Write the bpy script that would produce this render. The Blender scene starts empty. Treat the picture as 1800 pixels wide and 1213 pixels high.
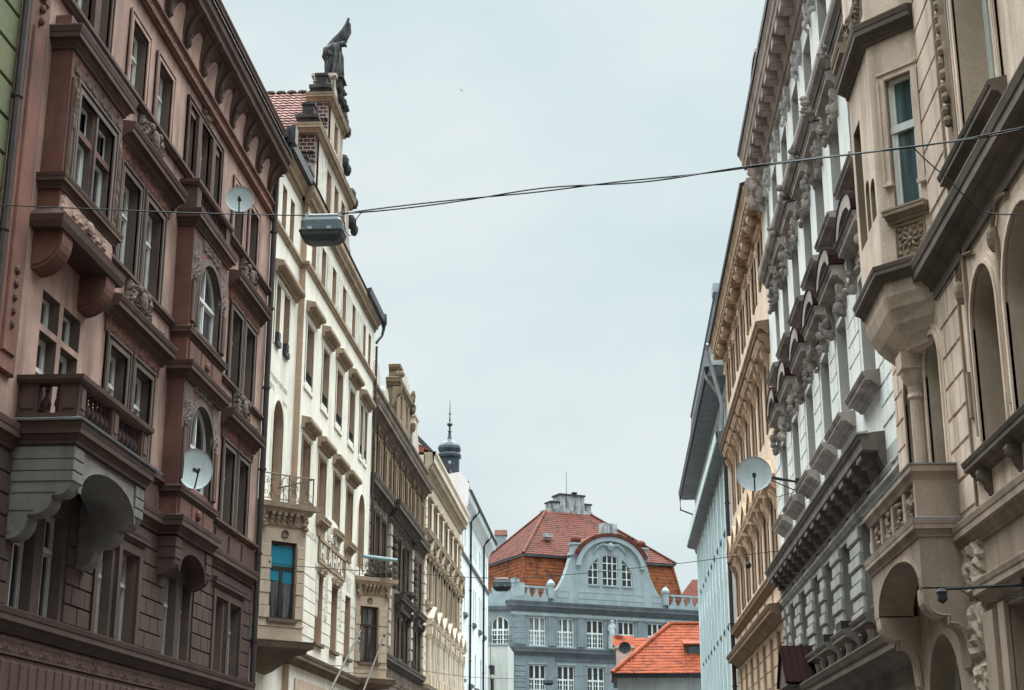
import bpy, bmesh, math, random
import numpy as np
from mathutils import Vector, Matrix
rnd = random.Random(7)
RAD = math.radians
scn = bpy.context.scene
COL = scn.collection

# ---------------------------------------------------------------- camera
cd = bpy.data.cameras.new("camera")
cam = bpy.data.objects.new("camera", cd)
COL.objects.link(cam)
cam.location = (0, 0, 1.7)
cam.rotation_euler = (RAD(90 + 16.759), 0, RAD(3.839))
cd.sensor_width = 36.0
cd.lens = 52.8
cd.clip_start = 0.1
cd.clip_end = 3000
scn.camera = cam

# ---------------------------------------------------------------- sky (overcast) and soft sun
SKY_LO, SKY_HI, EXPO = 1.72, 20.0, 2.15
SUN_EL, SUN_AZ = RAD(58), RAD(4)          # azimuth from +Y towards +X: the light comes from up the street
w = bpy.data.worlds.new("World")
scn.world = w
w.use_nodes = True
nt = w.node_tree
for n in list(nt.nodes):
    nt.nodes.remove(n)
N = nt.nodes.new
L = nt.links.new
out = N('ShaderNodeOutputWorld')
bg = N('ShaderNodeBackground')
bg.inputs['Strength'].default_value = 0.1
sky = N('ShaderNodeTexSky')
sky.sky_type = 'NISHITA'
sky.sun_disc = False
sky.sun_elevation = SUN_EL
sky.sun_rotation = SUN_AZ
sky.air_density = 1.0
sky.dust_density = 3.0
tc = N('ShaderNodeTexCoord')
sep = N('ShaderNodeSeparateXYZ')
L(tc.outputs['Generated'], sep.inputs[0])
mp = N('ShaderNodeMapping')
mp.inputs['Scale'].default_value = (1.0, 1.0, 2.2)
L(tc.outputs['Generated'], mp.inputs[0])
nz = N('ShaderNodeTexNoise')
nz.inputs['Scale'].default_value = 3.4
nz.inputs['Detail'].default_value = 5
nz.inputs['Roughness'].default_value = 0.55
L(mp.outputs[0], nz.inputs['Vector'])
# overcast luminance: brighter towards the zenith, as a real cloud deck is
zm = N('ShaderNodeMath'); zm.operation = 'MAXIMUM'; zm.inputs[1].default_value = 0.0
L(sep.outputs['Z'], zm.inputs[0])
lum = N('ShaderNodeMapRange')
lum.interpolation_type = 'SMOOTHSTEP'
lum.inputs['From Min'].default_value = 0.54
lum.inputs['From Max'].default_value = 0.95
lum.inputs['To Min'].default_value = SKY_LO
lum.inputs['To Max'].default_value = SKY_HI
L(zm.outputs[0], lum.inputs['Value'])
cr = N('ShaderNodeValToRGB')
cr.color_ramp.elements[0].position = 0.36
cr.color_ramp.elements[0].color = (0.735, 0.91, 0.935, 1)
cr.color_ramp.elements[1].position = 0.66
cr.color_ramp.elements[1].color = (0.93, 1.03, 1.025, 1)
L(nz.outputs['Fac'], cr.inputs[0])
cl = N('ShaderNodeVectorMath'); cl.operation = 'SCALE'
L(cr.outputs['Color'], cl.inputs[0])
L(lum.outputs[0], cl.inputs['Scale'])
mx = N('ShaderNodeMix'); mx.data_type = 'RGBA'
mx.inputs['Factor'].default_value = 0.97
L(sky.outputs['Color'], mx.inputs['A'])
L(cl.outputs[0], mx.inputs['B'])
L(mx.outputs['Result'], bg.inputs['Color'])
L(bg.outputs[0], out.inputs['Surface'])

sl = bpy.data.lights.new("sun", 'SUN')
sl.energy = 1.5
sl.angle = RAD(70)
sl.color = (1.0, 0.965, 0.91)
so = bpy.data.objects.new("sun", sl)
COL.objects.link(so)
dv = Vector((math.sin(SUN_AZ) * math.cos(SUN_EL), math.cos(SUN_AZ) * math.cos(SUN_EL), math.sin(SUN_EL)))
so.rotation_euler = dv.to_track_quat('Z', 'Y').to_euler()
so.location = (0, 60, 80)

scn.view_settings.view_transform = 'Standard'
scn.view_settings.look = 'None'
scn.view_settings.exposure = EXPO
scn.view_settings.gamma = 1.0
scn.view_settings.use_curve_mapping = False
scn.cycles.max_bounces = 6
scn.cycles.diffuse_bounces = 4

# ---------------------------------------------------------------- materials
MATS = {}
def nodes_for(name):
    m = bpy.data.materials.new(name)
    m.use_nodes = True
    return m, m.node_tree, m.node_tree.nodes['Principled BSDF']

def plaster(name, col, var=0.18, dirt=0.25, dirtcol=None, rough=0.9, scale=1.0, bump=0.25, metal=0.0, fine=28.0):
    """painted plaster / stone: large blotches, rain streaks, grain"""
    if name in MATS: return MATS[name]
    m, t, b = nodes_for(name)
    N = t.nodes.new; L = t.links.new
    tc = N('ShaderNodeTexCoord')
    n1 = N('ShaderNodeTexNoise'); n1.inputs['Scale'].default_value = 0.9 * scale; n1.inputs['Detail'].default_value = 8; n1.inputs['Roughness'].default_value = 0.65
    L(tc.outputs['Object'], n1.inputs['Vector'])
    r1 = N('ShaderNodeValToRGB')
    r1.color_ramp.elements[0].position = 0.36; r1.color_ramp.elements[1].position = 0.66
    lo = [c * (1 - var) for c in col]; hi = [min(1, c * (1 + var * 0.7)) for c in col]
    r1.color_ramp.elements[0].color = (*lo, 1); r1.color_ramp.elements[1].color = (*hi, 1)
    L(n1.outputs['Fac'], r1.inputs[0])
    mp = N('ShaderNodeMapping'); mp.inputs['Scale'].default_value = (1.5 * scale, 1.5 * scale, 0.25 * scale)
    L(tc.outputs['Object'], mp.inputs[0])
    n2 = N('ShaderNodeTexNoise'); n2.inputs['Scale'].default_value = 1.3; n2.inputs['Detail'].default_value = 4; n2.inputs['Roughness'].default_value = 0.6
    L(mp.outputs[0], n2.inputs['Vector'])
    r2 = N('ShaderNodeValToRGB'); r2.color_ramp.elements[0].position = 0.47; r2.color_ramp.elements[1].position = 0.67
    L(n2.outputs['Fac'], r2.inputs[0])
    sc = N('ShaderNodeMath'); sc.operation = 'MULTIPLY'; sc.inputs[1].default_value = dirt
    L(r2.outputs['Color'], sc.inputs[0])
    mx = N('ShaderNodeMix'); mx.data_type = 'RGBA'
    dc = dirtcol or tuple(c * 0.35 for c in col)
    mx.inputs['B'].default_value = (*dc, 1)
    L(r1.outputs['Color'], mx.inputs['A']); L(sc.outputs[0], mx.inputs['Factor'])
    n3 = N('ShaderNodeTexNoise'); n3.inputs['Scale'].default_value = fine; n3.inputs['Detail'].default_value = 4
    L(tc.outputs['Object'], n3.inputs['Vector'])
    m2 = N('ShaderNodeMix'); m2.data_type = 'RGBA'; m2.blend_type = 'MULTIPLY'; m2.inputs['Factor'].default_value = 0.35
    r3 = N('ShaderNodeValToRGB'); r3.color_ramp.elements[0].color = (0.6, 0.6, 0.6, 1); r3.color_ramp.elements[0].position = 0.3; r3.color_ramp.elements[1].position = 0.62
    L(n3.outputs['Fac'], r3.inputs[0])
    L(mx.outputs['Result'], m2.inputs['A']); L(r3.outputs['Color'], m2.inputs['B'])
    L(m2.outputs['Result'], b.inputs['Base Color'])
    bp = N('ShaderNodeBump'); bp.inputs['Strength'].default_value = bump; bp.inputs['Distance'].default_value = 0.02
    L(n3.outputs['Fac'], bp.inputs['Height']); L(bp.outputs[0], b.inputs['Normal'])
    b.inputs['Roughness'].default_value = rough
    b.inputs['Metallic'].default_value = metal
    b.inputs['Specular IOR Level'].default_value = 0.25
    MATS[name] = m
    return m

def glass(name, col=(0.02, 0.022, 0.026), streak=0.0, scol=(0.2, 0.22, 0.23), rough=0.04):
    """window pane: dark room behind, optional pale curtain folds"""
    if name in MATS: return MATS[name]
    m, t, b = nodes_for(name)
    N = t.nodes.new; L = t.links.new
    tc = N('ShaderNodeTexCoord')
    mp = N('ShaderNodeMapping'); mp.inputs['Scale'].default_value = (7, 7, 0.35)
    L(tc.outputs['Object'], mp.inputs[0])
    n = N('ShaderNodeTexNoise'); n.inputs['Scale'].default_value = 1.3; n.inputs['Detail'].default_value = 3
    L(mp.outputs[0], n.inputs['Vector'])
    r = N('ShaderNodeValToRGB'); r.color_ramp.elements[0].position = 0.42; r.color_ramp.elements[1].position = 0.7
    r.color_ramp.elements[0].color = (*col, 1)
    r.color_ramp.elements[1].color = (*[a + (s - a) * streak for a, s in zip(col, scol)], 1)
    L(n.outputs['Fac'], r.inputs[0]); L(r.outputs['Color'], b.inputs['Base Color'])
    n2 = N('ShaderNodeTexNoise'); n2.inputs['Scale'].default_value = 0.8
    L(tc.outputs['Object'], n2.inputs['Vector'])
    bp = N('ShaderNodeBump'); bp.inputs['Strength'].default_value = 0.06; bp.inputs['Distance'].default_value = 0.05
    L(n2.outputs['Fac'], bp.inputs['Height']); L(bp.outputs[0], b.inputs['Normal'])
    b.inputs['Roughness'].default_value = rough
    b.inputs['IOR'].default_value = 1.5
    MATS[name] = m
    return m

def paint(name, col, rough=0.5, var=0.12, metal=0.0, scale=3.0, bump=0.08):
    return plaster(name, col, var=var, dirt=0.15, rough=rough, scale=scale, bump=bump, metal=metal, fine=40)

def tile(name, col, dark, var=0.35, scale=3.0, rough=0.75):
    """clay tiles: every tile its own tint (cells), with soot blotches"""
    if name in MATS: return MATS[name]
    m, t, b = nodes_for(name)
    N = t.nodes.new; L = t.links.new
    tc = N('ShaderNodeTexCoord')
    v = N('ShaderNodeTexVoronoi'); v.inputs['Scale'].default_value = scale
    L(tc.outputs['Object'], v.inputs['Vector'])
    n = N('ShaderNodeTexNoise'); n.inputs['Scale'].default_value = 0.7; n.inputs['Detail'].default_value = 7
    L(tc.outputs['Object'], n.inputs['Vector'])
    sp = N('ShaderNodeSeparateColor'); L(v.outputs['Color'], sp.inputs[0])
    ad = N('ShaderNodeMath'); ad.operation = 'ADD'; L(sp.outputs[0], ad.inputs[0])
    ml = N('ShaderNodeMath'); ml.operation = 'MULTIPLY'; ml.inputs[1].default_value = 1.4; L(n.outputs['Fac'], ml.inputs[0]); L(ml.outputs[0], ad.inputs[1])
    r = N('ShaderNodeValToRGB'); r.color_ramp.elements[0].position = 0.45; r.color_ramp.elements[1].position = 1.5 / 1.6
    r.color_ramp.elements[0].color = (*dark, 1); r.color_ramp.elements[1].color = (*col, 1)
    e = r.color_ramp.elements.new(0.7); e.color = (*[0.35 * a + 0.65 * c for a, c in zip(dark, col)], 1)
    dvd = N('ShaderNodeMath'); dvd.operation = 'DIVIDE'; dvd.inputs[1].default_value = 1.5; L(ad.outputs[0], dvd.inputs[0])
    L(dvd.outputs[0], r.inputs[0]); L(r.outputs['Color'], b.inputs['Base Color'])
    b.inputs['Roughness'].default_value = rough
    b.inputs['Specular IOR Level'].default_value = 0.12
    MATS[name] = m
    return m

# ---------------------------------------------------------------- mesh builder in facade coordinates
# u runs along the facade, n out of the wall, z up
class MB:
    def __init__(s): s.v = []; s.f = []; s.m = []
    def poly(s, pts, mi=0):
        k = len(s.v); s.v += [tuple(p) for p in pts]; s.f.append(tuple(range(k, k + len(pts)))); s.m.append(mi)
    def loft(s, rings, mi=0, closed=True, caps=True):
        k = len(s.v); c = len(rings[0])
        for r in rings: s.v += [tuple(p) for p in r]
        for i in range(len(rings) - 1):
            for j in range(c if closed else c - 1):
                a = k + i * c + j; b = k + i * c + (j + 1) % c
                s.f.append((a, b, b + c, a + c)); s.m.append(mi)
        if caps and closed:
            s.f.append(tuple(range(k, k + c))); s.m.append(mi)
            e = k + (len(rings) - 1) * c
            s.f.append(tuple(range(e, e + c))); s.m.append(mi)
    def box(s, u0, u1, n0, n1, z0, z1, mi=0):
        s.loft([[(u0, n0, z0), (u1, n0, z0), (u1, n1, z0), (u0, n1, z0)], [(u0, n0, z1), (u1, n0, z1), (u1, n1, z1), (u0, n1, z1)]], mi)
    def bev(s, u0, u1, n0, n1, z0, z1, b=0.02, mi=0):
        """box whose front edges are chamfered"""
        s.loft([[(u0, n0, z0), (u1, n0, z0), (u1, n0, z1), (u0, n0, z1)],
                [(u0, n1 - b, z0), (u1, n1 - b, z0), (u1, n1 - b, z1), (u0, n1 - b, z1)],
                [(u0 + b, n1, z0 + b), (u1 - b, n1, z0 + b), (u1 - b, n1, z1 - b), (u0 + b, n1, z1 - b)]], mi)
    def prism_u(s, prof, u0, u1, mi=0):
        s.loft([[(u0, n, z) for n, z in prof], [(u1, n, z) for n, z in prof]], mi)
    def prism_n(s, poly, n0, n1, mi=0):
        s.loft([[(u, n0, z) for u, z in poly], [(u, n1, z) for u, z in poly]], mi)
    def prism_z(s, poly, z0, z1, mi=0):
        s.loft([[(u, n, z0) for u, n in poly], [(u, n, z1) for u, n in poly]], mi)
    def sweep(s, path, prof, mi=0):
        """profile (d outwards, z) carried along a plan path (u,n); left of travel is outwards"""
        rings = []
        for i, p in enumerate(path):
            p = Vector(p)
            a = (p - Vector(path[i - 1])).normalized() if i > 0 else None
            b = (Vector(path[i + 1]) - p).normalized() if i < len(path) - 1 else None
            na = Vector((-a.y, a.x)) if a else None
            nb = Vector((-b.y, b.x)) if b else None
            if na is None: d = nb
            elif nb is None: d = na
            else:
                d = (na + nb)
                d = d / max(0.3, d.dot(na))
            rings.append([(p.x + d.x * q, p.y + d.y * q, z) for q, z in prof])
        s.loft(rings, mi)
    def lathe(s, u, n, prof, seg=10, mi=0, half=False):
        s.loft([[(u + r * math.cos(2 * math.pi * k / seg), n + r * math.sin(2 * math.pi * k / seg), z) for k in range(seg)] for r, z in prof], mi)
    def ball(s, u, n, z, ru, rn=None, rz=None, seg=10, rings=6, mi=0):
        rn = rn or ru; rz = rz or ru
        rr = []
        for i in range(rings + 1):
            a = -math.pi / 2 + math.pi * i / rings
            c = max(0.02, math.cos(a))
            rr.append([(u + ru * c * math.cos(2 * math.pi * k / seg), n + rn * c * math.sin(2 * math.pi * k / seg), z + rz * math.sin(a)) for k in range(seg)])
        s.loft(rr, mi)
    def tube(s, pts, r, seg=6, mi=0):
        pts = [Vector(p) for p in pts]; rr = []
        for i, p in enumerate(pts):
            d = (pts[min(i + 1, len(pts) - 1)] - pts[max(i - 1, 0)]).normalized()
            x = d.cross(Vector((0, 0, 1)))
            if x.length < 0.05: x = d.cross(Vector((0, 1, 0)))
            x.normalize(); y = d.cross(x)
            q = r[i] if isinstance(r, (list, tuple)) else r
            rr.append([tuple(p + x * q * math.cos(2 * math.pi * k / seg) + y * q * math.sin(2 * math.pi * k / seg)) for k in range(seg)])
        s.loft(rr, mi)
    def wall(s, u0, u1, z0, z1, ops=(), n=0.0, depth=0.3, mi=0, rv=1):
        """wall face with real openings; ops: (a,b,c,d[,rise]) and reveals going in by depth"""
        us = sorted({u0, u1, *[o[0] for o in ops], *[o[1] for o in ops]})
        zs = sorted({z0, z1, *[o[2] for o in ops], *[o[3] for o in ops]})
        us = [x for x in us if u0 - 1e-6 <= x <= u1 + 1e-6]; zs = [x for x in zs if z0 - 1e-6 <= x <= z1 + 1e-6]
        for i in range(len(us) - 1):
            for j in range(len(zs) - 1):
                cu = (us[i] + us[i + 1]) / 2; cz = (zs[j] + zs[j + 1]) / 2
                if any(o[0] < cu < o[1] and o[2] < cz < o[3] for o in ops): continue
                s.poly([(us[i], n, zs[j]), (us[i + 1], n, zs[j]), (us[i + 1], n, zs[j + 1]), (us[i], n, zs[j + 1])], mi)
        for o in ops:
            a, b, c, d = o[:4]; r = o[4] if len(o) > 4 else 0
            pts = arch_outline(a, b, c, d, r)
            k = len(pts)
            if r:
                ap = [p for p in pts if p[1] >= d - r - 1e-6]   # from right springing over the crown to the left
                for i in range(len(ap) - 1):
                    p, q = ap[i], ap[i + 1]
                    s.poly([(p[0], n, p[1]), (q[0], n, q[1]), (q[0], n, d), (p[0], n, d)], mi)
            for i in range(k):
                if i == 0 and abs(c - z0) < 1e-6: continue      # an arch open below has no sill
                p, q = pts[i], pts[(i + 1) % k]
                s.poly([(p[0], n, p[1]), (q[0], n, q[1]), (q[0], n - depth, q[1]), (p[0], n - depth, p[1])], rv)
    def surround(s, a, b, c, d, w=0.15, t=0.06, n=0.0, sill=False, rise=0, mi=0):
        """moulded architrave: two fillets round the opening"""
        for (ww, tt, o) in ((w, t * 0.55, 0.0), (w * 0.45, t, 0.0), ):
            for q0, q1 in ((o, ww),):
                if rise:
                    s.ring(arch_outline(a, b, c, d, rise), arch_outline(a - ww, b + ww, c, d + ww, rise + ww), n, n + tt, mi, skip_bottom=True)
                else:
                    s.box(a - ww, a, n, n + tt, c, d, mi); s.box(b, b + ww, n, n + tt, c, d, mi)
                    s.box(a - ww, b + ww, n, n + tt, d, d + ww, mi)
                    if sill: s.box(a - ww, b + ww, n, n + tt, c - ww, c, mi)
        s.box(a - w, a - w * 0.78, n, n + t * 1.15, c, d + w * 0.78, mi) if not rise else None
        s.box(b + w * 0.78, b + w, n, n + t * 1.15, c, d + w * 0.78, mi) if not rise else None
        s.box(a - w - .002, b + w + .002, n, n + t * 1.15, d + w * 0.78, d + w + .002, mi) if not rise else None
    def ring(s, inner, outer, n0, n1, mi=0, skip_bottom=False):
        k = len(inner)
        for i in range(k):
            j = (i + 1) % k
            if skip_bottom and i == 0: continue
            a, b, c, d = inner[i], inner[j], outer[j], outer[i]
            s.loft([[(p[0], n0, p[1]) for p in (a, b, c, d)], [(p[0], n1, p[1]) for p in (a, b, c, d)]], mi)
    def relief(s, u0, u1, z0, z1, n, amp, seed=0, res=26, sym=True, mi=0, kind=0):
        """carved foliage panel: a height field of scrolls and leaves"""
        W = u1 - u0; H = z1 - z0
        if W > 3.2 * H and W > 1.6:                     # a long frieze repeats its motif
            k_ = max(2, int(round(W / max(.9, 2.6 * H))))
            for i in range(k_): s.relief(u0 + W * i / k_, u0 + W * (i + 1) / k_, z0, z1, n, amp, seed, res, True, mi)
            return
        rr = random.Random(seed)
        blobs = [(rr.uniform(0.0, 1), rr.uniform(0.1, 0.9), rr.uniform(0.05, 0.16), rr.uniform(-0.7, 1), rr.uniform(0, 6.28)) for _ in range(int(14 * max(1, W / max(H, .01)) ** 0.5))]
        nu = max(6, int(W / 0.055)); nz_ = max(5, int(H / 0.055))
        nu = min(nu, res * 3); nz_ = min(nz_, res)
        def h(x, y):
            if sym: x = abs(x - 0.5) * 2
            t = 0
            for bx, bz, br, ba, ph in blobs:
                dx = (x - bx) * (W / H if not sym else W / H / 2); dz = (y - bz)
                r = math.hypot(dx, dz); a = math.atan2(dz, dx)
                g = math.exp(-(r / (br * 1.3)) ** 2) * (0.65 + 0.35 * math.cos(5 * a + ph)) * ba
                t = max(t, g)
                ring = math.exp(-((r - br * 1.7) / (0.35 * br)) ** 2) * 0.55
                if ba > 0.5: t = max(t, ring)
            e = min(x if not sym else 1 - x + 0.0, y, 1 - y) * 14
            return amp * max(0, min(1, t)) * max(0.0, min(1, e + .15))
        k = len(s.v)
        for j in range(nz_ + 1):
            for i in range(nu + 1):
                x = i / nu; y = j / nz_
                s.v.append((u0 + W * x, n + (h(x, y) if 0 < i < nu and 0 < j < nz_ else -0.01), z0 + H * y))
        for j in range(nz_):
            for i in range(nu):
                a = k + j * (nu + 1) + i
                s.f.append((a, a + 1, a + nu + 2, a + nu + 1)); s.m.append(mi)
    def console(s, u0, u1, z0, z1, d, mi=0):
        """scrolled bracket hanging under a hood"""
        h = z1 - z0; P = [(0, z1), (d, z1), (d, z1 - .12 * h)]
        for k in range(7):
            a = k / 6 * math.pi * 0.5
            P.append((d * (0.55 + 0.42 * math.cos(a)), z1 - h * (0.14 + 0.30 * math.sin(a))))
        for k in range(6):
            a = k / 5 * math.pi
            P.append((d * (0.30 + 0.16 * math.cos(a)) , z1 - h * (0.62 + 0.34 * k / 5)))
        P.append((0, z0))
        s.prism_u(P, u0, u1, mi)
        s.ball((u0 + u1) / 2, d * 0.62, z1 - h * 0.26, (u1 - u0) * 0.58, d * 0.28, h * 0.2, 8, 5, mi)

def carv(mb, u, n, z, su, sn, sz, seed=0, k=12):
    """cluster of carved leaves and scrolls"""
    r_ = random.Random(seed)
    for i in range(k):
        a = r_.uniform(-1, 1); c = r_.uniform(-1, 1); q = r_.uniform(.22, .42)
        mb.ball(u + su * a * .8, n + sn * r_.uniform(.1, .8), z + sz * c * .85, su * q, sn * q * 1.1, sz * q * r_.uniform(.5, 1.0), 6, 4)

def arch_outline(a, b, c, d, r, seg=14):
    """closed outline of an opening, anticlockwise from the lower left corner"""
    if not r: return [(a, c), (b, c), (b, d), (a, d)]
    m = (a + b) / 2; hw = (b - a) / 2; zs = d - r
    pts = [(a, c), (b, c)]
    for k in range(seg + 1):
        t = math.pi * k / seg
        pts.append((m + hw * math.cos(t), zs + r * math.sin(t)))
    return pts

def cprof(z0, z1, d, tail=0.06):
    """classical cornice section of depth d between z0 and z1"""
    h = z1 - z0
    q = [(-0.02 / max(d, .02), 0), (.20, 0), (.24, .16), (.34, .20), (.46, .34), (.50, .42), (.86, .45), (.86, .70), (.92, .74), (.98, .90), (1, .94), (1, 1.0)]
    return [(a * d, z0 + b * h) for a, b in q] + [(-0.02, z1 + tail)]

def sprof(z0, z1, d):
    """plain string course section"""
    h = z1 - z0
    return [(-.02, z0), (.5 * d, z0), (.6 * d, z0 + .3 * h), (d, z0 + .5 * h), (d, z1), (-.02, z1 + .25 * d)]

# ---------------------------------------------------------------- objects
def split_mb(mb):
    """pieces of a builder that stand apart from each other, each as a builder of its own"""
    n = len(mb.v); par = list(range(n))
    def find(a):
        while par[a] != a:
            par[a] = par[par[a]]; a = par[a]
        return a
    for f in mb.f:
        r = find(f[0])
        for q in f[1:]: par[find(q)] = r
    root = [find(i) for i in range(n)]
    ids = {}; isl = np.array([ids.setdefault(r, len(ids)) for r in root]); k = len(ids)
    if k < 2 or k > 1500: return [mb]
    P = np.array(mb.v, dtype=float)
    lo = np.full((k, 3), np.inf); hi = np.full((k, 3), -np.inf)
    np.minimum.at(lo, isl, P); np.maximum.at(hi, isl, P)
    size = (hi - lo).max(axis=1)
    gap = np.maximum(0.0, np.maximum(lo[:, None, :] - hi[None, :, :], lo[None, :, :] - hi[:, None, :]))
    near = np.sqrt((gap ** 2).sum(axis=2)) <= np.maximum(0.02, 0.5 * np.maximum(size[:, None], size[None, :])) * .98
    lab = np.full(k, -1); c = 0
    for i in range(k):
        if lab[i] >= 0: continue
        st = [i]; lab[i] = c
        while st:
            a = st.pop()
            for b in np.nonzero(near[a] & (lab < 0))[0]: lab[b] = c; st.append(b)
        c += 1
    if c < 2: return [mb]
    out = [MB() for _ in range(c)]; idx = [0] * n; vl = lab[isl]
    for i in range(n):
        o = out[vl[i]]; idx[i] = len(o.v); o.v.append(mb.v[i])
    for f, m in zip(mb.f, mb.m):
        o = out[vl[f[0]]]; o.f.append(tuple(idx[q] for q in f)); o.m.append(m)
    return out

def mk(name, mb, mats, loc=(0, 0, 0), parent=None, label=None, xf=None, smooth=False, fixn=True):
    if parent is not None and mb.v:
        ps = split_mb(mb)
        if len(ps) > 1:
            os_ = [mk1(name, p, mats, loc, parent, label, xf, smooth, fixn) for p in ps]
            return os_[0]
    return mk1(name, mb, mats, loc, parent, label, xf, smooth, fixn)

def mk1(name, mb, mats, loc=(0, 0, 0), parent=None, label=None, xf=None, smooth=False, fixn=True):
    me = bpy.data.meshes.new(name)
    vs = mb.v if xf is None else [xf(*p) for p in mb.v]
    me.from_pydata(vs, [], mb.f)
    if not isinstance(mats, (list, tuple)): mats = [mats]
    for m in mats: me.materials.append(m)
    if len(mats) > 1:
        me.polygons.foreach_set('material_index', [min(i, len(mats) - 1) for i in mb.m])
    if fixn:
        bm = bmesh.new(); bm.from_mesh(me)
        bmesh.ops.recalc_face_normals(bm, faces=bm.faces)
        bm.to_mesh(me); bm.free()
    if smooth:
        me.polygons.foreach_set('use_smooth', [True] * len(me.polygons))
    me.update()
    o = bpy.data.objects.new(name, me)
    COL.objects.link(o)
    if parent is not None:
        o.parent = parent
    else:
        o.location = loc
    if label: o['label'] = label
    return o

def empty(name, loc, label, cat, group=None, kind=None):
    o = bpy.data.objects.new(name, None)
    o.empty_display_size = 0.3
    COL.objects.link(o); o.location = loc
    o['label'] = label; o['category'] = cat
    if group: o['group'] = group
    if kind: o['kind'] = kind
    return o

def tag(o, label, cat, group=None, kind=None):
    if label: o['label'] = label
    if cat: o['category'] = cat
    if group: o['group'] = group
    if kind: o['kind'] = kind
    return o

class House:
    """a building with its own facade frame: side 'L' looks to +X, 'R' to -X, 'S' along given axes"""
    def __init__(s, side, X0, u0, label, cat='building', name='town_house', group=None, axes=None, org=None):
        s.side = side
        s.u0 = u0
        if side == 'S':
            s.U, s.Nn = axes
            loc = org
        else:
            loc = (X0, u0, 0)
        s.root = empty(name, loc, label, cat, group)
    def xf(s, u, n, z):
        if s.side == 'L': return (n, u - s.u0, z)
        if s.side == 'R': return (-n, u - s.u0, z)
        return (s.U[0] * u + s.Nn[0] * n, s.U[1] * u + s.Nn[1] * n, z)
    def part(s, name, mb, mats, parent=None, label=None, smooth=False):
        return mk(name, mb, mats, parent=parent or s.root, label=label, xf=s.xf, smooth=smooth)
    def window(s, a, b, c, d, n=-0.2, rise=0, fm=None, gm=None, mull=1, tr=0.68, fw=0.075, bars=0, parent=None, label=None, sash=0.045):
        """wooden casement: outer frame, mullions, transom, sashes; the pane is its child"""
        mb = MB(); t = 0.07
        o = arch_outline(a, b, c, d, rise)
        if rise:
            m = (a + b) / 2; hw = (b - a) / 2
            i = arch_outline(a + fw, b - fw, c + fw, d - fw, max(0.05, rise - fw))
            mb.ring(i, o, n - t, n)
        else:
            mb.box(a, a + fw, n - t, n, c, d); mb.box(b - fw, b, n - t, n, c, d)
            mb.box(a + fw, b - fw, n - t, n, c, c + fw); mb.box(a + fw, b - fw, n - t, n, d - fw, d)
        zt = c + (d - c) * tr
        xs = [a + fw + (b - a - 2 * fw) * k / (mull + 1) for k in range(mull + 2)]
        for x in xs[1:-1]:
            top = d - fw
            if rise:
                q = (x - (a + b) / 2) / ((b - a) / 2); top = d - rise + rise * math.sqrt(max(0, 1 - q * q)) - fw * .6
            mb.box(x - fw * .6, x + fw * .6, n - t, n + .012, c + fw, top)
        if 0 < tr < 1: mb.box(a + fw, b - fw, n - t, n + .03, zt - fw * .6, zt + fw * .6)
        for k in range(len(xs) - 1):
            x0 = xs[k] + (fw * .6 if k else 0); x1 = xs[k + 1] - (fw * .6 if k < len(xs) - 2 else 0)
            segs = [(c + fw, zt - fw * .6)] + ([(zt + fw * .6, d - fw)] if not rise and tr < 1 else [])
            for z0, z1 in segs:
                mb.box(x0, x0 + sash, n - t, n - .015, z0, z1); mb.box(x1 - sash, x1, n - t, n - .015, z0, z1)
                mb.box(x0 + sash, x1 - sash, n - t, n - .015, z0, z0 + sash); mb.box(x0 + sash, x1 - sash, n - t, n - .015, z1 - sash, z1)
                for j in range(bars):
                    zz = z0 + (z1 - z0) * (j + 1) / (bars + 1)
                    mb.box(x0 + sash, x1 - sash, n - t, n - .02, zz - .018, zz + .018)
        f = s.part('window', mb, fm, parent, label)
        g = MB(); g.prism_n(arch_outline(a + .02, b - .02, c + .02, d - .02, rise), n - t + .02 - .03, n - t + .02)
        s.part('pane', g, gm, f)
        return f
    def body(s, u0, u1, z1, nb, mats, n=0.0, z0=0.0):
        """sides, back and top of the block behind the facade"""
        mb = MB()
        mb.poly([(u0, n, z0), (u0, nb, z0), (u0, nb, z1), (u0, n, z1)])
        mb.poly([(u1, n, z0), (u1, nb, z0), (u1, nb, z1), (u1, n, z1)])
        mb.poly([(u0, nb, z0), (u1, nb, z0), (u1, nb, z1), (u0, nb, z1)])
        mb.poly([(u0, nb, z1), (u1, nb, z1), (u1, n, z1), (u0, n, z1)])
        return s.part('side_walls', mb, mats)

def blocks(mb, u0, u1, z0, z1, h, bw, t, n=0.0, holes=(), gap=0.025, b=0.015, stagger=True, mi=0, jit=0.0):
    """ashlar: separate proud blocks with real joints, cut round the openings"""
    rows = max(1, round((z1 - z0) / h)); hh = (z1 - z0) / rows
    for r in range(rows):
        za, zb = z0 + r * hh, z0 + (r + 1) * hh
        cuts = [(u0, u1)]
        for a, c, d, e in [(x[0], x[1], x[2], x[3]) for x in holes]:
            if e <= za + .02 or d >= zb - .02: continue
            nc = []
            for p, q in cuts:
                if c <= p or a >= q: nc.append((p, q)); continue
                if a > p: nc.append((p, a))
                if c < q: nc.append((c, q))
            cuts = nc
        for p, q in cuts:
            if q - p < 0.08: continue
            k = max(1, round((q - p) / bw)); ww = (q - p) / k
            off = ww * .5 if (stagger and r % 2 and k > 1) else 0
            xs = [p] + [p + off + ww * i for i in range(0 if off else 1, k)] + [q]
            for i in range(len(xs) - 1):
                if xs[i + 1] - xs[i] < .06: continue
                mb.bev(xs[i] + gap / 2, xs[i + 1] - gap / 2, n - .01, n + t + (rnd.uniform(-jit, jit) if jit else 0), za + gap / 2, zb - gap / 2, b, mi)

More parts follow.
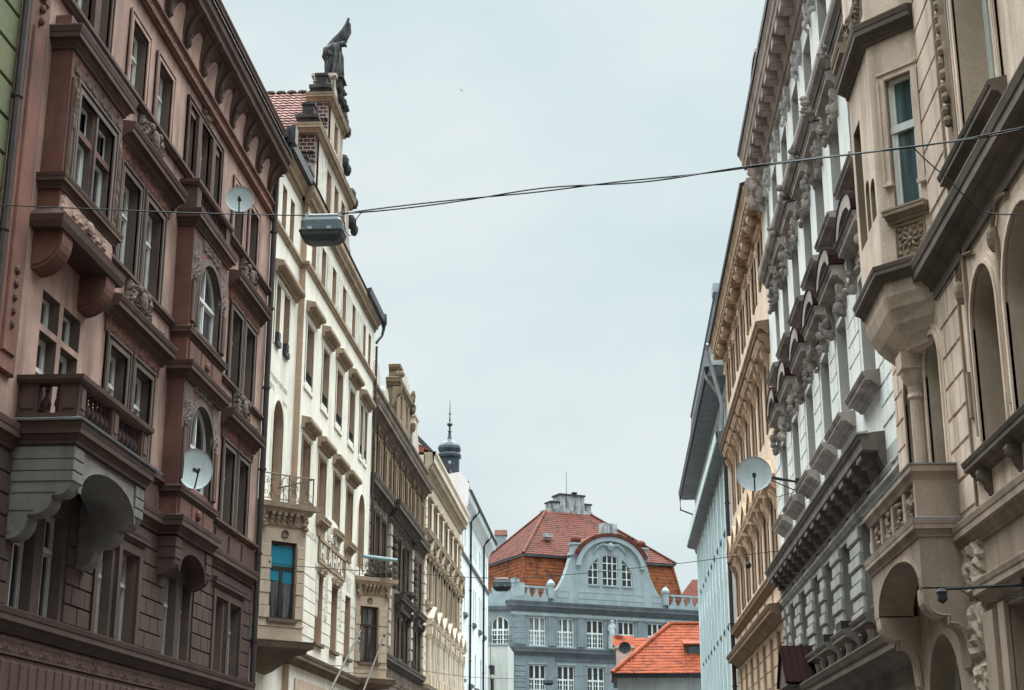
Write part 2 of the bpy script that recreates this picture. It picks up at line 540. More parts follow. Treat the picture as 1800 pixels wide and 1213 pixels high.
def tilegrid(mb, o, e, up, W, H, tw=0.24, th=0.32, amp=0.03, step=0.025, clip=None, mi=0):
    """roof covering with real pantile waves and courses in the plane o + s*e + t*up, kept where clip(s,t) is true"""
    o, e, up = Vector(o), Vector(e).normalized(), Vector(up).normalized()
    nr = e.cross(up).normalized()
    if nr.z < 0: nr = -nr
    cols = max(1, int(round(W / tw))); rows = max(1, int(round(H / th)))
    tw = W / cols; th = H / rows
    sub = 4
    for r in range(rows):
        t0 = r * th; t1 = t0 + th
        for c in range(cols):
            sc, tc_ = (c + .5) * tw, (r + .5) * th
            if clip and not clip(sc, tc_): continue
            k = len(mb.v)
            for j, (tt, hh) in enumerate(((t0 - .03, step), (t0 - .03, 0.0), (t1, 0.0))):
                for i in range(sub + 1):
                    ss = c * tw + tw * i / sub
                    h = amp * (0.5 - 0.5 * math.cos(2 * math.pi * i / sub)) * 1.0
                    if j == 0: p = o + e * ss + up * tt + nr * (h + step)
                    elif j == 1: p = o + e * ss + up * tt + nr * (-0.01)
                    else: p = o + e * ss + up * tt + nr * (h)
                    mb.v.append(tuple(p))
            for i in range(sub):
                mb.f.append((k + i, k + i + 1, k + 2 * (sub + 1) + i + 1, k + 2 * (sub + 1) + i)); mb.m.append(mi)
                mb.f.append((k + i, k + i + 1, k + (sub + 1) + i + 1, k + (sub + 1) + i)); mb.m.append(mi)
# ---------------------------------------------------------------- setting: ground, road, pavements
M_ASPH = plaster('asphalt', (0.05, 0.05, 0.052), var=0.3, dirt=0.2, scale=0.6, bump=0.4, fine=60)
M_PAVE = plaster('granite_setts', (0.20, 0.19, 0.18), var=0.25, dirt=0.3, scale=1.5, bump=0.4, fine=18)
M_GRND = plaster('ground_earth', (0.10, 0.095, 0.085), var=0.3, scale=0.1, bump=0.2)
g = MB(); g.poly([(-600, -300, 0), (600, -300, 0), (600, 900, 0), (-600, 900, 0)])
tag(mk('ground', g, M_GRND), 'wide earth ground reaching to the horizon under the town', 'ground', kind='structure')
g = MB(); g.box(-7.2, 2.3, -20, 126, -0.1, 0.03)
tag(mk('road', g, M_ASPH), 'grey asphalt road running down the middle of the street', 'road', kind='structure')
g = MB(); g.box(-10.05, -7.2, -20, 122, -0.1, 0.16)
tag(mk('pavement', g, M_PAVE), 'stone pavement along the houses on the left', 'pavement', kind='structure')
g = MB(); g.box(2.3, 4.95, -20, 92, -0.1, 0.16)
tag(mk('pavement', g, M_PAVE), 'stone pavement along the houses on the right', 'pavement', kind='structure')
g = MB(); g.poly([(-40, 124, .034), (40, 124, .034), (40, 150, .034), (-40, 150, .034)])
tag(mk('square', g, M_PAVE), 'paved square at the far end of the street', 'square', kind='structure')

# shared materials
G_DARK = glass('pane_dark', (0.016, 0.017, 0.02))
G_CURT = glass('pane_curtain', (0.02, 0.022, 0.026), 0.7, (0.20, 0.20, 0.20))
G_PALE = glass('pane_pale_curtain', (0.05, 0.055, 0.06), 0.9, (0.38, 0.41, 0.43))
def gp(i=0): return rnd.choice([G_DARK, G_DARK, G_CURT])
F_WHITE = paint('frame_white', (0.62, 0.61, 0.58), rough=0.45)
F_GREY = paint('frame_grey_white', (0.42, 0.39, 0.36), rough=0.5)
F_BROWN = paint('frame_brown', (0.05, 0.035, 0.03), rough=0.5)
IRON = paint('black_iron', (0.02, 0.02, 0.022), rough=0.55)
ZINC = paint('zinc_sheet', (0.36, 0.39, 0.42), rough=0.42, var=0.2, metal=0.3)
ZDARK = paint('dark_sheet_metal', (0.035, 0.037, 0.042), rough=0.5, var=0.3)
PIPE = paint('brown_drainpipe', (0.055, 0.04, 0.038), rough=0.5, var=0.25)
RTILE = tile('roof_tile_red', (0.34, 0.11, 0.07), (0.13, 0.05, 0.04))
SLATE = plaster('roof_slate', (0.06, 0.065, 0.075), var=0.3, dirt=0.2, scale=1.5)
HG = 'town houses lining the street'

def pipe(H, u, n, z0, z1, r=0.06, mat=PIPE, off=None, name='drainpipe'):
    mb = MB()
    pts = [(u, n, z0), (u, n, z1)]
    if off: pts += off
    mb.tube(pts, r, 8)
    z = z0 + 1.0
    while z < z1:
        mb.tube([(u, n, z), (u, n, z + .06)], r * 1.35, 8); mb.box(u - .015, u + .015, n - .14, n, z + .015, z + .045); z += 2.4
    return H.part(name, mb, mat, smooth=False)
# ================================================================ left 0: green house sliver
GRN = plaster('green_plaster', (0.125, 0.13, 0.07), var=0.2, dirt=0.3)
H = House('L', -10, 15, 'green house with wide horizontal joints at the near left edge', group=HG)
mb = MB(); mb.wall(-45, 22.5, 0, 20.4, [], n=0)  # unseen stretch behind the camera, added to block sky light
H.part('wall', mb, plaster('green_joint', (0.04, 0.042, 0.03)))
mb = MB()
z = 0.4
while z < 20:
    mb.bev(-44.9, 22.42, -.01, .05, z + .02, z + .62, .02); z += .64
H.part('rusticated_facing', mb, GRN)
mb = MB(); mb.sweep([(-45, 0), (22.5, 0)], cprof(20.4, 21.1, .6)); H.part('cornice', mb, GRN)
H.body(-45, 22.5, 20.4, -10, GRN)
pipe(H, 22.42, .14, 0, 20.3, .075)

# ================================================================ left 1: red-brown house with oriels
PK = plaster('pink_plaster', (0.345, 0.218, 0.18), var=0.26, dirt=0.75, dirtcol=(0.15, 0.088, 0.075))
RD = plaster('oxide_red_plaster', (0.155, 0.066, 0.05), var=0.32, dirt=0.75, dirtcol=(0.065, 0.035, 0.032))
TR = plaster('brown_red_trim', (0.088, 0.05, 0.038), var=0.3, dirt=0.6, dirtcol=(0.05, 0.03, 0.028))
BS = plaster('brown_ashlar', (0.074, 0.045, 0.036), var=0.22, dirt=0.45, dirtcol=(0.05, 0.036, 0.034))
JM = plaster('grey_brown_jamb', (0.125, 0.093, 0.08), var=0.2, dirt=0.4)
GS = plaster('grey_weathered_stone', (0.18, 0.162, 0.152), var=0.25, dirt=0.5, dirtcol=(0.07, 0.065, 0.065))
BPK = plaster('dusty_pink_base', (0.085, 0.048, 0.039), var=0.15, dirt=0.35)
H = House('L', -10, 32, 'red brown town house with two oriels and a stone balcony', group=HG)
U0, U1 = 22.55, 41.3
W4 = [(28.05, 29.1, 15.98, 17.6), (29.95, 31.0, 15.98, 17.6), (37.0, 38.0, 15.98, 17.6), (38.75, 39.7, 15.98, 17.6),
      (32.45, 33.12, 15.98, 17.6), (33.42, 34.45, 15.98, 17.75), (34.75, 35.4, 15.98, 17.6),
      (23.7, 24.37, 15.98, 17.6), (24.67, 25.7, 15.98, 17.75), (26.0, 26.65, 15.98, 17.6)]
W3 = [(28.2, 29.3, 12.15, 14.15), (29.85, 30.98, 12.15, 14.15), (37.4, 38.45, 12.15, 14.15), (38.95, 39.95, 12.15, 14.15)]
W2 = [(28.2, 29.3, 8.45, 10.4), (29.85, 31.05, 8.45, 10.4), (37.4, 38.45, 8.45, 10.4), (38.95, 39.95, 8.45, 10.4),
      (24.65, 25.5, 7.8, 9.6), (25.7, 26.6, 7.8, 9.6), (24.65, 25.5, 9.72, 10.35), (25.7, 26.6, 9.72, 10.35)]
W1 = [(28.5, 29.45, 4.66, 6.55), (30.0, 30.95, 4.66, 6.55), (33.15, 34.05, 4.66, 6.5), (34.4, 35.2, 4.66, 6.5), (37.3, 38.25, 4.66, 6.5), (38.95, 39.9, 4.66, 6.5),
      (24.4, 25.35, 4.66, 6.6), (25.75, 26.7, 4.66, 6.6)]
mb = MB(); mb.wall(U0, U1, 7.3, 18.4, W4 + W3 + W2, depth=.3); H.part('wall', mb, [PK, JM])
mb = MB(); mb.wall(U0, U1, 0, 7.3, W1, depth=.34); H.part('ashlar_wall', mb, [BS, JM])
H.body(U0, U1, 20.2, -11, PK)
mb = MB(); blocks(mb, U0 + .02, U1 - .12, 4.72, 7.2, .36, .62, .035, holes=[(a - .18, b + .18, c, d + .2) for a, b, c, d in W1], jit=.004)
H.part('ashlar_blocks', mb, BS)
for a, b, c, d in W4 + W3 + W2 + W1:
    H.window(a, b, c, d, n=-.2, fm=(F_WHITE if c > 7 else F_GREY), gm=gp(), mull=1 if b - a > .8 else 0, tr=.66 if d - c > 1 else 2, fw=.06)
for a, b, c, d in W4[:4]:
    mb = MB(); mb.surround(a, b, c, d, .17, .06); H.part('architrave', mb, PK)
mb = MB(); mb.surround(32.45, 35.4, 15.98, 17.75, .16, .07); mb.box(33.12, 33.42, -.05, .09, 15.98, 17.75); mb.box(34.45, 34.75, -.05, .09, 15.98, 17.75); H.part('architrave', mb, TR)
mb = MB(); mb.surround(23.7, 26.65, 15.98, 17.75, .16, .07); mb.box(24.37, 24.67, -.05, .09, 15.98, 17.75); mb.box(25.7, 26.0, -.05, .09, 15.98, 17.75); H.part('architrave', mb, TR)
for q in (33.93, 25.18):                                        # keystone ornaments over the triple windows
    mb = MB(); mb.relief(q - .35, q + .35, 17.78, 18.22, .03, .12, 5); H.part('cartouche', mb, TR)
# floor 3 and floor 2 pairs: twin architrave, carved frieze, hood, cartouche above
for (z0, zt) in ((12.15, 14.15), (8.45, 10.4)):
    for (a, b, c, d) in ((28.2, 29.3, 29.85, 31.0), (37.4, 38.45, 38.95, 39.95)):
        mb = MB(); mb.surround(a, b, z0, zt, .2, .07); mb.surround(c, d, z0, zt, .2, .07); H.part('architrave', mb, JM)
        l, r = a - .42, d + .72
        mb = MB(); mb.box(l + .1, r - .25, -.01, .05, zt + .2, zt + .56); mb.relief(l + .15, r - .3, zt + .21, zt + .55, .05, .07, int(a * 10)); H.part('carved_frieze', mb, RD)
        mb = MB(); mb.sweep([(l, 0), (r, 0)], cprof(zt + .5, zt + .92, .36)); H.part('window_hood', mb, TR)
        m = (a + d) / 2 + .15
        mb = MB(); mb.relief(m - .85, m + .75, zt + .98, zt + 1.68, .04, .22, 31 + int(a)); mb.ball(m, .12, zt + 1.36, .2, .12, .27, 10, 6)
        for q in (-1, 1):
            mb.tube([(m + q * .25, .1, zt + 1.5), (m + q * .5, .12, zt + 1.42), (m + q * .62, .1, zt + 1.2), (m + q * .75, .08, zt + 1.02)], .05)
            mb.ball(m + q * .28, .13, zt + 1.55, .12, .1, .12, 8, 5)
        H.part('cartouche', mb, JM)
        mb = MB(); mb.ball(r - .55, .12, zt + 1.1, .07, .09, .09, 8, 5); H.part('boss', mb, IRON)
# string courses
for z, d, h in ((12.0, .12, .15), (15.83, .16, .15), (8.3, .14, .13)):
    mb = MB(); mb.sweep([(26.95 if z != 15.83 else U0, 0), (32.2, 0)] if z != 15.83 else [(U0, 0), (U1, 0)], sprof(z, z + h, d)); H.part('string_course', mb, TR)
    if z != 15.83:
        mb = MB(); mb.sweep([(35.4, 0), (U1 - .1, 0)], sprof(z, z + h, d)); H.part('string_course', mb, TR)
for a, b in ((27.75, 31.6), (37.0, 40.4)):                       # parapet panels below the floor 3 and floor 4 windows
    for z in (15.2, 11.35):
        pass
for a, b in ((27.6, 32.1), (35.5, 41.1)):
    mb = MB()
    k = 4
    for i in range(k):
        p = a + (b - a) * i / k
        mb.bev(p + .08, p + (b - a) / k - .08, -.01, .05, 7.72, 8.22, .03)
    H.part('parapet_panel', mb, TR)
# ledge over the first floor, broken round oriel C
mb = MB(); mb.sweep([(U0, 0), (32.3, 0), (32.3, .42), (35.3, .42), (35.3, 0), (U1 - .1, 0)], cprof(7.25, 7.66, .2)); H.part('ledge', mb, TR)
# first floor hoods
for a, b in ((28.3, 31.2), (37.1, 40.1)):
    mb = MB(); mb.sweep([(a - .12, 0), (b + .12, 0)], cprof(6.72, 6.98, .16)); mb.box(a, b, 0, .06, 6.55, 6.72)
    for q in (a, (a + b) / 2 - .1, b - .2): mb.box(q, q + .2, 0, .075, 4.72, 6.55)
    H.part('window_hood', mb, BS)
mb = MB(); mb.sweep([(U0, 0), (U1 - .08, 0)], cprof(4.28, 4.66, .26)); H.part('sill_ledge', mb, BS)
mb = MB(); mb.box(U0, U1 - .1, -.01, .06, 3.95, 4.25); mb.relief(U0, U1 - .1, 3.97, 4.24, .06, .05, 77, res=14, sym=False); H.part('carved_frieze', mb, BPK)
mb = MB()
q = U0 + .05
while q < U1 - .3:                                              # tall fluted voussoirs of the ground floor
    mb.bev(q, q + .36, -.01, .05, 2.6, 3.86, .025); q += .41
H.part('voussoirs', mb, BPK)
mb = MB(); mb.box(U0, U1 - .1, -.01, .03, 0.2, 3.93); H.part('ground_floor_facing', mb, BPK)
# left pilaster strip with drops
mb = MB(); mb.bev(22.7, 23.55, -.01, .1, 8.4, 18.3, .03); mb.bev(22.85, 23.4, 0, .14, 8.7, 14.6, .03)
mb.bev(22.85, 23.4, 0, .14, 15.2, 18.0, .03); H.part('pilaster', mb, RD)
mb = MB()
for zz in (9.2, 14.8):
    for i in range(5): mb.ball(23.12, .13, zz + i * .24, .06 + .012 * i, .07, .085, 8, 5)
H.part('pilaster_drop', mb, TR)

# frieze, coved vault cornice and attic
mb = MB(); mb.sweep([(U0, 0), (U1, 0)], sprof(18.22, 18.34, .14)); mb.sweep([(U0, 0), (U1, 0)], sprof(18.62, 18.74, .12)); H.part('string_course', mb, RD)
mb = MB(); mb.box(U0, U1, -.01, .05, 18.34, 18.62); mb.relief(U0, U1, 18.36, 18.6, .05, .06, 12, res=12, sym=False); H.part('carved_frieze', mb, RD)
cove = [(.03, 18.74)] + [(.03 + .42 * (1 - math.cos(t * math.pi / 2 / 8)), 18.74 + .98 * math.sin(t * math.pi / 2 / 8)) for t in range(1, 9)]
mb = MB()
mb.loft([[(U0, n, z) for n, z in cove + [(-.1, 19.75), (-.1, 18.74)]], [(U1, n, z) for n, z in cove + [(-.1, 19.75), (-.1, 18.74)]]])
H.part('cove', mb, TR)
q = 22.65
while q < U1 + .05:                                             # lunettes: half round pink webs and ribs between the vault bays
    mb = MB()
    cn = lambda z: .03 + .42 * (1 - math.sqrt(max(0, 1 - ((z - 18.74) / .98) ** 2)))
    for i in range(12):
        xa, xb = -1 + i / 6, -1 + (i + 1) / 6
        ha, hb = .78 * math.sqrt(max(0, 1 - xa * xa)), .78 * math.sqrt(max(0, 1 - xb * xb))
        for j in range(5):
            za, zb, zc, zd = 18.75 + ha * j / 5, 18.75 + hb * j / 5, 18.75 + hb * (j + 1) / 5, 18.75 + ha * (j + 1) / 5
            mb.poly([(q + .75 + xa * .62, cn(za) + .015, za), (q + .75 + xb * .62, cn(zb) + .015, zb), (q + .75 + xb * .62, cn(zc) + .015, zc), (q + .75 + xa * .62, cn(zd) + .015, zd)])
    if q + 1.4 < U1 + .1: H.part('lunette', mb, PK)
    rb = MB()
    P = cove + [(.40, 19.6), (.24, 19.45), (.14, 19.15)]
    rb.prism_u([(n + .07, z - .02) for n, z in cove] + [(n - .03, z + .05) for n, z in reversed(cove)], q - .085, q + .085)
    rb.relief(q - .08, q + .08, 18.8, 19.4, .14, .1, int(q * 7) % 50)
    for s_ in (-1, 1):
        pts = []
        for k in range(7):
            t = k / 6
            pts.append((q + s_ * (.13 + .6 * t), cn(18.8 + .84 * math.sin(t * math.pi / 2)) + .02, 18.8 + .84 * math.sin(t * math.pi / 2)))
        rb.tube(pts, .022, 5)
    H.part('vault_rib', rb, TR)
    q += 1.5
mb = MB(); mb.sweep([(U0, 0), (U1 + .02, 0)], [(-.05, 19.68), (.40, 19.68), (.41, 19.76), (.46, 19.8), (.47, 19.95), (.54, 20.02), (.56, 20.2), (-.05, 20.24)])
H.part('cornice', mb, TR)
mb = MB(); mb.sweep([(U0, 0), (U1 + .02, 0)], [(.45, 20.235), (.6, 20.21), (.6, 20.235), (-.05, 20.30), (-.05, 20.26)]); H.part('cornice_flashing', mb, ZDARK)
mb = MB(); mb.box(U0, U1, -.4, .12, 20.24, 20.85)
q = U0 + .2
while q < U1 - 1:
    mb.bev(q + .1, q + .9, .1, .16, 20.36, 20.74, .03); mb.bev(q + 1.0, q + 1.2, .1, .2, 20.3, 20.85, .03); q += 1.3
H.part('attic', mb, PK)
mb = MB(); mb.sweep([(U0, .08), (U1, .08)], cprof(20.82, 21.12, .26)); H.part('attic_coping', mb, TR)
# roof and dormers
mb = MB(); mb.loft([[(u, .1, 21.1), (u, -.2, 21.2), (u, -5.5, 24.4), (u, -11, 21.1)] for u in (U0, U1)]); H.part('roof', mb, RTILE)
for q, h in ((32.3, .9), (27.8, .9)):
    mb = MB(); mb.box(q, q + 1.9, -1.8, .12, 21.1, 21.1 + h); H.part('dormer', mb, PK)
    mb = MB(); mb.prism_n([(q - .15, 21.1 + h), (q + 2.05, 21.1 + h), (q + 2.05, 21.2 + h), (q + .95, 21.75 + h), (q - .15, 21.2 + h)], -2.2, .22); H.part('dormer_roof', mb, TR)
mb = MB(); mb.prism_u([(.16, 21.12), (.22, 21.3), (-.4, 21.9), (-.6, 21.15)], 36.0, 38.9)
for i in range(12): mb.ball(36.1 + i * .24, .17, 21.25, .1, .1, .1, 6, 4)
H.part('roof_edge_tiles', mb, plaster('old_dark_tile', (.06, .04, .036), var=.4))

# ---------------- oriel A (third floor)
a0, a1, nd = 24.0, 26.9, .4
opA = [(24.45, 25.3, 12.3, 13.3), (25.5, 26.35, 12.3, 13.3), (24.45, 25.3, 13.42, 14.05), (25.5, 26.35, 13.42, 14.05)]
mb = MB(); mb.wall(a0, a1, 11.3, 14.8, opA, n=nd, depth=.22)
mb.poly([(a0, 0, 11.3), (a0, nd, 11.3), (a0, nd, 14.8), (a0, 0, 14.8)]); mb.poly([(a1, 0, 11.3), (a1, nd, 11.3), (a1, nd, 14.8), (a1, 0, 14.8)])
mb.poly([(a0, 0, 14.8), (a1, 0, 14.8), (a1, nd, 14.8), (a0, nd, 14.8)])
ORA = H.part('oriel', mb, [RD, JM])
for o in opA: H.window(*o, n=nd - .13, fm=F_WHITE, gm=gp(), mull=0, tr=2, fw=.06, parent=ORA)
mb = MB(); mb.surround(24.45, 26.35, 12.3, 14.05, .2, .07, n=nd); mb.box(25.36, 25.44, nd - .1, nd + .05, 12.3, 14.05); H.part('oriel_architrave', mb, JM, ORA)
def wrap(a, b, n, e=0.0): return [(a, -.01), (a, n), (b, n), (b, -.01)]
mb = MB(); mb.sweep(wrap(a0, a1, nd), cprof(14.72, 15.1, .2)); H.part('oriel_cornice', mb, TR, ORA)
mb = MB(); mb.sweep(wrap(a0, a1, nd), [(-.02, 15.11), (.2, 15.11), (.22, 15.13), (.0, 15.19), (-.02, 15.2)]); H.part('oriel_flashing', mb, ZINC, ORA)
mb = MB(); mb.relief(a0 + .1, a1 - .1, 14.3, 14.68, nd, .08, 9); mb.bev(a0 + .06, a0 + .34, nd - .01, nd + .05, 12.3, 14.2, .02)
mb.relief(a0 + .08, a0 + .32, 12.4, 14.1, nd + .05, .06, 3); mb.bev(a1 - .34, a1 - .06, nd - .01, nd + .05, 12.3, 14.2, .02); mb.relief(a1 - .32, a1 - .08, 12.4, 14.1, nd + .05, .06, 4)
H.part('carved_frieze', mb, TR, ORA)
mb = MB(); mb.sweep(wrap(a0 - .03, a1 + .03, nd), cprof(11.98, 12.25, .14)); H.part('oriel_sill', mb, TR, ORA)
mb = MB(); mb.sweep(wrap(a0 - .06, a1 + .06, nd), [(-.02, 11.2), (.16, 11.2), (.2, 11.3), (.22, 11.42), (.05, 11.56), (-.02, 11.6)]); mb.box(a0 - .06, a1 + .06, 0, nd + .02, 11.19, 11.4); H.part('oriel_base', mb, TR, ORA)
mb = MB(); mb.bev(a0 + .15, a1 - .15, nd - .01, nd + .04, 11.62, 11.95, .02); mb.ball(25.45, nd + .06, 11.78, .2, .06, .14, 10, 5); mb.relief(a0 + .5, a1 - .5, 11.64, 11.93, nd + .04, .06, 21)
mb.relief(a0 + .06, a0 + .36, 11.64, 11.93, nd + .01, .05, 2); mb.relief(a1 - .36, a1 - .06, 11.64, 11.93, nd + .01, .05, 2); H.part('parapet_panel', mb, PK, ORA)
mb = MB(); mb.box(a0 + .05, a0 + .5, -.01, .3, 15.18, 15.45); H.part('corner_block', mb, RD, ORA)
def qconsole(u0, u1, z0, z1, d):
    P = [(-.01, z1), (d, z1), (d, z1 - .1)] + [(d * math.cos(t * math.pi / 2 / 8), z1 - .1 - (z1 - .1 - z0) * math.sin(t * math.pi / 2 / 8)) for t in range(1, 9)] + [(-.01, z0)]
    m = MB(); m.prism_u(P, u0, u1)
    P2 = [(n * .82 + .02, z1 - .12 - (z1 - z) * .72) for n, z in P]
    m.prism_u(P2, u0 - .025, u1 + .025)
    return m
for q in (24.0, 26.35): H.part('oriel_console', qconsole(q, q + .5, 10.5, 11.2, .52), RD, ORA)

# ---------------- balcony A on its stepped stone consoles (second floor)
b0, b1, bd = 23.95, 27.85, 1.08
mb = MB(); mb.sweep(wrap(b0, b1, bd), cprof(7.36, 7.72, .14)); mb.box(b0, b1, 0, bd, 7.34, 7.74); BAL = H.part('balcony', mb, BS)
mb = MB(); mb.sweep(wrap(b0 - .02, b1 + .3, bd), [(-.02, 7.73), (.17, 7.73), (.19, 7.76), (-.02, 7.82)]); H.part('balcony_flashing', mb, ZINC, BAL)
mb = MB(); mb.sweep(wrap(b0 + .04, b1 - .04, bd - .05), [(-.2, 7.78), (.03, 7.78), (.03, 7.9), (-.2, 7.9)]); H.part('balustrade_base', mb, TR, BAL)
mb = MB(); mb.sweep(wrap(b0, b1, bd), [(-.26, 8.42), (.02, 8.42), (.07, 8.47), (.08, 8.55), (-.3, 8.58)]); H.part('balcony_handrail', mb, TR, BAL)
BR = plaster('sooty_baluster', (.07, .045, .042), var=.3)
def pier(u, n, s_=.17): 
    m = MB(); m.bev(u - s_, u + s_, n - s_, n + s_, 7.9, 8.42, .01); m.bev(u - s_ + .06, u + s_ - .06, n + s_ - .01, n + s_ + .025, 7.98, 8.34, .015)
    m.box(u - s_ - .02, u - s_, n - s_ + .06, n + s_ - .06, 7.98, 8.34)
    return m
for u, n in ((b0 + .2, bd - .18), ((b0 + b1) / 2, bd - .18), (b1 - .2, bd - .18), (b0 + .2, .18)): H.part('balustrade_pier', pier(u, n), TR, BAL)
bpf = [(.055, 7.9), (.06, 7.93), (.035, 7.95), (.05, 8.0), (.085, 8.08), (.075, 8.15), (.035, 8.24), (.03, 8.3), (.055, 8.33), (.03, 8.36), (.055, 8.39), (.06, 8.42)]
sp = [(b0 + .2, .45 + .22 * i) for i in range(2)] + [(b0 + .55 + .235 * i, bd - .16) for i in range(6)] + [((b0 + b1) / 2 + .32 + .235 * i, bd - .16) for i in range(6)]
for u, n in sp:
    m = MB(); m.lathe(u, n, bpf, 9); H.part('baluster', m, BR, BAL, smooth=True)
def stepcon(u0, u1):
    P = [(-.01, 7.34), (bd - .02, 7.34), (bd - .02, 6.72)]
    P += [(bd - .02 - .02 - .2 * (1 - math.cos(t * math.pi / 2 / 5)), 6.72 - .22 * math.sin(t * math.pi / 2 / 5)) for t in range(1, 6)]
    P += [(.74, 6.5), (.74, 6.42)] + [(.74 - .3 * (1 - math.cos(t * math.pi / 2 / 5)), 6.42 - .24 * math.sin(t * math.pi / 2 / 5)) for t in range(1, 6)]
    P += [(.36, 6.18), (.36, 6.1)] + [(.36 - .3 * (1 - math.cos(t * math.pi / 2 / 5)), 6.1 - .32 * math.sin(t * math.pi / 2 / 5)) for t in range(1, 6)] + [(-.01, 5.78)]
    m = MB(); m.prism_u(P, u0, u1)
    for za, zb, nn in ((7.12, 7.32, bd + .0), (6.92, 7.1, bd + .0), (6.74, 6.9, bd + .0)):
        m.bev(u0 - .02, u1 + .02, 0, nn, za, zb, .012)
    for za, nn in ((6.5, .82), (6.2, .46), (5.84, .1)):
        m.box(u0 - .015, u0 + .01, .05, nn, za + .05, za + .16)
    return m
for q in (b0 + .03, b1 - .5): H.part('balcony_console', stepcon(q, q + .46), GS, BAL)
mb = MB(); mb.wall(b0 + .49, b1 - .5, 6.6, 7.34, [(b0 + .5, b1 - .51, 6.6, 7.16, .52)], n=bd - .04, depth=.85); mb.surround(b0 + .5, b1 - .51, 6.6, 7.16, .1, .03, n=bd - .04, rise=.5); H.part('balcony_arch', mb, GS, BAL)

# ---------------- oriel C (second and third floor) with its little balcony on top
c0, c1, nd = 32.25, 35.35, .4
opC = [(32.85, 34.8, 12.2, 14.0, .85), (32.85, 34.8, 8.5, 10.5, .8)]
mb = MB(); mb.wall(c0, c1, 7.6, 14.6, opC, n=nd, depth=.22)
mb.poly([(c0, 0, 7.6), (c0, nd, 7.6), (c0, nd, 14.6), (c0, 0, 14.6)]); mb.poly([(c1, 0, 7.6), (c1, nd, 7.6), (c1, nd, 14.6), (c1, 0, 14.6)]); mb.poly([(c0, 0, 14.6), (c1, 0, 14.6), (c1, nd, 14.6), (c0, nd, 14.6)])
ORC = H.part('oriel', mb, [RD, JM])
for o in opC:
    H.window(*o[:4], n=nd - .13, rise=o[4], fm=F_WHITE, gm=gp(), mull=1, tr=.5, fw=.07, parent=ORC)
    mb = MB(); mb.surround(*o[:4], .16, .06, n=nd, rise=o[4]); H.part('oriel_architrave', mb, JM, ORC)
    mb = MB(); mb.relief(c0 + .05, 32.85 + .15, o[3] - .75, o[3] + .3, nd + .005, .08, 8); mb.relief(34.8 - .1, c1 - .05, o[3] - .75, o[3] + .3, nd + .005, .08, 8)
    mb.relief(33.0, 34.6, o[3] + .17, o[3] + .5, nd + .01, .07, 15); H.part('carved_frieze', mb, JM, ORC)
    for q in (c0 + .05, c1 - .32):
        mb = MB(); mb.bev(q, q + .27, nd - .01, nd + .06, o[2], o[3] - .8, .02); H.part('oriel_pilaster', mb, TR, ORC)
for z, d, h, nm in ((14.5, .2, .38, 'oriel_cornice'), (11.8, .12, .22, 'oriel_sill'), (10.82, .24, .36, 'oriel_cornice'), (8.1, .12, .22, 'oriel_sill')):
    mb = MB(); mb.sweep(wrap(c0, c1, nd), cprof(z, z + h, d)); H.part(nm, mb, TR, ORC)
for z in (7.7, 11.25):
    mb = MB()
    for i in range(3): mb.bev(c0 + .12 + i * .97, c0 + 1.03 + i * .97, nd - .01, nd + .05, z, z + (.4 if z < 9 else .5), .03)
    mb.ball(33.8, nd + .07, z + .22, .15, .07, .13, 8, 5); H.part('parapet_panel', mb, RD, ORC)
mb = MB(); mb.sweep(wrap(c0 - .02, c1 + .02, nd), [(-.25, 15.52), (.04, 15.52), (.08, 15.58), (.08, 15.66), (-.3, 15.68)]); mb.box(c0, c0 + .36, 0, nd + .02, 14.94, 15.52); mb.box(c1 - .36, c1, 0, nd + .02, 14.94, 15.52)
BC = H.part('top_balcony', mb, TR, ORC)
mb = MB()
for i in range(9):
    mb = MB(); mb.lathe(c0 + .52 + i * .26, nd - .08, [(r * .9, (z - 7.9) * 1.12 + 14.93) for r, z in bpf], 8); H.part('baluster', mb, BR, ORC, smooth=True)
P = [(-.01, 7.22), (.42, 7.22), (.42, 6.72)] + [(.42 * math.cos(t * math.pi / 2 / 6), 6.72 - .36 * math.sin(t * math.pi / 2 / 6)) for t in range(1, 7)] + [(-.01, 6.36)]
for q in (c0 + .05, c1 - .5):
    mb = MB(); mb.prism_u(P, q, q + .45)
    for zz in (6.74, 6.98): mb.bev(q - .02, q + .47, .0, .44, zz, zz + .22, .012)
    H.part('oriel_console', mb, BS, ORC)
mb = MB(); mb.wall(c0 + .5, c1 - .5, 6.5, 7.25, [(c0 + .51, c1 - .51, 6.5, 7.0, .46)], n=.4, depth=.39); mb.surround(c0 + .51, c1 - .51, 6.5, 7.0, .09, .03, n=.4, rise=.44); H.part('oriel_arch', mb, BS, ORC)
pipe(H, 41.33, .12, 0, 19.6, .085)
# ================================================================ left 2: cream choir house with canted bays, lettering and stepped gable
CR = plaster('cream_plaster', (0.74, 0.70, 0.62), var=0.10, dirt=0.28, dirtcol=(0.40, 0.34, 0.27))
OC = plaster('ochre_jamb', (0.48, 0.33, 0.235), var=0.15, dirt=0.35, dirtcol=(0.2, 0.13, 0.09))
OT = plaster('ochre_trim', (0.335, 0.25, 0.178), var=0.2, dirt=0.4, dirtcol=(0.12, 0.08, 0.055))
BAYM = plaster('bay_beige_plaster', (0.53, 0.41, 0.315), var=0.14, dirt=0.4, dirtcol=(0.22, 0.15, 0.11))
DKO = plaster('dark_ochre_stone', (0.155, 0.105, 0.075), var=0.3, dirt=0.4)
SGR = plaster('sgraffito', (0.60, 0.56, 0.49), var=0.12, dirt=0.9, dirtcol=(0.24, 0.21, 0.18), scale=2.2)
H = House('L', -10, 50, 'cream house with stepped gable, lettered sign and two pointed bays', group=HG)
UL0, UL1, UR1, RN = 41.42, 45.65, 59.75, 0.2
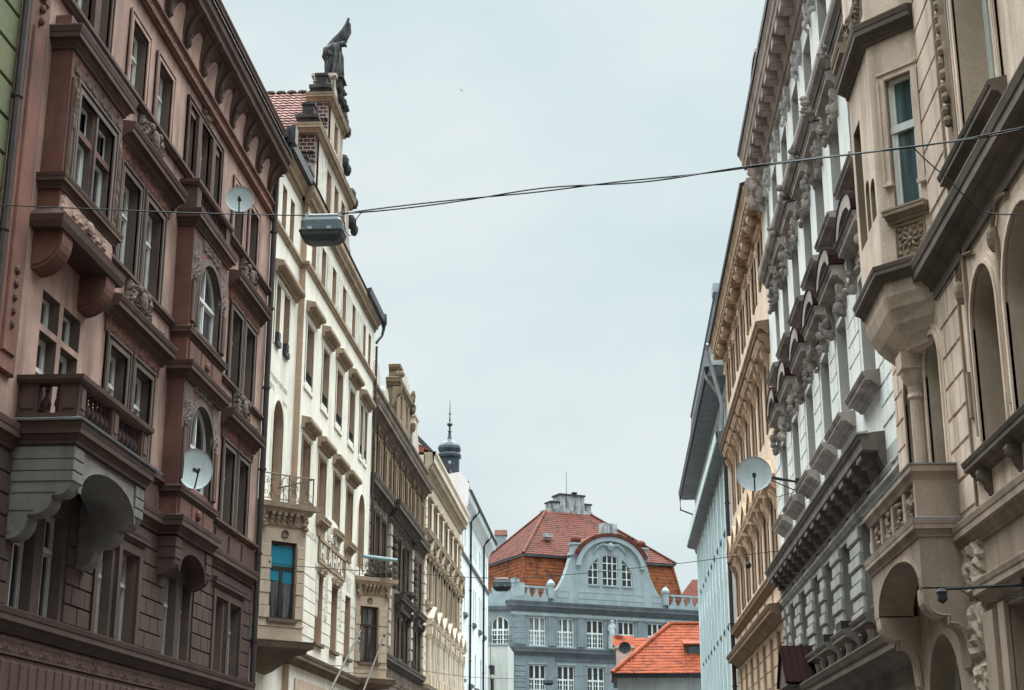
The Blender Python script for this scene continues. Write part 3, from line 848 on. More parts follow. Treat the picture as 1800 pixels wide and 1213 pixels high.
WL = [(42.45, 43.15, 14.72, 16.7), (43.65, 44.35, 14.72, 16.7), (42.8, 44.2, 10.1, 13.2, .7), (42.75, 43.35, 18.62, 20.0), (43.9, 44.5, 18.62, 20.0)]
mb = MB(); mb.wall(UL0, UL1, 0, 20.6, WL, depth=.34); H.part('wall', mb, [CR, OC])
T4 = [(46.15, 47.3), (48.95, 50.1), (51.6, 52.8), (54.3, 55.45), (56.75, 57.4), (57.8, 58.45)]
WR = [(a, b, 14.62, 16.55) for a, b in T4] + [(a, b, 10.7, 12.68) for a, b in ((46.2, 47.35), (49.0, 50.2), (51.75, 52.95), (54.4, 55.6))] + [(57.0, 58.45, 10.2, 13.1, .7)]
WR += [(a, b, 6.58, 8.82) for a, b in ((49.2, 50.45), (52.05, 53.2), (54.75, 55.95))]
WR += [(a, b, 18.55, 19.95) for a, b in ((46.5, 47.2), (48.2, 48.95), (50.2, 50.95), (52.3, 53.05), (54.4, 55.1), (57.0, 57.6), (58.3, 58.9))]
mb = MB(); mb.wall(UL1, UR1, 0, 20.6, WR, n=RN, depth=.36); mb.poly([(UL1, 0, 0), (UL1, RN, 0), (UL1, RN, 20.6), (UL1, 0, 20.6)], 1); mb.poly([(UR1, -.3, 0), (UR1, RN, 0), (UR1, RN, 20.6), (UR1, -.3, 20.6)], 1)
H.part('risalit_wall', mb, [CR, OC])
H.body(UL0, UR1, 20.6, -11, CR)
for o in WL:
    H.window(*o[:4], n=-.26, rise=o[4] if len(o) > 4 else 0, fm=F_BROWN, gm=gp(), mull=1 if o[1] - o[0] > 1 else 0, tr=.62)
for o in WR:
    H.window(*o[:4], n=RN - .28, rise=o[4] if len(o) > 4 else 0, fm=F_BROWN, gm=gp(), mull=1 if o[1] - o[0] > 1 else 0, tr=.66)
def hood(a, b, z, n, mat=OT, d=.3, nm='window_hood', par=None):
    mb = MB(); mb.sweep([(a, n), (b, n)], [(-.02, z - .34), (d * .3, z - .34), (d * .36, z - .28), (d * .38, z - .2), (d * .9, z - .17), (d, z - .12), (d, z - .02), (-.02, z + .06)])
    q = a + .12
    while q < b - .15:
        mb.box(q, q + .08, n, n + d * .62, z - .27, z - .19); q += .17
    return H.part(nm, mb, mat, par)
hood(42.1, 45.3, 17.25, 0)
mb = MB(); mb.surround(42.45, 44.35, 14.72, 16.75, .12, .03); H.part('architrave', mb, CR)
for a, b, zz in ((45.95, 48.0, 17.2), (48.65, 50.75, 17.2), (51.3, 53.4, 17.2), (54.0, 56.1, 17.2), (56.5, 59.0, 17.05)): hood(a + .02, b - .1, zz, RN)
for a, b in ((45.95, 48.0), (48.65, 50.75), (51.4, 53.5), (54.05, 56.15)): hood(a + .02, b - .1, 13.32, RN)
for a, b in T4:
    mb = MB(); mb.surround(a, b, 14.5, 16.6, .1, .03, n=RN); mb.box(a - .12, b + .12, RN, RN + .05, 14.3, 14.42); H.part('architrave', mb, CR)
    mb = MB(); mb.tube([(a + .03, RN - .02, 14.95), (b - .03, RN - .02, 14.95)], .02, 5); mb.tube([(a + .03, RN - .02, 14.72), (b - .03, RN - .02, 14.72)], .015, 5)
    q = a + .08
    while q < b: mb.tube([(q, RN - .02, 14.64), (q, RN - .02, 14.95)], .012, 4); q += .1
    H.part('window_guard', mb, IRON)
for q in (42.5, 43.7):
    mb = MB(); mb.box(q + .03, q + .6, -.1, .1, 14.73, 14.9); mb.box(q + .1, q + .35, -.05, .12, 14.9, 15.12); H.part('window_box', mb, ZDARK)
for a, b in ((46.2, 47.35), (49.0, 50.2), (51.75, 52.95), (54.4, 55.6)):
    mb = MB(); mb.surround(a, b, 10.7, 12.68, .1, .03, n=RN); mb.sweep([(a - .18, RN), (b + .18, RN)], cprof(10.35, 10.68, .26)); mb.box(a, b, RN, RN + .05, 10.05, 10.35); H.part('window_sill', mb, OT)
for a, b, c, d in [o[:4] for o in WR if o[2] == 6.58]:
    mb = MB(); mb.box(a - .08, b + .12, RN - .2, RN + .12, 6.46, 6.56); H.part('window_sill', mb, DKO)
mb = MB(); mb.surround(42.8, 44.2, 10.1, 13.2, .16, .03, rise=.7); H.part('architrave', mb, CR)
mb = MB(); mb.surround(57.0, 58.45, 10.2, 13.1, .12, .03, n=RN, rise=.7); H.part('architrave', mb, CR)
# string course under the attic storey with its step over the risalit edge
mb = MB(); mb.sweep([(UL0, 0), (UL1, 0), (UL1, RN), (UR1, RN)], sprof(18.25, 18.45, .12)); H.part('string_course', mb, OT)
# sgraffito panels between the attic windows
for a, b in ((47.35, 48.05), (49.1, 50.05), (51.1, 52.15), (53.2, 54.25), (55.25, 56.85)):
    mb = MB(); mb.box(a, b, RN - .01, RN + .012, 18.6, 20.0); mb.relief(a + .05, b - .05, 18.66, 19.95, RN + .013, .025, int(a * 10)); H.part('sgraffito_panel', mb, SGR)
# eaves: wooden coved soffit, gutter, tile edge
for a, b, n, dz in ((UL0, 45.3, 0, .12), (45.3, UR1 + .1, RN, 0)):
    mb = MB(); mb.sweep([(a, n), (b, n)], [(-.05, 20.42), (.04, 20.42), (.07, 20.55 + dz), (.22, 20.74 + dz), (.25, 20.78 + dz), (.25, 20.98 + dz), (-.05, 21.04 + dz)])
    q = a + .05
    while q < b - .1: mb.box(q, q + .07, n + .05, n + .17, 20.5 + dz * .5, 20.62 + dz * .8); q += .14
    H.part('eaves', mb, OT)
GUT = [(.22, 21.02), (.24, 20.92), (.30, 20.88), (.38, 20.92), (.40, 21.2), (.35, 21.16), (.26, 21.16)]
mb = MB(); mb.sweep([(UL0, 0), (45.25, 0)], [(d_, z_ + .06) for d_, z_ in GUT]); H.part('gutter', mb, ZDARK)
mb = MB(); mb.sweep([(56.2, RN), (UR1 + .3, RN)], GUT); H.part('gutter', mb, ZDARK)
DT = plaster('old_dark_tile', (.06, .04, .036), var=.4)
mb = MB()
q = 45.35
while q < 59.9: mb.prism_u([(RN + .24, 21.0), (RN + .30, 21.02), (RN - .05, 21.62), (RN - .12, 21.55)], q, q + .17); q += .2
H.part('eaves_tiles', mb, DT)
mb = MB(); mb.box(41.55, 41.95, .3, .58, 20.85, 21.4); mb.tube([(41.75, .42, 20.9), (41.7, .34, 20.6), (41.6, .2, 20.3), (41.52, .1, 20.1)], .07, 8); H.part('rain_hopper', mb, ZDARK)
mb = MB(); mb.lathe(60.1, RN + .33, [(.05, 20.55), (.08, 20.75), (.14, 20.9), (.11, 21.3)], 8); mb.tube([(60.1, RN + .32, 20.65), (60.05, RN + .28, 20.35), (59.9, RN + .14, 20.1), (59.82, RN + .08, 19.95)], .06, 8); H.part('rain_hopper', mb, ZDARK)
pipe(H, 59.8, RN + .1, 0, 19.8, .05, mat=PIPE)
# roof, pale-ribbed tiles seen edge on
TL = tile('weathered_pink_tile', (0.27, 0.15, 0.135), (0.13, 0.048, 0.042), scale=2.5)
mb = MB()
for sg in (-1, 1):                                              # cross roof behind the gable, its ridge square to the street
    hh_, ww_ = 4.6, 4.55
    tilegrid(mb, (49.85 + sg * ww_, -5.2 if sg < 0 else -.6, 22.0), (0, 1, 0) if sg < 0 else (0, -1, 0), (-sg * ww_, 0, hh_), 4.6, math.hypot(hh_, ww_), tw=.23, th=.27, amp=.03, step=.05)
CRF = H.part('cross_roof', mb, TL)
mb = MB()
for sg in (-1, 1): mb.poly([(49.85 + sg * ww_, -5.2, 21.95), (49.85 + sg * ww_, -.5, 21.95), (49.85, -.5, 26.55), (49.85, -5.2, 26.55)])
mb.poly([(49.85 - ww_, -5.2, 21.95), (49.85 + ww_, -5.2, 21.95), (49.85, -5.2, 26.55)])
H.part('roof_boarding', mb, DT, CRF)
mb = MB()
for i in range(12): mb.ball(49.85, -.7 - i * .4, 26.64, .13, .22, .11, 6, 4)
H.part('ridge_tiles', mb, DT, CRF)
mb = MB(); mb.loft([[(u, .1, 20.9), (u, -3.1, 22.6), (u, -11, 20.9)] for u in (UL0, UR1)]); H.part('roof', mb, DT)

# stepped gable
GM = plaster('gable_plaster', (0.52, 0.45, 0.375), var=0.3, dirt=0.95, dirtcol=(0.15, 0.12, 0.10))
BRK, bt, bb = nodes_for('dark_gable_brick')
bk = bt.nodes.new('ShaderNodeTexBrick'); bk.inputs['Scale'].default_value = 1.0
bk.inputs['Color1'].default_value = (.10, .045, .04, 1); bk.inputs['Color2'].default_value = (.06, .03, .03, 1); bk.inputs['Mortar'].default_value = (.42, .38, .34, 1)
bk.inputs['Brick Width'].default_value = .26; bk.inputs['Row Height'].default_value = .14; bk.inputs['Mortar Size'].default_value = .014
tcx = bt.nodes.new('ShaderNodeTexCoord'); sx = bt.nodes.new('ShaderNodeSeparateXYZ'); cx_ = bt.nodes.new('ShaderNodeCombineXYZ')
bt.links.new(tcx.outputs['Object'], sx.inputs[0]); bt.links.new(sx.outputs[0], cx_.inputs[0]); bt.links.new(sx.outputs[2], cx_.inputs[1]); bt.links.new(cx_.outputs[0], bk.inputs['Vector']); bt.links.new(bk.outputs['Color'], bb.inputs['Base Color']); bb.inputs['Roughness'].default_value = .9
GN = RN
g1 = [(48.55, 49.3, 21.5, 23.0), (50.0, 50.75, 21.5, 23.0), (51.4, 52.15, 21.5, 23.0)]
mb = MB(); mb.wall(46.95, 52.95, 20.6, 23.4, g1, n=GN, depth=.34)
GAB = H.part('gable', mb, [GM, OC])
for o in g1: H.window(*o, n=GN - .26, fm=F_BROWN, gm=G_DARK, mull=1, tr=.66, parent=GAB)
mb = MB(); mb.box(46.97, 52.93, GN - .75, GN - .36, 20.6, 23.38); H.part('gable_brickwork', mb, BRK, GAB)
for a, b in ((52.95, 53.35),):
    s_ = 1 if a < 50 else -1
    e_ = b if s_ > 0 else a
    P = [(e_, 20.6), (e_, 23.4)] + [(e_ - s_ * (.75 - .75 * math.cos(t * math.pi / 2 / 8)), 23.4 - 1.6 * math.sin(t * math.pi / 2 / 8)) for t in range(1, 9)] + [(e_ - s_ * .75, 20.6)]
    mb = MB(); mb.prism_n(P, GN - .5, GN - .02); H.part('gable_volute', mb, GM, GAB)
g2 = [(49.55, 50.2, 24.25, 25.3)]
mb = MB(); mb.wall(48.75, 51.25, 23.6, 25.6, g2, n=GN, depth=.34); H.part('gable_upper_wall', mb, [GM, OC], GAB)
H.window(*g2[0], n=GN - .26, fm=F_BROWN, gm=G_DARK, mull=0, tr=.6, parent=GAB)
mb = MB(); mb.box(48.77, 51.23, GN - .75, GN - .36, 23.6, 25.58); H.part('gable_brickwork', mb, BRK, GAB)
for s_, e_ in ((-1, 51.25),):
    P = [(e_, 23.62), (e_, 25.6)] + [(e_ - s_ * (1.3 - 1.3 * math.cos(t * math.pi / 2 / 8)), 25.6 - 1.75 * math.sin(t * math.pi / 2 / 8)) for t in range(1, 9)] + [(e_ - s_ * 1.3, 23.62)]
    mb = MB(); mb.prism_n(P, GN - .45, GN - .02); H.part('gable_volute', mb, GM, GAB)
mb = MB(); mb.sweep([(46.3, GN - .8), (46.3, GN), (53.4, GN), (53.4, GN - .8)], cprof(23.36, 23.66, .22)); mb.box(46.3, 53.4, GN - .8, GN, 23.37, 23.68); H.part('gable_cornice', mb, OT, GAB)
mb = MB(); mb.sweep([(48.3, GN - .8), (48.3, GN), (51.5, GN), (51.5, GN - .8)], cprof(25.5, 25.78, .22)); mb.box(48.3, 51.5, GN - .8, GN, 25.51, 25.8); H.part('gable_cornice', mb, OT, GAB)
mb = MB(); mb.box(49.25, 50.55, GN - .8, GN, 25.8, 26.95); mb.box(49.15, 50.65, GN - .85, GN + .06, 26.95, 27.06); H.part('pedestal', mb, GM, GAB)
mb = MB(); mb.relief(51.0, 52.2, 23.8, 25.3, GN + .0, .02, 4) if False else mb.box(51.5, 52.1, GN - .3, GN + .004, 23.8, 24.4); H.part('gable_panel', mb, SGR, GAB)
mb = MB(); mb.relief(47.05, 48.4, 20.9, 23.2, GN + .004, .03, 14); H.part('sgraffito_panel', mb, SGR, GAB)
mb = MB(); mb.box(46.5, 46.945, GN - .74, GN - .05, 22.75, 23.37); mb.box(46.62, 46.945, GN - .6, GN - .05, 22.45, 22.75); H.part('gable_brick_end', mb, BRK, GAB)
mb = MB(); mb.box(46.7, 46.945, GN - .74, GN - .06, 20.9, 22.45); mb.ball(46.75, GN - .35, 22.4, .12, .25, .25, 8, 6); H.part('gable_end_plaster', mb, GM, GAB)
mb = MB(); mb.box(48.35, 48.745, GN - .74, GN - .05, 24.9, 25.5); mb.box(48.5, 48.745, GN - .6, GN - .05, 24.6, 24.9); H.part('gable_brick_end', mb, BRK, GAB)
mb = MB(); mb.box(48.55, 48.745, GN - .74, GN - .06, 23.69, 24.6); H.part('gable_end_plaster', mb, GM, GAB)
mb = MB(); mb.box(49.1, 49.245, GN - .74, GN - .05, 25.81, 26.9); H.part('gable_brick_end', mb, BRK, GAB)
SOOT = plaster('sooty_stone', (.045, .04, .042), var=.5, dirt=.3, dirtcol=(.16, .15, .14), scale=3)
def urn(u, n, z, s_=1.0):
    mb = MB(); mb.box(u - .32 * s_, u + .32 * s_, n - .32 * s_, n + .32 * s_, z, z + .3 * s_); mb.box(u - .4 * s_, u + .4 * s_, n - .4 * s_, n + .4 * s_, z + .3 * s_, z + .42 * s_)
    mb.box(u - .2 * s_, u + .2 * s_, n - .2 * s_, n + .2 * s_, z + .42 * s_, z + .85 * s_); mb.box(u - .24 * s_, u + .24 * s_, n - .24 * s_, n + .24 * s_, z + .85 * s_, z + .95 * s_)
    return H.part('gable_pinnacle', mb, SOOT, GAB)
urn(46.75, GN - .35, 23.68); urn(48.75, GN - .35, 25.8); urn(45.9, GN - .35, 21.4, .95); urn(53.0, GN - .35, 23.68, .7); urn(51.2, GN - .35, 25.8, .8)
mb = MB(); mb.box(45.6, 46.2, GN - .7, GN - .05, 20.9, 21.4); H.part('gable_pier', mb, OC, GAB)
for u, z in ((51.3, 26.05), (53.3, 23.95), (53.45, 22.9), (51.6, 24.6)):
    mb = MB(); mb.ball(u, GN, z, .25, .2, .3, 8, 5); mb.ball(u + .1, GN + .12, z - .3, .18, .16, .25, 8, 5); H.part('gable_ornament', mb, SOOT, GAB)
mb = MB(); mb.console(49.55, 50.2, 26.2, 27.05, .38); carv(mb, 50.3, .15, 26.55, .3, .35, .5, 9, 18); H.part('statue_corbel', mb, SOOT, GAB)
mb = MB(); mb.ball(50.9, GN - .1, 26.6, .3, .25, .42, 9, 6); mb.ball(51.0, GN - .05, 26.15, .26, .25, .35, 9, 6); mb.ball(50.8, GN - .1, 26.95, .2, .2, .25, 8, 5); H.part('gable_ornament', mb, SOOT, GAB)

# pointed bays (mezzanine) with balcony on top
def bay(ub, n0, t, ztop, zbot, zwt, zwb, paneblue, wpos):
    tip = (ub + t, n0 + t); end = (ub + 2 * t, n0)
    d = Vector((1, 1)).normalized(); nn = Vector((-1, 1)).normalized()
    Ln = t * math.sqrt(2)
    mb = MB()
    def W(s, o, z): return (ub + d.x * s + nn.x * o, n0 + d.y * s + nn.y * o, z)
    wm, ww = wpos, .43
    a, b = wm - ww, wm + ww
    # canted wall with opening
    for s0, s1, z0, z1 in ((0, a, zbot, ztop), (b, Ln, zbot, ztop), (a, b, zbot, zwb), (a, b, zwt, ztop)):
        mb.poly([W(s0, 0, z0), W(s1, 0, z0), W(s1, 0, z1), W(s0, 0, z1)])
    for p, q in (((a, zwb), (a, zwt)), ((b, zwb), (b, zwt)), ((a, zwb), (b, zwb)), ((a, zwt), (b, zwt))):
        mb.poly([W(p[0], 0, p[1]), W(q[0], 0, q[1]), W(q[0], -.16, q[1]), W(p[0], -.16, p[1])], 1)
    mb.poly([(tip[0], tip[1], zbot), (end[0], end[1], zbot), (end[0], end[1], ztop), (tip[0], tip[1], ztop)])
    for z in (zbot, ztop): mb.poly([(ub, n0, z), (tip[0], tip[1], z), (end[0], end[1], z)])
    B = H.part('pointed_bay', mb, [BAYM, OC])
    # window
    mb = MB()
    fw = .06; zt = zwb + (zwt - zwb) * .66
    for s0, s1, z0, z1 in ((a, a + fw, zwb, zwt), (b - fw, b, zwb, zwt), (a, b, zwb, zwb + fw), (a, b, zwt - fw, zwt), (a, b, zt - .05, zt + .05), (wm - .05, wm + .05, zwb, zt)):
        mb.loft([[W(s0, -.15, z0), W(s1, -.15, z0), W(s1, -.09, z0), W(s0, -.09, z0)], [W(s0, -.15, z1), W(s1, -.15, z1), W(s1, -.09, z1), W(s0, -.09, z1)]])
    f = H.part('window', mb, F_BROWN, B)
    mb = MB(); mb.loft([[W(a, -.16, zwb), W(b, -.16, zwb), W(b, -.13, zwb), W(a, -.13, zwb)], [W(a, -.16, zwt), W(b, -.16, zwt), W(b, -.13, zwt), W(a, -.13, zwt)]]); H.part('pane', mb, G_CURT, f)
    if paneblue:
        for s0, s1, z0, z1 in ((a + fw, b - fw, zt + .05, zwt - fw - .06), (a + fw, wm - .05, zt - .36, zt - .05), (wm + .05, b - fw, zt - .42, zt - .05)):
            mb = MB(); mb.loft([[W(s0, -.128, z0), W(s1, -.128, z0), W(s1, -.12, z0), W(s0, -.12, z0)], [W(s0, -.128, z1), W(s1, -.128, z1), W(s1, -.12, z1), W(s0, -.12, z1)]]); H.part('roller_blind', mb, paint('turquoise_blind', (.02, .20, .30), rough=.6), f)
    mb = MB(); mb.loft([[W(a - .05, -.1, zwb - .1), W(b + .05, -.1, zwb - .1), W(b + .05, .09, zwb - .1), W(a - .05, .09, zwb - .1)], [W(a - .05, -.1, zwb), W(b + .05, -.1, zwb), W(b + .05, .09, zwb), W(a - .05, .09, zwb)]]); H.part('window_sill', mb, DKO, B)
    # quoin blocks left and right of the window
    mb = MB()
    for i in range(6):
        z0 = zwb + .0 + i * .345
        if i % 2 == 0 or True:
            e = .0 if i % 2 else .04
            for s0, s1 in ((.03, a - .02 + e * .5), (b + .02 - e * .5, Ln - .03)):
                mb.loft([[W(s0, 0, z0 + .015), W(s1, 0, z0 + .015), W(s1, 0, z0 + .345), W(s0, 0, z0 + .345)], [W(s0, .03 + e * .4, z0 + .015), W(s1, .03 + e * .4, z0 + .015), W(s1, .03 + e * .4, z0 + .33), W(s0, .03 + e * .4, z0 + .33)]])
    H.part('quoin_block', mb, BAYM, B)
    pth = [(ub - .1, n0 - .1), tip, (end[0] + .1, n0 - .1)]
    mb = MB(); mb.sweep(pth, [(-.05, zwb - .22), (.025, zwb - .22), (.025, zwb - .17), (-.05, zwb - .17)]); H.part('bay_string', mb, BAYM, B)
    mb = MB(); mb.sweep(pth, [(-.05, ztop - .12), (.1, ztop - .12), (.14, ztop - .02), (.26, ztop + .02), (.3, ztop + .16), (-.05, ztop + .2)]); mb.prism_z([(ub, n0), tip, end], ztop - .05, ztop + .18); H.part('balcony_slab', mb, BAYM, B)
    mb = MB(); mb.sweep(pth, [(-.05, zbot - .3), (.08, zbot - .3), (.12, zbot - .2), (.24, zbot - .14), (.27, zbot), (.29, zbot + .04), (-.05, zbot + .1)]); mb.prism_z([(ub, n0), tip, end], zbot - .3, zbot)
    H.part('bay_base', mb, DKO, B)
    mb = MB(); mb.loft([[(ub + .1, n0, zbot - .3), (tip[0], tip[1] - .15, zbot - .3), (end[0] - .1, n0, zbot - .3)], [(ub + .6, n0, zbot - .8), (tip[0], n0 + .35, zbot - .75), (end[0] - .6, n0, zbot - .8)]]); H.part('bay_corbel', mb, DKO, B)
    # modillions below the slab, corner brackets, rosette, ornament
    mb = MB()
    for k in range(5):
        s0 = .34 + k * (Ln - .62) / 5
        for (o1, z0, z1) in ((.20, ztop - .2, ztop - .1), (.15, ztop - .3, ztop - .2), (.09, ztop - .42, ztop - .3)):
            mb.loft([[W(s0, -.01, z0), W(s0 + .1, -.01, z0), W(s0 + .1, o1, z0), W(s0, o1, z0)], [W(s0, -.01, z1), W(s0 + .1, -.01, z1), W(s0 + .1, o1, z1), W(s0, o1, z1)]])
    mb.loft([[W(.25, 0, ztop - .48), W(Ln - .2, 0, ztop - .48), W(Ln - .2, .05, ztop - .48), W(.25, .05, ztop - .48)], [W(.25, 0, ztop - .42), W(Ln - .2, 0, ztop - .42), W(Ln - .2, .06, ztop - .42), W(.25, .06, ztop - .42)]])
    H.part('modillions', mb, OT, B)
    mb = MB()
    for s0 in (.1, Ln - .12):
        for i in range(4):
            p = W(s0 + (i % 2) * .05, .09, ztop - .18 - i * .11); mb.ball(*p, .09, .09, .08, 7, 5)
    H.part('corner_carving', mb, OT, B)
    # monogram roundel
    mb = MB(); c = (wm, zwt + .22)
    rr = .11
    pts = [W(c[0] + rr * math.cos(t * math.pi / 8), .02, c[1] + rr * math.sin(t * math.pi / 8)) for t in range(17)]
    mb.tube(pts, .014, 5)
    for ds in (-.035, .035): mb.tube([W(c[0] + ds, .02, c[1] - .09), W(c[0] + ds, .02, c[1] + .09)], .012, 4)
    mb.tube([W(c[0] - .08, .02, c[1] + .02), W(c[0] + .0, .02, c[1] + .09), W(c[0] + .08, .02, c[1] + .02)], .01, 4)
    H.part('roundel', mb, DKO, B)
    # wrought iron railing
    zr = ztop + .2
    RL = MB(); o = .14
    cor = [W(.05, o, 0), W(Ln + .12, o, 0)]
    def RW(s, z): return W(.05 + s * (Ln + .05), o, z)
    e2 = (end[0], end[1] + .0)
    RL.tube([RW(0, zr + .78), RW(1, zr + .78)], .02, 6); RL.tube([RW(0, zr + .06), RW(1, zr + .06)], .016, 6)
    tp = RW(1, 0)
    RL.tube([(tp[0], tp[1], zr + .78), (e2[0], e2[1], zr + .78)], .02, 6); RL.tube([(tp[0], tp[1], zr + .06), (e2[0], e2[1], zr + .06)], .016, 6)
    for s in (0, .5, 1): RL.tube([RW(s, zr - .02), RW(s, zr + .8)], .022, 6)
    rr_ = random.Random(int(ub * 10))
    for k in range(26):
        s0 = rr_.uniform(.03, .95); z0 = rr_.uniform(.12, .66); r0 = rr_.uniform(.05, .13)
        a0_ = rr_.uniform(0, 6.28); sg = rr_.choice((-1, 1))
        pts = []
        for i in range(12):
            a_ = a0_ + sg * i * .62; r_ = r0 * (1 - i * .07)
            s_ = min(1, max(0, s0 + r_ * math.cos(a_) / Ln)); pts.append(RW(s_, zr + z0 + r_ * math.sin(a_)))
        RL.tube(pts, .009, 4)
    for s0 in (.08, .28, .52, .76):
        RL.tube([RW(s0, zr + .06), RW(s0 + .1, zr + .35), RW(s0 + .06, zr + .6), RW(s0 + .18, zr + .78)], .012, 4)
        RL.tube([RW(s0 + .2, zr + .06), RW(s0 + .04, zr + .4), RW(s0 + .12, zr + .78)], .011, 4)
    for k in range(5):
        q = (k + 1) / 6
        RL.tube([(tp[0] + (e2[0] - tp[0]) * q, tp[1] + (e2[1] - tp[1]) * q, zr + .04), (tp[0] + (e2[0] - tp[0]) * q, tp[1] + (e2[1] - tp[1]) * q, zr + .78)], .012, 4)
    H.part('iron_railing', RL, paint('old_pale_iron', (.16, .13, .105), rough=.6), B)
    return B, W, Ln
BA, WA, LA = bay(41.62, 0.0, 1.15, 9.62, 5.85, 8.7, 6.52, True, .9)
BB, WB, LB = bay(57.0, RN, 1.09, 9.62, 5.95, 8.7, 6.6, False, .68)
# side pier at bay A's wall end
mb = MB(); mb.box(41.45, 41.72, 0, .12, 5.9, 9.6); H.part('pier', mb, CR)
# rusticated joints of the mezzanine
mb = MB(); blocks(mb, 43.95, 59.6, 6.6, 8.9, .38, 1.2, .022, n=RN, holes=[(a - .02, b + .02, c - .1, d) for a, b, c, d in [o[:4] for o in WR] if c == 6.58] + [(43, 45.66, 0, 9)], jit=.004, stagger=False)
H.part('ashlar_blocks', mb, CR)
# ledge over the ground floor
mb = MB(); mb.sweep([(44.0, 0), (UL1, 0), (UL1, RN), (UR1, RN)], cprof(5.55, 5.95, .3)); H.part('ledge', mb, DKO)
mb = MB(); mb.box(46.4, 56.0, RN, RN + .05, 3.6, 5.2); H.part('ground_floor_panel', mb, BAYM)
# lettered sign with its arched relief
SGN = plaster('sign_brown_ground', (.20, .135, .092), var=.15, dirt=.3)
LET = plaster('raised_letter_cream', (.70, .66, .58), var=.08, dirt=.15)
s0, s1, zs0, zs1 = 49.35, 54.45, 9.28, 10.0
mb = MB(); mb.box(s0 + .05, s1 - .05, RN - .01, RN + .03, zs0, zs1 - .05); SG = H.part('sign', mb, SGN)
mb = MB(); mb.box(s0, s1, RN, RN + .06, zs1 - .05, zs1 + .06); mb.box(s0, s1, RN, RN + .06, zs0 - .06, zs0 + .02); mb.box(s0, s0 + .08, RN, RN + .06, zs0, zs1); mb.box(s1 - .08, s1, RN, RN + .06, zs0, zs1); H.part('sign_frame', mb, OT, SG)
FONT = {'H': [((0, 0), (0, 1)), ((1, 0), (1, 1)), ((0, .55), (1, .55))], 'L': [((0, 0), (0, 1)), ((0, .06), (.9, .06))],
        'A': [((0, 0), (.42, 1)), ((1, 0), (.58, 1)), ((.2, .36), (.8, .36)), ((.36, .96), (.64, .96))], 'O': None}
def letter(ch, u, z, w_, h_, n, th):
    mb = MB()
    if ch == 'O':
        pts_o = [(u + w_ / 2 + w_ / 2 * math.cos(t * math.pi / 10), z + h_ / 2 + h_ / 2 * math.sin(t * math.pi / 10)) for t in range(20)]
        pts_i = [(u + w_ / 2 + (w_ / 2 - th) * math.cos(t * math.pi / 10), z + h_ / 2 + (h_ / 2 - th) * math.sin(t * math.pi / 10)) for t in range(20)]
        mb.ring(pts_i, pts_o, n, n + .014)
    else:
        for k, (p, q) in enumerate(FONT[ch]):
            P = Vector((u + p[0] * (w_ - th) + th / 2, z + p[1] * h_)); Q = Vector((u + q[0] * (w_ - th) + th / 2, z + q[1] * h_))
            d = (Q - P).normalized(); nv = Vector((-d.y, d.x)) * th / 2
            e = .003 * (k % 2)
            mb.prism_n([tuple(P + nv), tuple(P - nv), tuple(Q - nv), tuple(Q + nv)], n, n + .014 + e)
    return mb
u = s0 + .35
for ch, w_ in zip("HLAHOL", (.62, .5, .66, .62, .62, .5)):
    H.part('letter', letter(ch, u, zs0 + .09, w_, .53, RN + .03, .14), LET, SG); u += w_ + .17
P = [(51.9 + 1.9 * math.cos(t * math.pi / 14), zs1 + .06 + .95 * math.sin(t * math.pi / 14)) for t in range(15)]
mb = MB(); mb.prism_n(P, RN - .01, RN + .04); H.part('sign_pediment', mb, CR, SG)
mb = MB(); mb.relief(50.6, 53.2, zs1 + .1, zs1 + .85, RN + .04, .1, 42); mb.ball(51.9, RN + .08, zs1 + .5, .22, .08, .3, 9, 6); H.part('carved_relief', mb, SGR, SG)
mb = MB(); mb.relief(46.5, 50.2, 9.75, 10.05, RN + .004, .03, 43, res=10, sym=False); mb.relief(53.8, 56.9, 9.75, 10.02, RN + .004, .03, 44, res=10, sym=False); H.part('carved_frieze', mb, SGR)
for a in (49.05, 50.7, 53.45):
    mb = MB(); mb.relief(a, a + .55, 7.4, 9.15, RN + .026, .04, int(a * 3)); H.part('sgraffito_panel', mb, SGR)
mb = MB(); mb.relief(54.85, 55.9, 8.95, 9.6, RN + .004, .05, 51); H.part('sgraffito_panel', mb, SGR)
for a in (49.25, 52.1):
    mb = MB(); mb.box(a - .05, a + 1.25, RN, RN + .1, 8.84, 9.05)
    for q in (a + .15, a + .95): mb.lathe(q, RN + .12, [(.1, 8.9), (.1, 9.02)], 8)
    H.part('window_head', mb, OT)
# faded painted text above the arched door
TXT = plaster('faded_lettering', (.44, .40, .34), var=.1, dirt=.2)
mb = MB()
def word(u, z, n_, hh, ww):
    r_ = random.Random(n_ + int(u * 9))
    for i in range(n_):
        x = u + i * ww
        mb.box(x, x + .03, 0, .006, z, z + hh)
        if r_.random() < .7: mb.box(x + .09, x + .12, 0, .006, z, z + hh)
        mb.box(x, x + .12, 0, .007, *((z + hh - .03, z + hh) if r_.random() < .5 else (z + .1, z + .13)))
H.part('faded_inscription', (word(42.15, 13.62, 15, .17, .165), word(42.15, 13.32, 4, .15, .165), word(44.05, 13.2, 4, .15, .165), mb)[3], TXT)
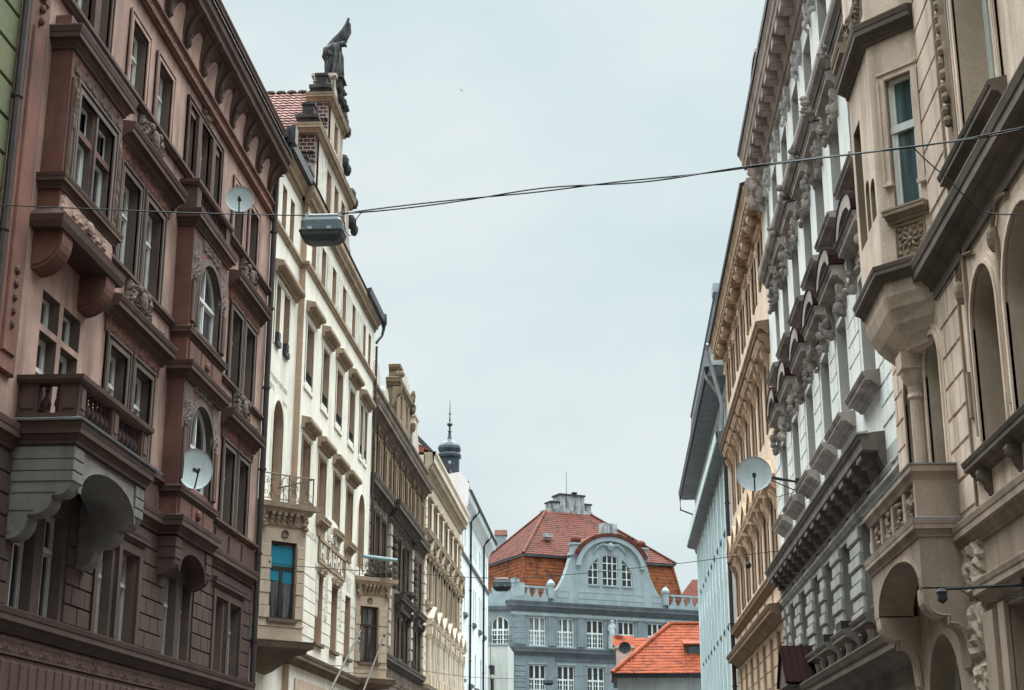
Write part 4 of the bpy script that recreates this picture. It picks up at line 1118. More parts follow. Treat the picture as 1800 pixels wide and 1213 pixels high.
# ================================================================ left 3: dark brown neo-baroque house
BD = plaster('sooty_brown_stone', (0.185, 0.138, 0.108), var=0.25, dirt=0.55, dirtcol=(0.045, 0.036, 0.033))
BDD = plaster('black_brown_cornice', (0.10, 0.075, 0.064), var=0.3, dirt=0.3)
YO = plaster('yellow_ochre_stone', (0.26, 0.185, 0.12), var=0.22, dirt=0.6, dirtcol=(0.10, 0.07, 0.05))
PL = plaster('pale_quoin', (0.52, 0.46, 0.38), var=0.15, dirt=0.4, dirtcol=(.2, .16, .13))
H = House('L', -10, 69, 'soot dark brown ornate house with domed dormers', group=HG)
A0, A1 = 59.95, 78.75
top = [(61.6, 62.4), (63.6, 64.4)] + [(66.6 + i * 2.0, 67.35 + i * 2.0) for i in range(3)] + [(73.2, 73.95), (74.9, 75.6), (76.9, 77.6)]
WT = [(a, b, 14.75, 16.7, .42) for a, b in top]
WM = [(a, b, 10.9, 13.3) for a, b in ((62.2, 63.5), (64.0, 65.3), (69.0, 70.0), (71.9, 72.9), (75.2, 76.2), (76.7, 77.7))] + [(70.55, 71.3, 10.9, 13.1, .35)]
WLo = [(a, b, 7.8, 9.85) for a, b in ((62.2, 63.5), (64.0, 65.3), (69.0, 70.0), (71.9, 72.9), (75.2, 76.2), (76.7, 77.7))] + [(70.55, 71.3, 7.9, 9.7, .3)]
mb = MB(); mb.wall(A0, A1, 14.3, 17.4, WT, depth=.3); H.part('upper_wall', mb, [YO, OC])
mb = MB(); mb.wall(A0, A1, 0, 14.3, WM + WLo, depth=.32); H.part('wall', mb, [BD, BD])
H.body(A0, A1, 18.0, -11, BD)
for o in WT + WM + WLo: H.window(*o[:4], n=-.22, rise=o[4] if len(o) > 4 else 0, fm=F_BROWN, gm=G_DARK, mull=1 if o[1] - o[0] > .9 else 0, tr=.66, fw=.06)
for o in WM + WLo:
    mb = MB(); mb.surround(*o[:4], .14, .07, rise=o[4] if len(o) > 4 else 0); H.part('architrave', mb, BD)
for o in WT:
    mb = MB(); mb.surround(*o[:4], .13, .07, rise=o[4]); mb.box(o[0] - .45, o[0] - .18, 0, .13, 14.6, 16.4); mb.box(o[1] + .18, o[1] + .45, 0, .13, 14.6, 16.4)
    mb.ball((o[0] + o[1]) / 2, .12, o[3] + .1, .14, .1, .2, 7, 5); mb.relief(o[0] - .4, o[1] + .4, o[3] + .05, o[3] + .42, .02, .14, int(o[0] * 5)); H.part('arched_surround', mb, YO)
for q, s_ in ((65.9, 0), (74.4, 0)):
    pass
pth = [(A0, 0), (66.1, 0), (66.1, .22), (74.2, .22), (74.2, 0), (A1, 0)]
mb = MB(); mb.sweep(pth, cprof(13.75, 14.45, .42)); mb.box(A0, A1, -.01, .02, 13.2, 13.8); H.part('main_ledge', mb, BDD)
mb = MB(); mb.sweep([(A0, 0), (A1, 0)], cprof(16.95, 17.6, .5)); mb.box(A0, A1, -.01, .05, 16.75, 16.97); H.part('cornice', mb, BD)
mb = MB(); mb.sweep([(A0, -.05), (A1, -.05)], [(-.4, 17.6), (.2, 17.6), (.2, 18.25), (.28, 18.3), (.3, 18.42), (-.4, 18.46)]); H.part('attic', mb, BD)
for a, b in ((60.4, 65.8), (66.6, 73.8), (74.6, 78.5)):
    mb = MB(); mb.relief(a, b, 13.25, 13.75, .022, .12, int(a), res=16, sym=False); H.part('carved_frieze', mb, BD)
for q in (60.05, 66.15, 73.55, 78.1):
    mb = MB(); z = 8.0
    while z < 13.2: mb.bev(q, q + .55, -.01, .16, z + .03, z + .5, .03); z += .55
    H.part('quoin_pilaster', mb, PL if q > 61 else BD)
for q in (67.7, 74.9):
    mb = MB()
    for i in range(7): mb.ball(q, .12, 10.9 + i * .34, .13 + .05 * (i % 3), .12, .2, 8, 5)
    H.part('hanging_carving', mb, BDD)
for a, b, d in ((68.6, 73.3, .45), (74.9, 78.0, .4), (61.8, 65.7, .3)):
    mb = MB(); mb.sweep([(a, 0), (b, 0)], cprof(10.15, 10.6, d)); mb.box(a + .1, b - .1, 0, d * .45, 9.95, 10.17)
    for q in (a + .15, b - .45): mb.console(q, q + .3, 9.4, 10.15, d * .8)
    H.part('window_hood', mb, BDD)
mb = MB(); mb.sweep([(A0, 0), (A1, 0)], cprof(7.2, 7.65, .28)); H.part('sill_ledge', mb, BDD)
mb = MB(); mb.lathe(70.9, .25, [(.1, 10.5), (.35, 10.7), (.5, 10.8), (.5, 10.95)], 10); H.part('flower_bowl', mb, BDD)
mb = MB(); mb.relief(A0 + .1, A1 - .1, 6.45, 7.2, .01, .1, 88, res=14, sym=False); H.part('carved_frieze', mb, BD)
LEAD = paint('grey_lead_sheet', (.085, .10, .115), rough=.5, var=.3)
# domed dormers and the tall pedimented dormer
def domed(u0, u1, z0, h, n=.12, nm='domed_dormer'):
    r = (u1 - u0) / 2; m = (u0 + u1) / 2
    P = [(u0, z0), (u1, z0), (u1, z0 + h)] + [(m + r * math.cos(t * math.pi / 10), z0 + h + r * .95 * math.sin(t * math.pi / 10)) for t in range(1, 10)] + [(u0, z0 + h)]
    mb = MB(); mb.prism_n(P, n - .03, n); D = H.part(nm, mb, PL)
    mb = MB(); P2 = [(m + (p - m) * 1.06, z0 + (z - z0) * 1.05) for p, z in P]; mb.prism_n(P2, n - .9, n - .03); H.part('dormer_roof', mb, LEAD, D)
domed(60.2, 62.2, 18.4, .2); domed(63.6, 65.4, 18.4, .0, .05); domed(72.8, 75.4, 18.4, .1)
mb = MB(); mb.wall(66.9, 71.6, 18.4, 20.3, [(68.0, 68.7, 18.7, 19.9), (69.9, 70.6, 18.7, 19.9)], n=.18, depth=.25)
mb.poly([(66.9, -.35, 18.4), (66.9, .18, 18.4), (66.9, .18, 20.3), (66.9, -.35, 20.3)]); mb.poly([(71.6, -.35, 18.4), (71.6, .18, 18.4), (71.6, .18, 20.3), (71.6, -.35, 20.3)]); mb.poly([(66.9, -.35, 18.4), (71.6, -.35, 18.4), (71.6, -.35, 20.3), (66.9, -.35, 20.3)])
TD = H.part('tall_dormer', mb, [YO, OC])
for a in (68.0, 69.9): H.window(a, a + .7, 18.7, 19.9, n=0, fm=F_BROWN, gm=G_DARK, mull=0, tr=.6, parent=TD)
mb = MB(); mb.sweep([(66.85, -.35), (66.85, .18), (71.65, .18), (71.65, -.35)], cprof(20.05, 20.4, .16)); mb.box(66.9, 71.6, -.35, .18, 20.06, 20.42); mb.box(67.25, 68.0, -.3, .16, 20.4, 20.95); mb.sweep([(67.2, -.3), (67.2, .16), (68.05, .16), (68.05, -.3)], cprof(20.9, 21.15, .1)); mb.box(67.2, 68.05, -.3, .16, 20.91, 21.16); carv(mb, 67.2, .1, 20.3, .25, .3, .5, 3, 14); carv(mb, 71.5, .1, 20.4, .25, .3, .6, 4, 14); H.part('dormer_cornice', mb, YO, TD)
P = [(67.9, 20.42), (71.2, 20.42)] + [(69.55 + 1.6 * math.cos(t * math.pi / 10), 20.45 + .8 * math.sin(t * math.pi / 10)) for t in range(0, 11)]
mb = MB(); mb.prism_n(P, .0, .2); H.part('dormer_pediment', mb, PL, TD)
mb = MB(); mb.prism_n([(69.55 + (p - 69.55) * 1.05, 20.4 + (z - 20.4) * 1.09) for p, z in P], -.5, .0); H.part('dormer_roof', mb, LEAD, TD)
for q, zz in ((71.75, 19.8), (71.85, 18.9), (66.75, 19.4)):
    mb = MB(); mb.console(q - .2, q + .2, zz - .4, zz + .5, .4); H.part('dormer_volute', mb, YO, TD)
mb = MB(); mb.loft([[(u, 0, 18.4), (u, -3.5, 21.3), (u, -11, 18.4)] for u in (A0, A1)]); H.part('roof', mb, SLATE)
# low dark ground floor band
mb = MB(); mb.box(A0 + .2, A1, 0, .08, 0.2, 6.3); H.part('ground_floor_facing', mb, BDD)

# ================================================================ left 4: pale cream neo-renaissance house
CP = plaster('pale_cream_stucco', (0.72, 0.60, 0.475), var=0.1, dirt=0.3, dirtcol=(0.36, 0.27, 0.2))
CPT = plaster('sandy_stucco_trim', (0.44, 0.35, 0.26), var=0.15, dirt=0.4, dirtcol=(0.2, 0.14, 0.1))
H = House('L', -10, 88, 'pale cream house with rows of triangular window pediments', group=HG)
A0, A1 = 78.8, 98.1
cols = [80.75 + i * 2.72 for i in range(7)]
W3 = [(q, q + .95, 15.5, 17.1) for q in cols]; W2 = [(q, q + .95, 11.9, 14.0) for q in cols]; W1 = [(q, q + .95, 7.7, 10.0) for q in cols]
mb = MB(); mb.wall(A0, A1, 0, 18.9, W3 + W2 + W1, depth=.3); H.part('wall', mb, [CP, CPT])
H.body(A0, A1, 19.4, -11, CP)
for o in W3 + W2 + W1: H.window(*o, n=-.2, fm=F_GREY, gm=G_CURT, mull=1, tr=.66, fw=.06)
for q in cols:
    mb = MB(); mb.surround(q, q + .95, 15.5, 17.1, .14, .06)
    P = [(q - .3, 17.3), (q + 1.25, 17.3), (q + 1.3, 17.4)] + [(q + .475 + .82 * math.cos(t * math.pi / 8), 17.4 + .22 * math.sin(t * math.pi / 8)) for t in range(0, 9)]
    mb.prism_n(P, 0, .22); H.part('window_hood', mb, CPT)
    mb = MB(); mb.surround(q, q + .95, 11.9, 14.0, .13, .06); mb.box(q - .3, q - .14, 0, .12, 11.9, 14.0); mb.box(q + 1.09, q + 1.25, 0, .12, 11.9, 14.0)
    mb.sweep([(q - .38, 0), (q + 1.33, 0)], cprof(14.05, 14.3, .3))
    mb.prism_n([(q - .36, 14.32), (q + 1.31, 14.32), (q + .475, 15.0)], .02, .2); mb.prism_n([(q - .4, 14.4), (q + .475, 15.1), (q + 1.35, 14.4), (q + 1.35, 14.5), (q + .475, 15.22), (q - .4, 14.5)], .02, .32)
    mb.console(q - .3, q - .12, 13.6, 14.05, .2); mb.console(q + 1.07, q + 1.25, 13.6, 14.05, .2); H.part('pediment', mb, CPT)
    mb = MB(); mb.sweep([(q - .6, 0), (q + 1.55, 0)], cprof(10.4, 10.7, .42)); mb.prism_n([(q - .55, 10.72), (q + 1.5, 10.72), (q + .475, 11.35)], .02, .3); mb.prism_n([(q - .62, 10.74), (q + .475, 11.42), (q + 1.57, 10.74), (q + 1.57, 10.84), (q + .475, 11.54), (q - .62, 10.84)], .02, .46)
    for p in (q - .5, q + 1.1): 
        mb.lathe(p + .17, .2, [(.15, 7.9), (.15, 8.6), (.13, 8.62), (.12, 9.7), (.16, 9.8), (.18, 10.0)], 8); mb.box(p - .02, p + .36, 0, .38, 10.0, 10.4); mb.box(p, p + .34, 0, .36, 7.2, 7.9)
    H.part('column_aedicule', mb, CP)
mb = MB(); mb.sweep([(A0, 0), (A1 + .05, 0)], [(-.05, 18.3), (.08, 18.3), (.12, 18.5), (.2, 18.55), (.22, 18.7), (.46, 18.95), (.5, 19.0), (.5, 19.3), (.58, 19.42), (.6, 19.55), (-.05, 19.7)])
q = A0 + .1
while q < A1 - .2: mb.box(q, q + .2, .1, .42, 18.62, 18.84); q += .42
H.part('cornice', mb, CPT)
mb = MB(); mb.sweep([(A0, 0), (A1 + .05, 0)], [(.45, 19.0), (.52, 19.0), (.52, 19.32), (.62, 19.46), (.62, 19.6), (.4, 19.62)]); H.part('cornice_fascia', mb, CP)
mb = MB(); mb.relief(A0 + .2, A1 - .2, 17.75, 18.25, .01, .06, 61, res=12, sym=False); H.part('carved_frieze', mb, CP)
for z0, z1, d in ((15.0, 15.4, .38), (11.3, 11.62, .3)):
    mb = MB(); mb.sweep([(A0, 0), (A1, 0)], cprof(z0, z1, d)); H.part('ledge', mb, CPT)
mb = MB(); mb.sweep([(A0, 0), (A1, 0)], cprof(7.0, 7.3, .4)); mb.box(A0, A1, 0, .1, 6.4, 7.02); H.part('ledge', mb, CPT)
for q in (78.85, 97.3):
    mb = MB(); z = 7.5; i = 0
    while z < 17.6: mb.bev(q, q + (.75 if i % 2 else .6), -.01, .12, z + .03, z + .42, .04); z += .45; i += 1
    H.part('quoins', mb, CP)
mb = MB(); mb.loft([[(u, .45, 19.55), (u, -5, 22.6), (u, -11, 19.5)] for u in (A0, A1)]); H.part('roof', mb, RTILE)
mb = MB(); mb.box(79.6, 81.0, -1.35, -.7, 19.5, 21.75); mb.box(79.5, 81.1, -1.42, -.63, 21.75, 21.85); H.part('chimney', mb, PL)

# ================================================================ left 5: white plain house with turret and two drainpipes
WB_ = plaster('white_blue_plaster', (0.74, 0.78, 0.79), var=0.07, dirt=0.2, dirtcol=(0.4, 0.42, 0.43))
H = House('L', -10, 109, 'plain white house with black drainpipes and a small onion turret', group=HG)
A0, A1 = 98.15, 120.4
cols = [99.2, 101.0, 104.9, 107.6, 109.2, 112.2, 113.6, 116.2, 118.3]
WA3 = [(q, q + .6, 18.0, 19.4) for q in cols]; WA2 = [(q, q + .6, 13.6, 16.0) for q in cols]; WA1 = [(q, q + .85, 9.2, 11.6, .42) for q in cols[::2]]
mb = MB(); mb.wall(A0, A1, 0, 20.9, WA3 + WA2 + WA1, depth=.26); H.part('wall', mb, [WB_, WB_])
H.body(A0, A1, 21.0, -11, WB_)
for o in WA3 + WA2 + WA1: H.window(*o[:4], n=-.18, rise=o[4] if len(o) > 4 else 0, fm=F_GREY, gm=G_CURT, mull=0, tr=.66, fw=.06)
for q in cols[1::2]:
    mb = MB(); mb.sweep([(q - .5, 0), (q + 1.0, 0)], cprof(13.2, 13.5, .22)); H.part('window_sill', mb, plaster('grey_sill', (.2, .2, .21)))
for q in cols[::2]:
    mb = MB(); mb.sweep([(q - .3, 0), (q + 1.2, 0)], cprof(8.8, 9.1, .3)); H.part('window_sill', mb, plaster('grey_sill', (.2, .2, .21)))
mb = MB(); mb.sweep([(A0, 0), (A1, 0)], sprof(17.15, 17.4, .14)); H.part('string_course', mb, plaster('grey_sill', (.2, .2, .21)))
mb = MB(); mb.sweep([(A0, 0), (A1 + .1, 0)], [(-.05, 20.2), (.05, 20.2), (.3, 20.75), (.55, 20.8), (.6, 21.0), (.62, 21.2), (-.05, 21.3)]); H.part('eaves', mb, WB_)
mb = MB(); mb.sweep([(A0, 0), (A1 + .2, 0)], [(.55, 21.2), (.7, 21.15), (.75, 21.3), (.55, 21.36)]); H.part('gutter', mb, ZDARK)
for q in (104.3, 115.0):
    pipe(H, q, .12, 0, 20.2, .075, mat=IRON, off=[(q, .3, 20.5), (q + .3, .62, 20.95), (q + .4, .65, 21.2)])
mb = MB(); mb.loft([[(u, .4, 21.2), (u, -4.5, 24.5), (u, -11, 21.2)] for u in (A0, A1)]); H.part('roof', mb, SLATE)
mb = MB(); mb.prism_u([(-11, 19), (.0, 19), (.5, 20.4), (.55, 21.7), (0, 22.5), (-.78, 22.36), (-3.2, 24.9), (-5.5, 26.8), (-11, 26.8)], A0 - .25, A0 + .15); H.part('firewall', mb, WB_)
mb = MB(); mb.prism_u([(-.7, 22.42), (-.7, 22.75), (-3.2, 25.35), (-5.5, 27.2), (-5.5, 26.82), (-3.2, 24.92)], A0 - .2, A0 + 2.5); H.part('roof_edge', mb, SLATE)
mb = MB(); mb.box(112.0, 113.5, -1.6, -.4, 21.3, 23.0); H.part('dormer', mb, WB_)
mb = MB(); mb.prism_n([(101.5, 21.2), (106.5, 21.2), (101.5, 22.6)], -2.5, .2); H.part('dormer_roof', mb, SLATE)
# onion turret
COP = paint('dark_turret_metal', (.055, .065, .075), rough=.5, var=.3)
tu, tn, TB = 106.0, -1.66, 25.4
K_ = .66
OCT = lambda r, z: [(tu + r * K_ * 1.1 * math.cos(math.pi / 8 + k * math.pi / 4), tn + r * K_ * 1.1 * math.sin(math.pi / 8 + k * math.pi / 4), TB + (z - 3.65) * K_) for k in range(8)]
mb = MB(); mb.loft([OCT(1.05, -2.5), OCT(1.05, 3.35), OCT(1.22, 3.4), OCT(1.25, 3.65)]); T = H.part('turret', mb, COP)
mb = MB(); mb.loft([OCT(r, z) for r, z in ((1.25, 3.65), (1.2, 3.8), (1.05, 3.95), (1.12, 4.1), (1.2, 4.35), (1.15, 4.65), (.95, 4.95), (.6, 5.2), (.28, 5.5), (.15, 5.9), (.13, 6.3), (.22, 6.4), (.13, 6.5))]); H.part('onion_dome', mb, COP, T)
mb = MB(); mb.lathe(tu, tn, [(r * K_, TB + (z - 3.65) * K_) for r, z in ((.12, 6.45), (.1, 6.9), (.3, 7.1), (.32, 7.25), (.1, 7.5), (.05, 8.2), (.13, 8.4), (.05, 8.6), (.025, 9.9))], 8); H.part('spire', mb, COP, T)
mb = MB(); mb.ball(tu - .69, tn + .1, 24.75, .06, .12, .15, 10, 6); H.part('round_window', mb, glass('pane_pale', (.3, .36, .4), rough=.1), T)
# ================================================================ end of the street: grey school with mansard roof
SG1 = plaster('school_grey_plaster', (0.215, 0.252, 0.275), var=0.14, dirt=0.4, dirtcol=(0.13, 0.155, 0.17))
SG2 = plaster('school_pale_grey', (0.31, 0.36, 0.375), var=0.14, dirt=0.4, dirtcol=(0.19, 0.215, 0.23))
SGD = plaster('school_dark_band', (0.115, 0.13, 0.145), var=0.2, dirt=0.3)
F_SCH = paint('school_frame_white', (0.72, 0.74, 0.74), rough=.5)
RT1 = tile('school_tile_brown', (0.12, 0.035, 0.024), (0.055, 0.021, 0.017), scale=3.2)
RT2 = tile('school_tile_orange', (0.19, 0.056, 0.023), (0.065, 0.024, 0.016), scale=2.2)
SOOTT = plaster('sooty_chimney_plaster', (0.40, 0.41, 0.41), var=.35, dirt=.9, dirtcol=(.06, .065, .07), scale=1.6)
th = RAD(61)
AX = ((math.sin(th), math.cos(th)), (math.cos(th), -math.sin(th)))
H = House('S', 0, 0, 'grey school building with red mansard roof and big arched gable window', 'school', 'school_building', axes=AX, org=(-8.58, 130.0, 0))
F1 = [(1.46, 3.1), (4.2, 5.85), (7.12, 8.8), (10.3, 11.9), (13.25, 14.9), (16.1, 17.7)]
O1 = [(a, b, 14.2, 16.64) for a, b in F1] + [(a, b, 10.1, 12.6) for a, b in F1] + [(a, b, 6.0, 8.6) for a, b in F1]
mb = MB(); mb.wall(0, 19.2, 0, 17.6, O1, depth=.3); H.part('wall', mb, [SG1, SG1])
mb = MB(); mb.poly([(0, 0, 0), (0, -14, 0), (0, -14, 17.6), (0, 0, 17.6)]); mb.poly([(19.2, 0, 0), (19.2, -14, 0), (19.2, -14, 17.6), (19.2, 0, 17.6)]); mb.poly([(0, -14, 0), (19.2, -14, 0), (19.2, -14, 17.6), (0, -14, 17.6)]); mb.poly([(0, 0, 17.6), (19.2, 0, 17.6), (19.2, -14, 17.6), (0, -14, 17.6)])
H.part('side_walls', mb, SG1)
def swin(a, b, c, d, n=-.16, gm=G_DARK, par=None, tr=.52, rise=0):
    """three-part school window: tall panes above, small panes below"""
    mb = MB(); zt = c + (d - c) * tr; fw = .085
    o = arch_outline(a, b, c, d, rise)
    mb.ring(arch_outline(a + fw, b - fw, c + fw, d - fw, max(.05, rise - fw) if rise else 0), o, n - .06, n)
    def top(x):
        if not rise: return d
        q = (x - (a + b) / 2) / ((b - a) / 2); return d - rise + rise * math.sqrt(max(0, 1 - q * q))
    for k in (1, 2):
        x = a + (b - a) * k / 3; mb.box(x - .07, x + .07, n - .06, n + .01, c, top(x) - .03)
    mb.box(a, b, n - .06, n + .015, zt - .07, zt + .07)
    for k in range(3):
        x = a + (b - a) * (k + .5) / 3; mb.box(x - .025, x + .025, n - .06, n - .02, c, zt)
    for k in (1, 2): mb.box(a, b, n - .06, n - .018, c + (zt - c) * k / 3 - .025, c + (zt - c) * k / 3 + .025)
    f = H.part('window', mb, F_SCH, par)
    g = MB(); g.prism_n(arch_outline(a + .02, b - .02, c + .02, d - .02, rise), n - .07, n - .045); H.part('pane', g, gm, f)
for i, o in enumerate(O1):
    swin(*o, gm=G_PALE if i in (0, 1) else G_DARK)
    mb = MB(); mb.box(o[0] - .12, o[1] + .12, 0, .1, o[2] - .14, o[2]); mb.box(o[0] - .1, o[1] + .1, 0, .05, o[3] + .03, o[3] + .16); H.part('window_sill', mb, SG2)
for x in (.75, 3.65, 6.48, 9.55, 12.58, 15.5):
    mb = MB(); mb.bev(x - .35 if x > 1 else .2, x + .35, -.01, .08, 14.2, 16.9, .03); H.part('pilaster', mb, SG1)
mb = MB()
for z in (10.2, 10.65, 11.1, 11.55, 12.0, 12.45, 14.3, 14.75, 15.2, 15.65, 16.1, 16.55): mb.bev(.02, 1.1, -.01, .1, z, z + .4, .02)
H.part('corner_block', mb, SG1)
mb = MB(); mb.sweep([(-.05, 0), (19.3, 0)], cprof(13.35, 14.05, .4)); mb.box(4.0, 19, 0, .06, 12.95, 13.3); H.part('ledge', mb, SGD)
mb = MB(); mb.sweep([(-.1, -2), (-.1, 0), (19.3, 0)], cprof(17.15, 17.95, .5)); H.part('cornice', mb, SGD)
mb = MB(); mb.sweep([(-.1, -2), (-.1, .02), (19.3, .02)], [(0, 16.75), (.12, 16.75), (.14, 17.0), (0, 17.05)]); H.part('string_course', mb, SG2)
# parapet with balusters and end posts
mb = MB(); mb.box(-.05, 3.3, -.35, .1, 17.9, 18.3); mb.box(15.4, 19.2, -.35, .1, 17.9, 18.3); mb.box(-.05, 1.0, -.4, .12, 18.3, 19.5); mb.box(-.1, .5, -.45, .15, 19.5, 19.9)
H.part('parapet', mb, SG2)
for a, b in ((1.0, 3.4), (15.6, 19.2)):
    mb = MB(); mb.box(a, b, -.25, .1, 19.12, 19.3); H.part('parapet_rail', mb, SG2)
    n_ = 3 if b < 5 else 4
    for i in range(n_):
        q = a + (b - a) * (i + .5) / n_; mb = MB()
        mb.prism_n([(q - .32, 18.3), (q + .32, 18.3), (q + .12, 18.7), (q + .12, 19.12), (q - .12, 19.12), (q - .12, 18.7)], -.2, .05); H.part('parapet_baluster', mb, SG2)
# big gable: piers, scrolls, round head, thermal window
g0, g1, cx = 5.55, 13.25, 9.55
mb = MB()
gw = [(8.78, 10.33, 19.7, 22.5)]
hole = [(7.2, 11.9, 19.75, 22.5, 2.35)]
L_ = [(7.3, 8.36), (8.78, 10.33), (10.75, 11.8)]
def arch_h(x): 
    q = (x - cx) / 2.45; return 19.75 + 2.75 * math.sqrt(max(0, 1 - q * q))
# wall face built from vertical strips so the three arched lights are true openings
xs = sorted({3.4, 15.3, g0, g1, *[a + (b - a) * k / 8 for a, b in L_ for k in range(9)], *[g0 + (g1 - g0) * k / 30 for k in range(31)]})
def top_h(x):
    if x <= g0 + 1e-6: 
        t = (x - 3.4) / (g0 - 3.4); return 18.3 + .5 + 3.2 * max(0, t) ** 2.2 
    if x >= g1 - 1e-6:
        t = (15.3 - x) / (15.3 - g1); return 18.3 + .5 + 3.2 * max(0, t) ** 2.2
    q = (x - cx) / ((g1 - g0) / 2); return 22.3 + 1.55 * math.sqrt(max(0, 1 - q * q))
xs = sorted({*xs, *[3.4 + (g0 - 3.4) * k / 8 for k in range(9)], *[g1 + (15.3 - g1) * k / 8 for k in range(9)]})
for i in range(len(xs) - 1):
    a, b = xs[i], xs[i + 1]; m = (a + b) / 2
    inl = any(p < m < q for p, q in L_)
    if b - a < 1e-5: continue
    ta, tb = top_h(a + 1e-4 if a == g0 else a), top_h(b - 1e-4 if b == g1 else b)
    if a >= g0 - 1e-6 and b <= g1 + 1e-6:
        if a <= g0 + 1e-6: ta = 22.3
        if b >= g1 - 1e-6: tb = 22.3
    if not inl: mb.poly([(a, 0, 17.9), (b, 0, 17.9), (b, 0, tb), (a, 0, ta)])
    else:
        mb.poly([(a, 0, 17.9), (b, 0, 17.9), (b, 0, 19.75), (a, 0, 19.75)]); mb.poly([(a, 0, arch_h(a)), (b, 0, arch_h(b)), (b, 0, tb), (a, 0, ta)])
        mb.poly([(a, 0, arch_h(a)), (b, 0, arch_h(b)), (b, -.3, arch_h(b)), (a, -.3, arch_h(a))])
    mb.poly([(a, 0, ta), (b, 0, tb), (b, -.6, tb), (a, -.6, ta)]); mb.poly([(a, -.6, 17.9), (b, -.6, 17.9), (b, -.6, tb), (a, -.6, ta)])
for p, q in L_:
    for x in (p, q): mb.poly([(x, 0, 19.75), (x, -.3, 19.75), (x, -.3, arch_h(x)), (x, 0, arch_h(x))])
    mb.poly([(p, 0, 19.75), (q, 0, 19.75), (q, -.3, 19.75), (p, -.3, 19.75)])
GB = H.part('gable', mb, SG2)
for p, q in L_:
    k = 8
    P = [(p, 19.75), (q, 19.75)] + [(q - (q - p) * j / k, arch_h(q - (q - p) * j / k)) for j in range(k + 1)]
    mc = ((p + q) / 2, 21)
    Pi = [(mc[0] + (x - mc[0]) * (1 - .14 / (q - p)), mc[1] + (z - mc[1]) * .955) for x, z in P]
    m2 = MB(); m2.ring(Pi, P, -.2, -.14)
    cols_ = 3 if q - p > 1.3 else 2
    for j in range(1, cols_):
        x = p + (q - p) * j / cols_; m2.box(x - .045, x + .045, -.2, -.13, 19.75, arch_h(x) - .02)
    for z in (20.4, 21.1, 21.75):
        xa, xb = p, q
        if z > arch_h(p): xa = cx - 2.45 * math.sqrt(max(0, 1 - ((z - 19.75) / 2.75) ** 2))
        if z > arch_h(q): xb = cx + 2.45 * math.sqrt(max(0, 1 - ((z - 19.75) / 2.75) ** 2))
        m2.box(max(p, xa), min(q, xb), -.2, -.135, z - .035, z + .035)
    f = H.part('window', m2, F_SCH, GB)
    m2 = MB(); m2.prism_n(P, -.21, -.185); H.part('pane', m2, G_DARK, f)
    m2 = MB(); m2.box(p - .06, q + .06, 0, .1, 19.64, 19.75); H.part('window_sill', m2, SG2, GB)
mb = MB()
P1 = [(cx + 3.05 * math.cos(math.pi * k / 20), 21.35 + 2.35 * math.sin(math.pi * k / 20)) for k in range(21)]
P2 = [(cx + 3.5 * math.cos(math.pi * k / 20), 21.35 + 2.75 * math.sin(math.pi * k / 20)) for k in range(21)]
for k in range(20): mb.loft([[(p[0], -.7, p[1]) for p in (P1[k], P1[k + 1], P2[k + 1], P2[k])], [(p[0], .3, p[1]) for p in (P1[k], P1[k + 1], P2[k + 1], P2[k])]])
H.part('arched_moulding', mb, SG2, GB)
mb = MB()
P3 = [(cx + 3.95 * math.cos(math.pi * k / 20), 21.45 + 2.95 * math.sin(math.pi * k / 20)) for k in range(2, 19)]
P4 = [(cx + 3.52 * math.cos(math.pi * k / 20), 21.4 + 2.72 * math.sin(math.pi * k / 20)) for k in range(2, 19)]
for k in range(len(P3) - 1): mb.loft([[(p[0], -1.4, p[1]) for p in (P4[k], P4[k + 1], P3[k + 1], P3[k])], [(p[0], .38, p[1]) for p in (P4[k], P4[k + 1], P3[k + 1], P3[k])]])
H.part('gable_tiles', mb, RT1, GB)
for x in (6.2, 12.85):
    mb = MB(); mb.box(x - .75, x + .75, -.65, .15, 18.3, 22.2); mb.box(x - .95, x + .95, -.8, .3, 22.2, 22.5); H.part('gable_pier', mb, SG2, GB) if False else None
    mb = MB(); mb.box(x - .6, x + .6, -.7, .25, 22.25, 22.55); mb.box(x - .45, x + .45, -.6, .2, 22.55, 23.2); mb.box(x - .58, x + .58, -.7, .3, 23.2, 23.35); H.part('gable_pedestal', mb, SG2, GB)
    mb = MB(); mb.ball(x, -.2, 23.65, .48, .48, .42, 12, 8); H.part('gable_ball', mb, RT1, GB)
mb = MB(); mb.box(8.75, 10.2, -.6, .25, 24.1, 25.3); mb.box(8.85, 9.4, .25, .3, 24.2, 25.25); H.part('gable_crest', mb, SOOTT, GB)
mb = MB(); mb.relief(8.4, 10.6, 22.85, 23.55, .02, .25, 71); mb.ball(9.5, .2, 23.2, .3, .25, .38, 10, 7); mb.ball(9.5, .33, 23.25, .18, .16, .22, 8, 6)
for s_ in (-1, 1): mb.tube([(9.5 + s_ * .3, .12, 23.3), (9.5 + s_ * .8, .12, 23.4), (9.5 + s_ * 1.3, .1, 23.1), (9.5 + s_ * 1.7, .08, 22.6)], [.14, .13, .1, .05], 6)
H.part('gable_mask', mb, SG2, GB)
for x in (3.55, 15.15):
    mb = MB(); mb.lathe(x, .05, [(.3, 18.3), (.32, 19.3), (.4, 19.4), (.4, 19.6), (.25, 19.75), (.12, 19.95)], 10); H.part('gable_scroll_post', mb, SG2, GB)
mb = MB()
for a, b in ((4.2, 5.4), (6.3, 13.0), (13.7, 14.9)):
    mb.box(a, b, -.01, .025, 18.45, 18.5); mb.box(a, b, -.01, .025, 19.0, 19.05); mb.box(a, a + .05, -.01, .025, 18.5, 19.0); mb.box(b - .05, b, -.01, .025, 18.5, 19.0)
H.part('gable_panel', mb, SG2, GB)
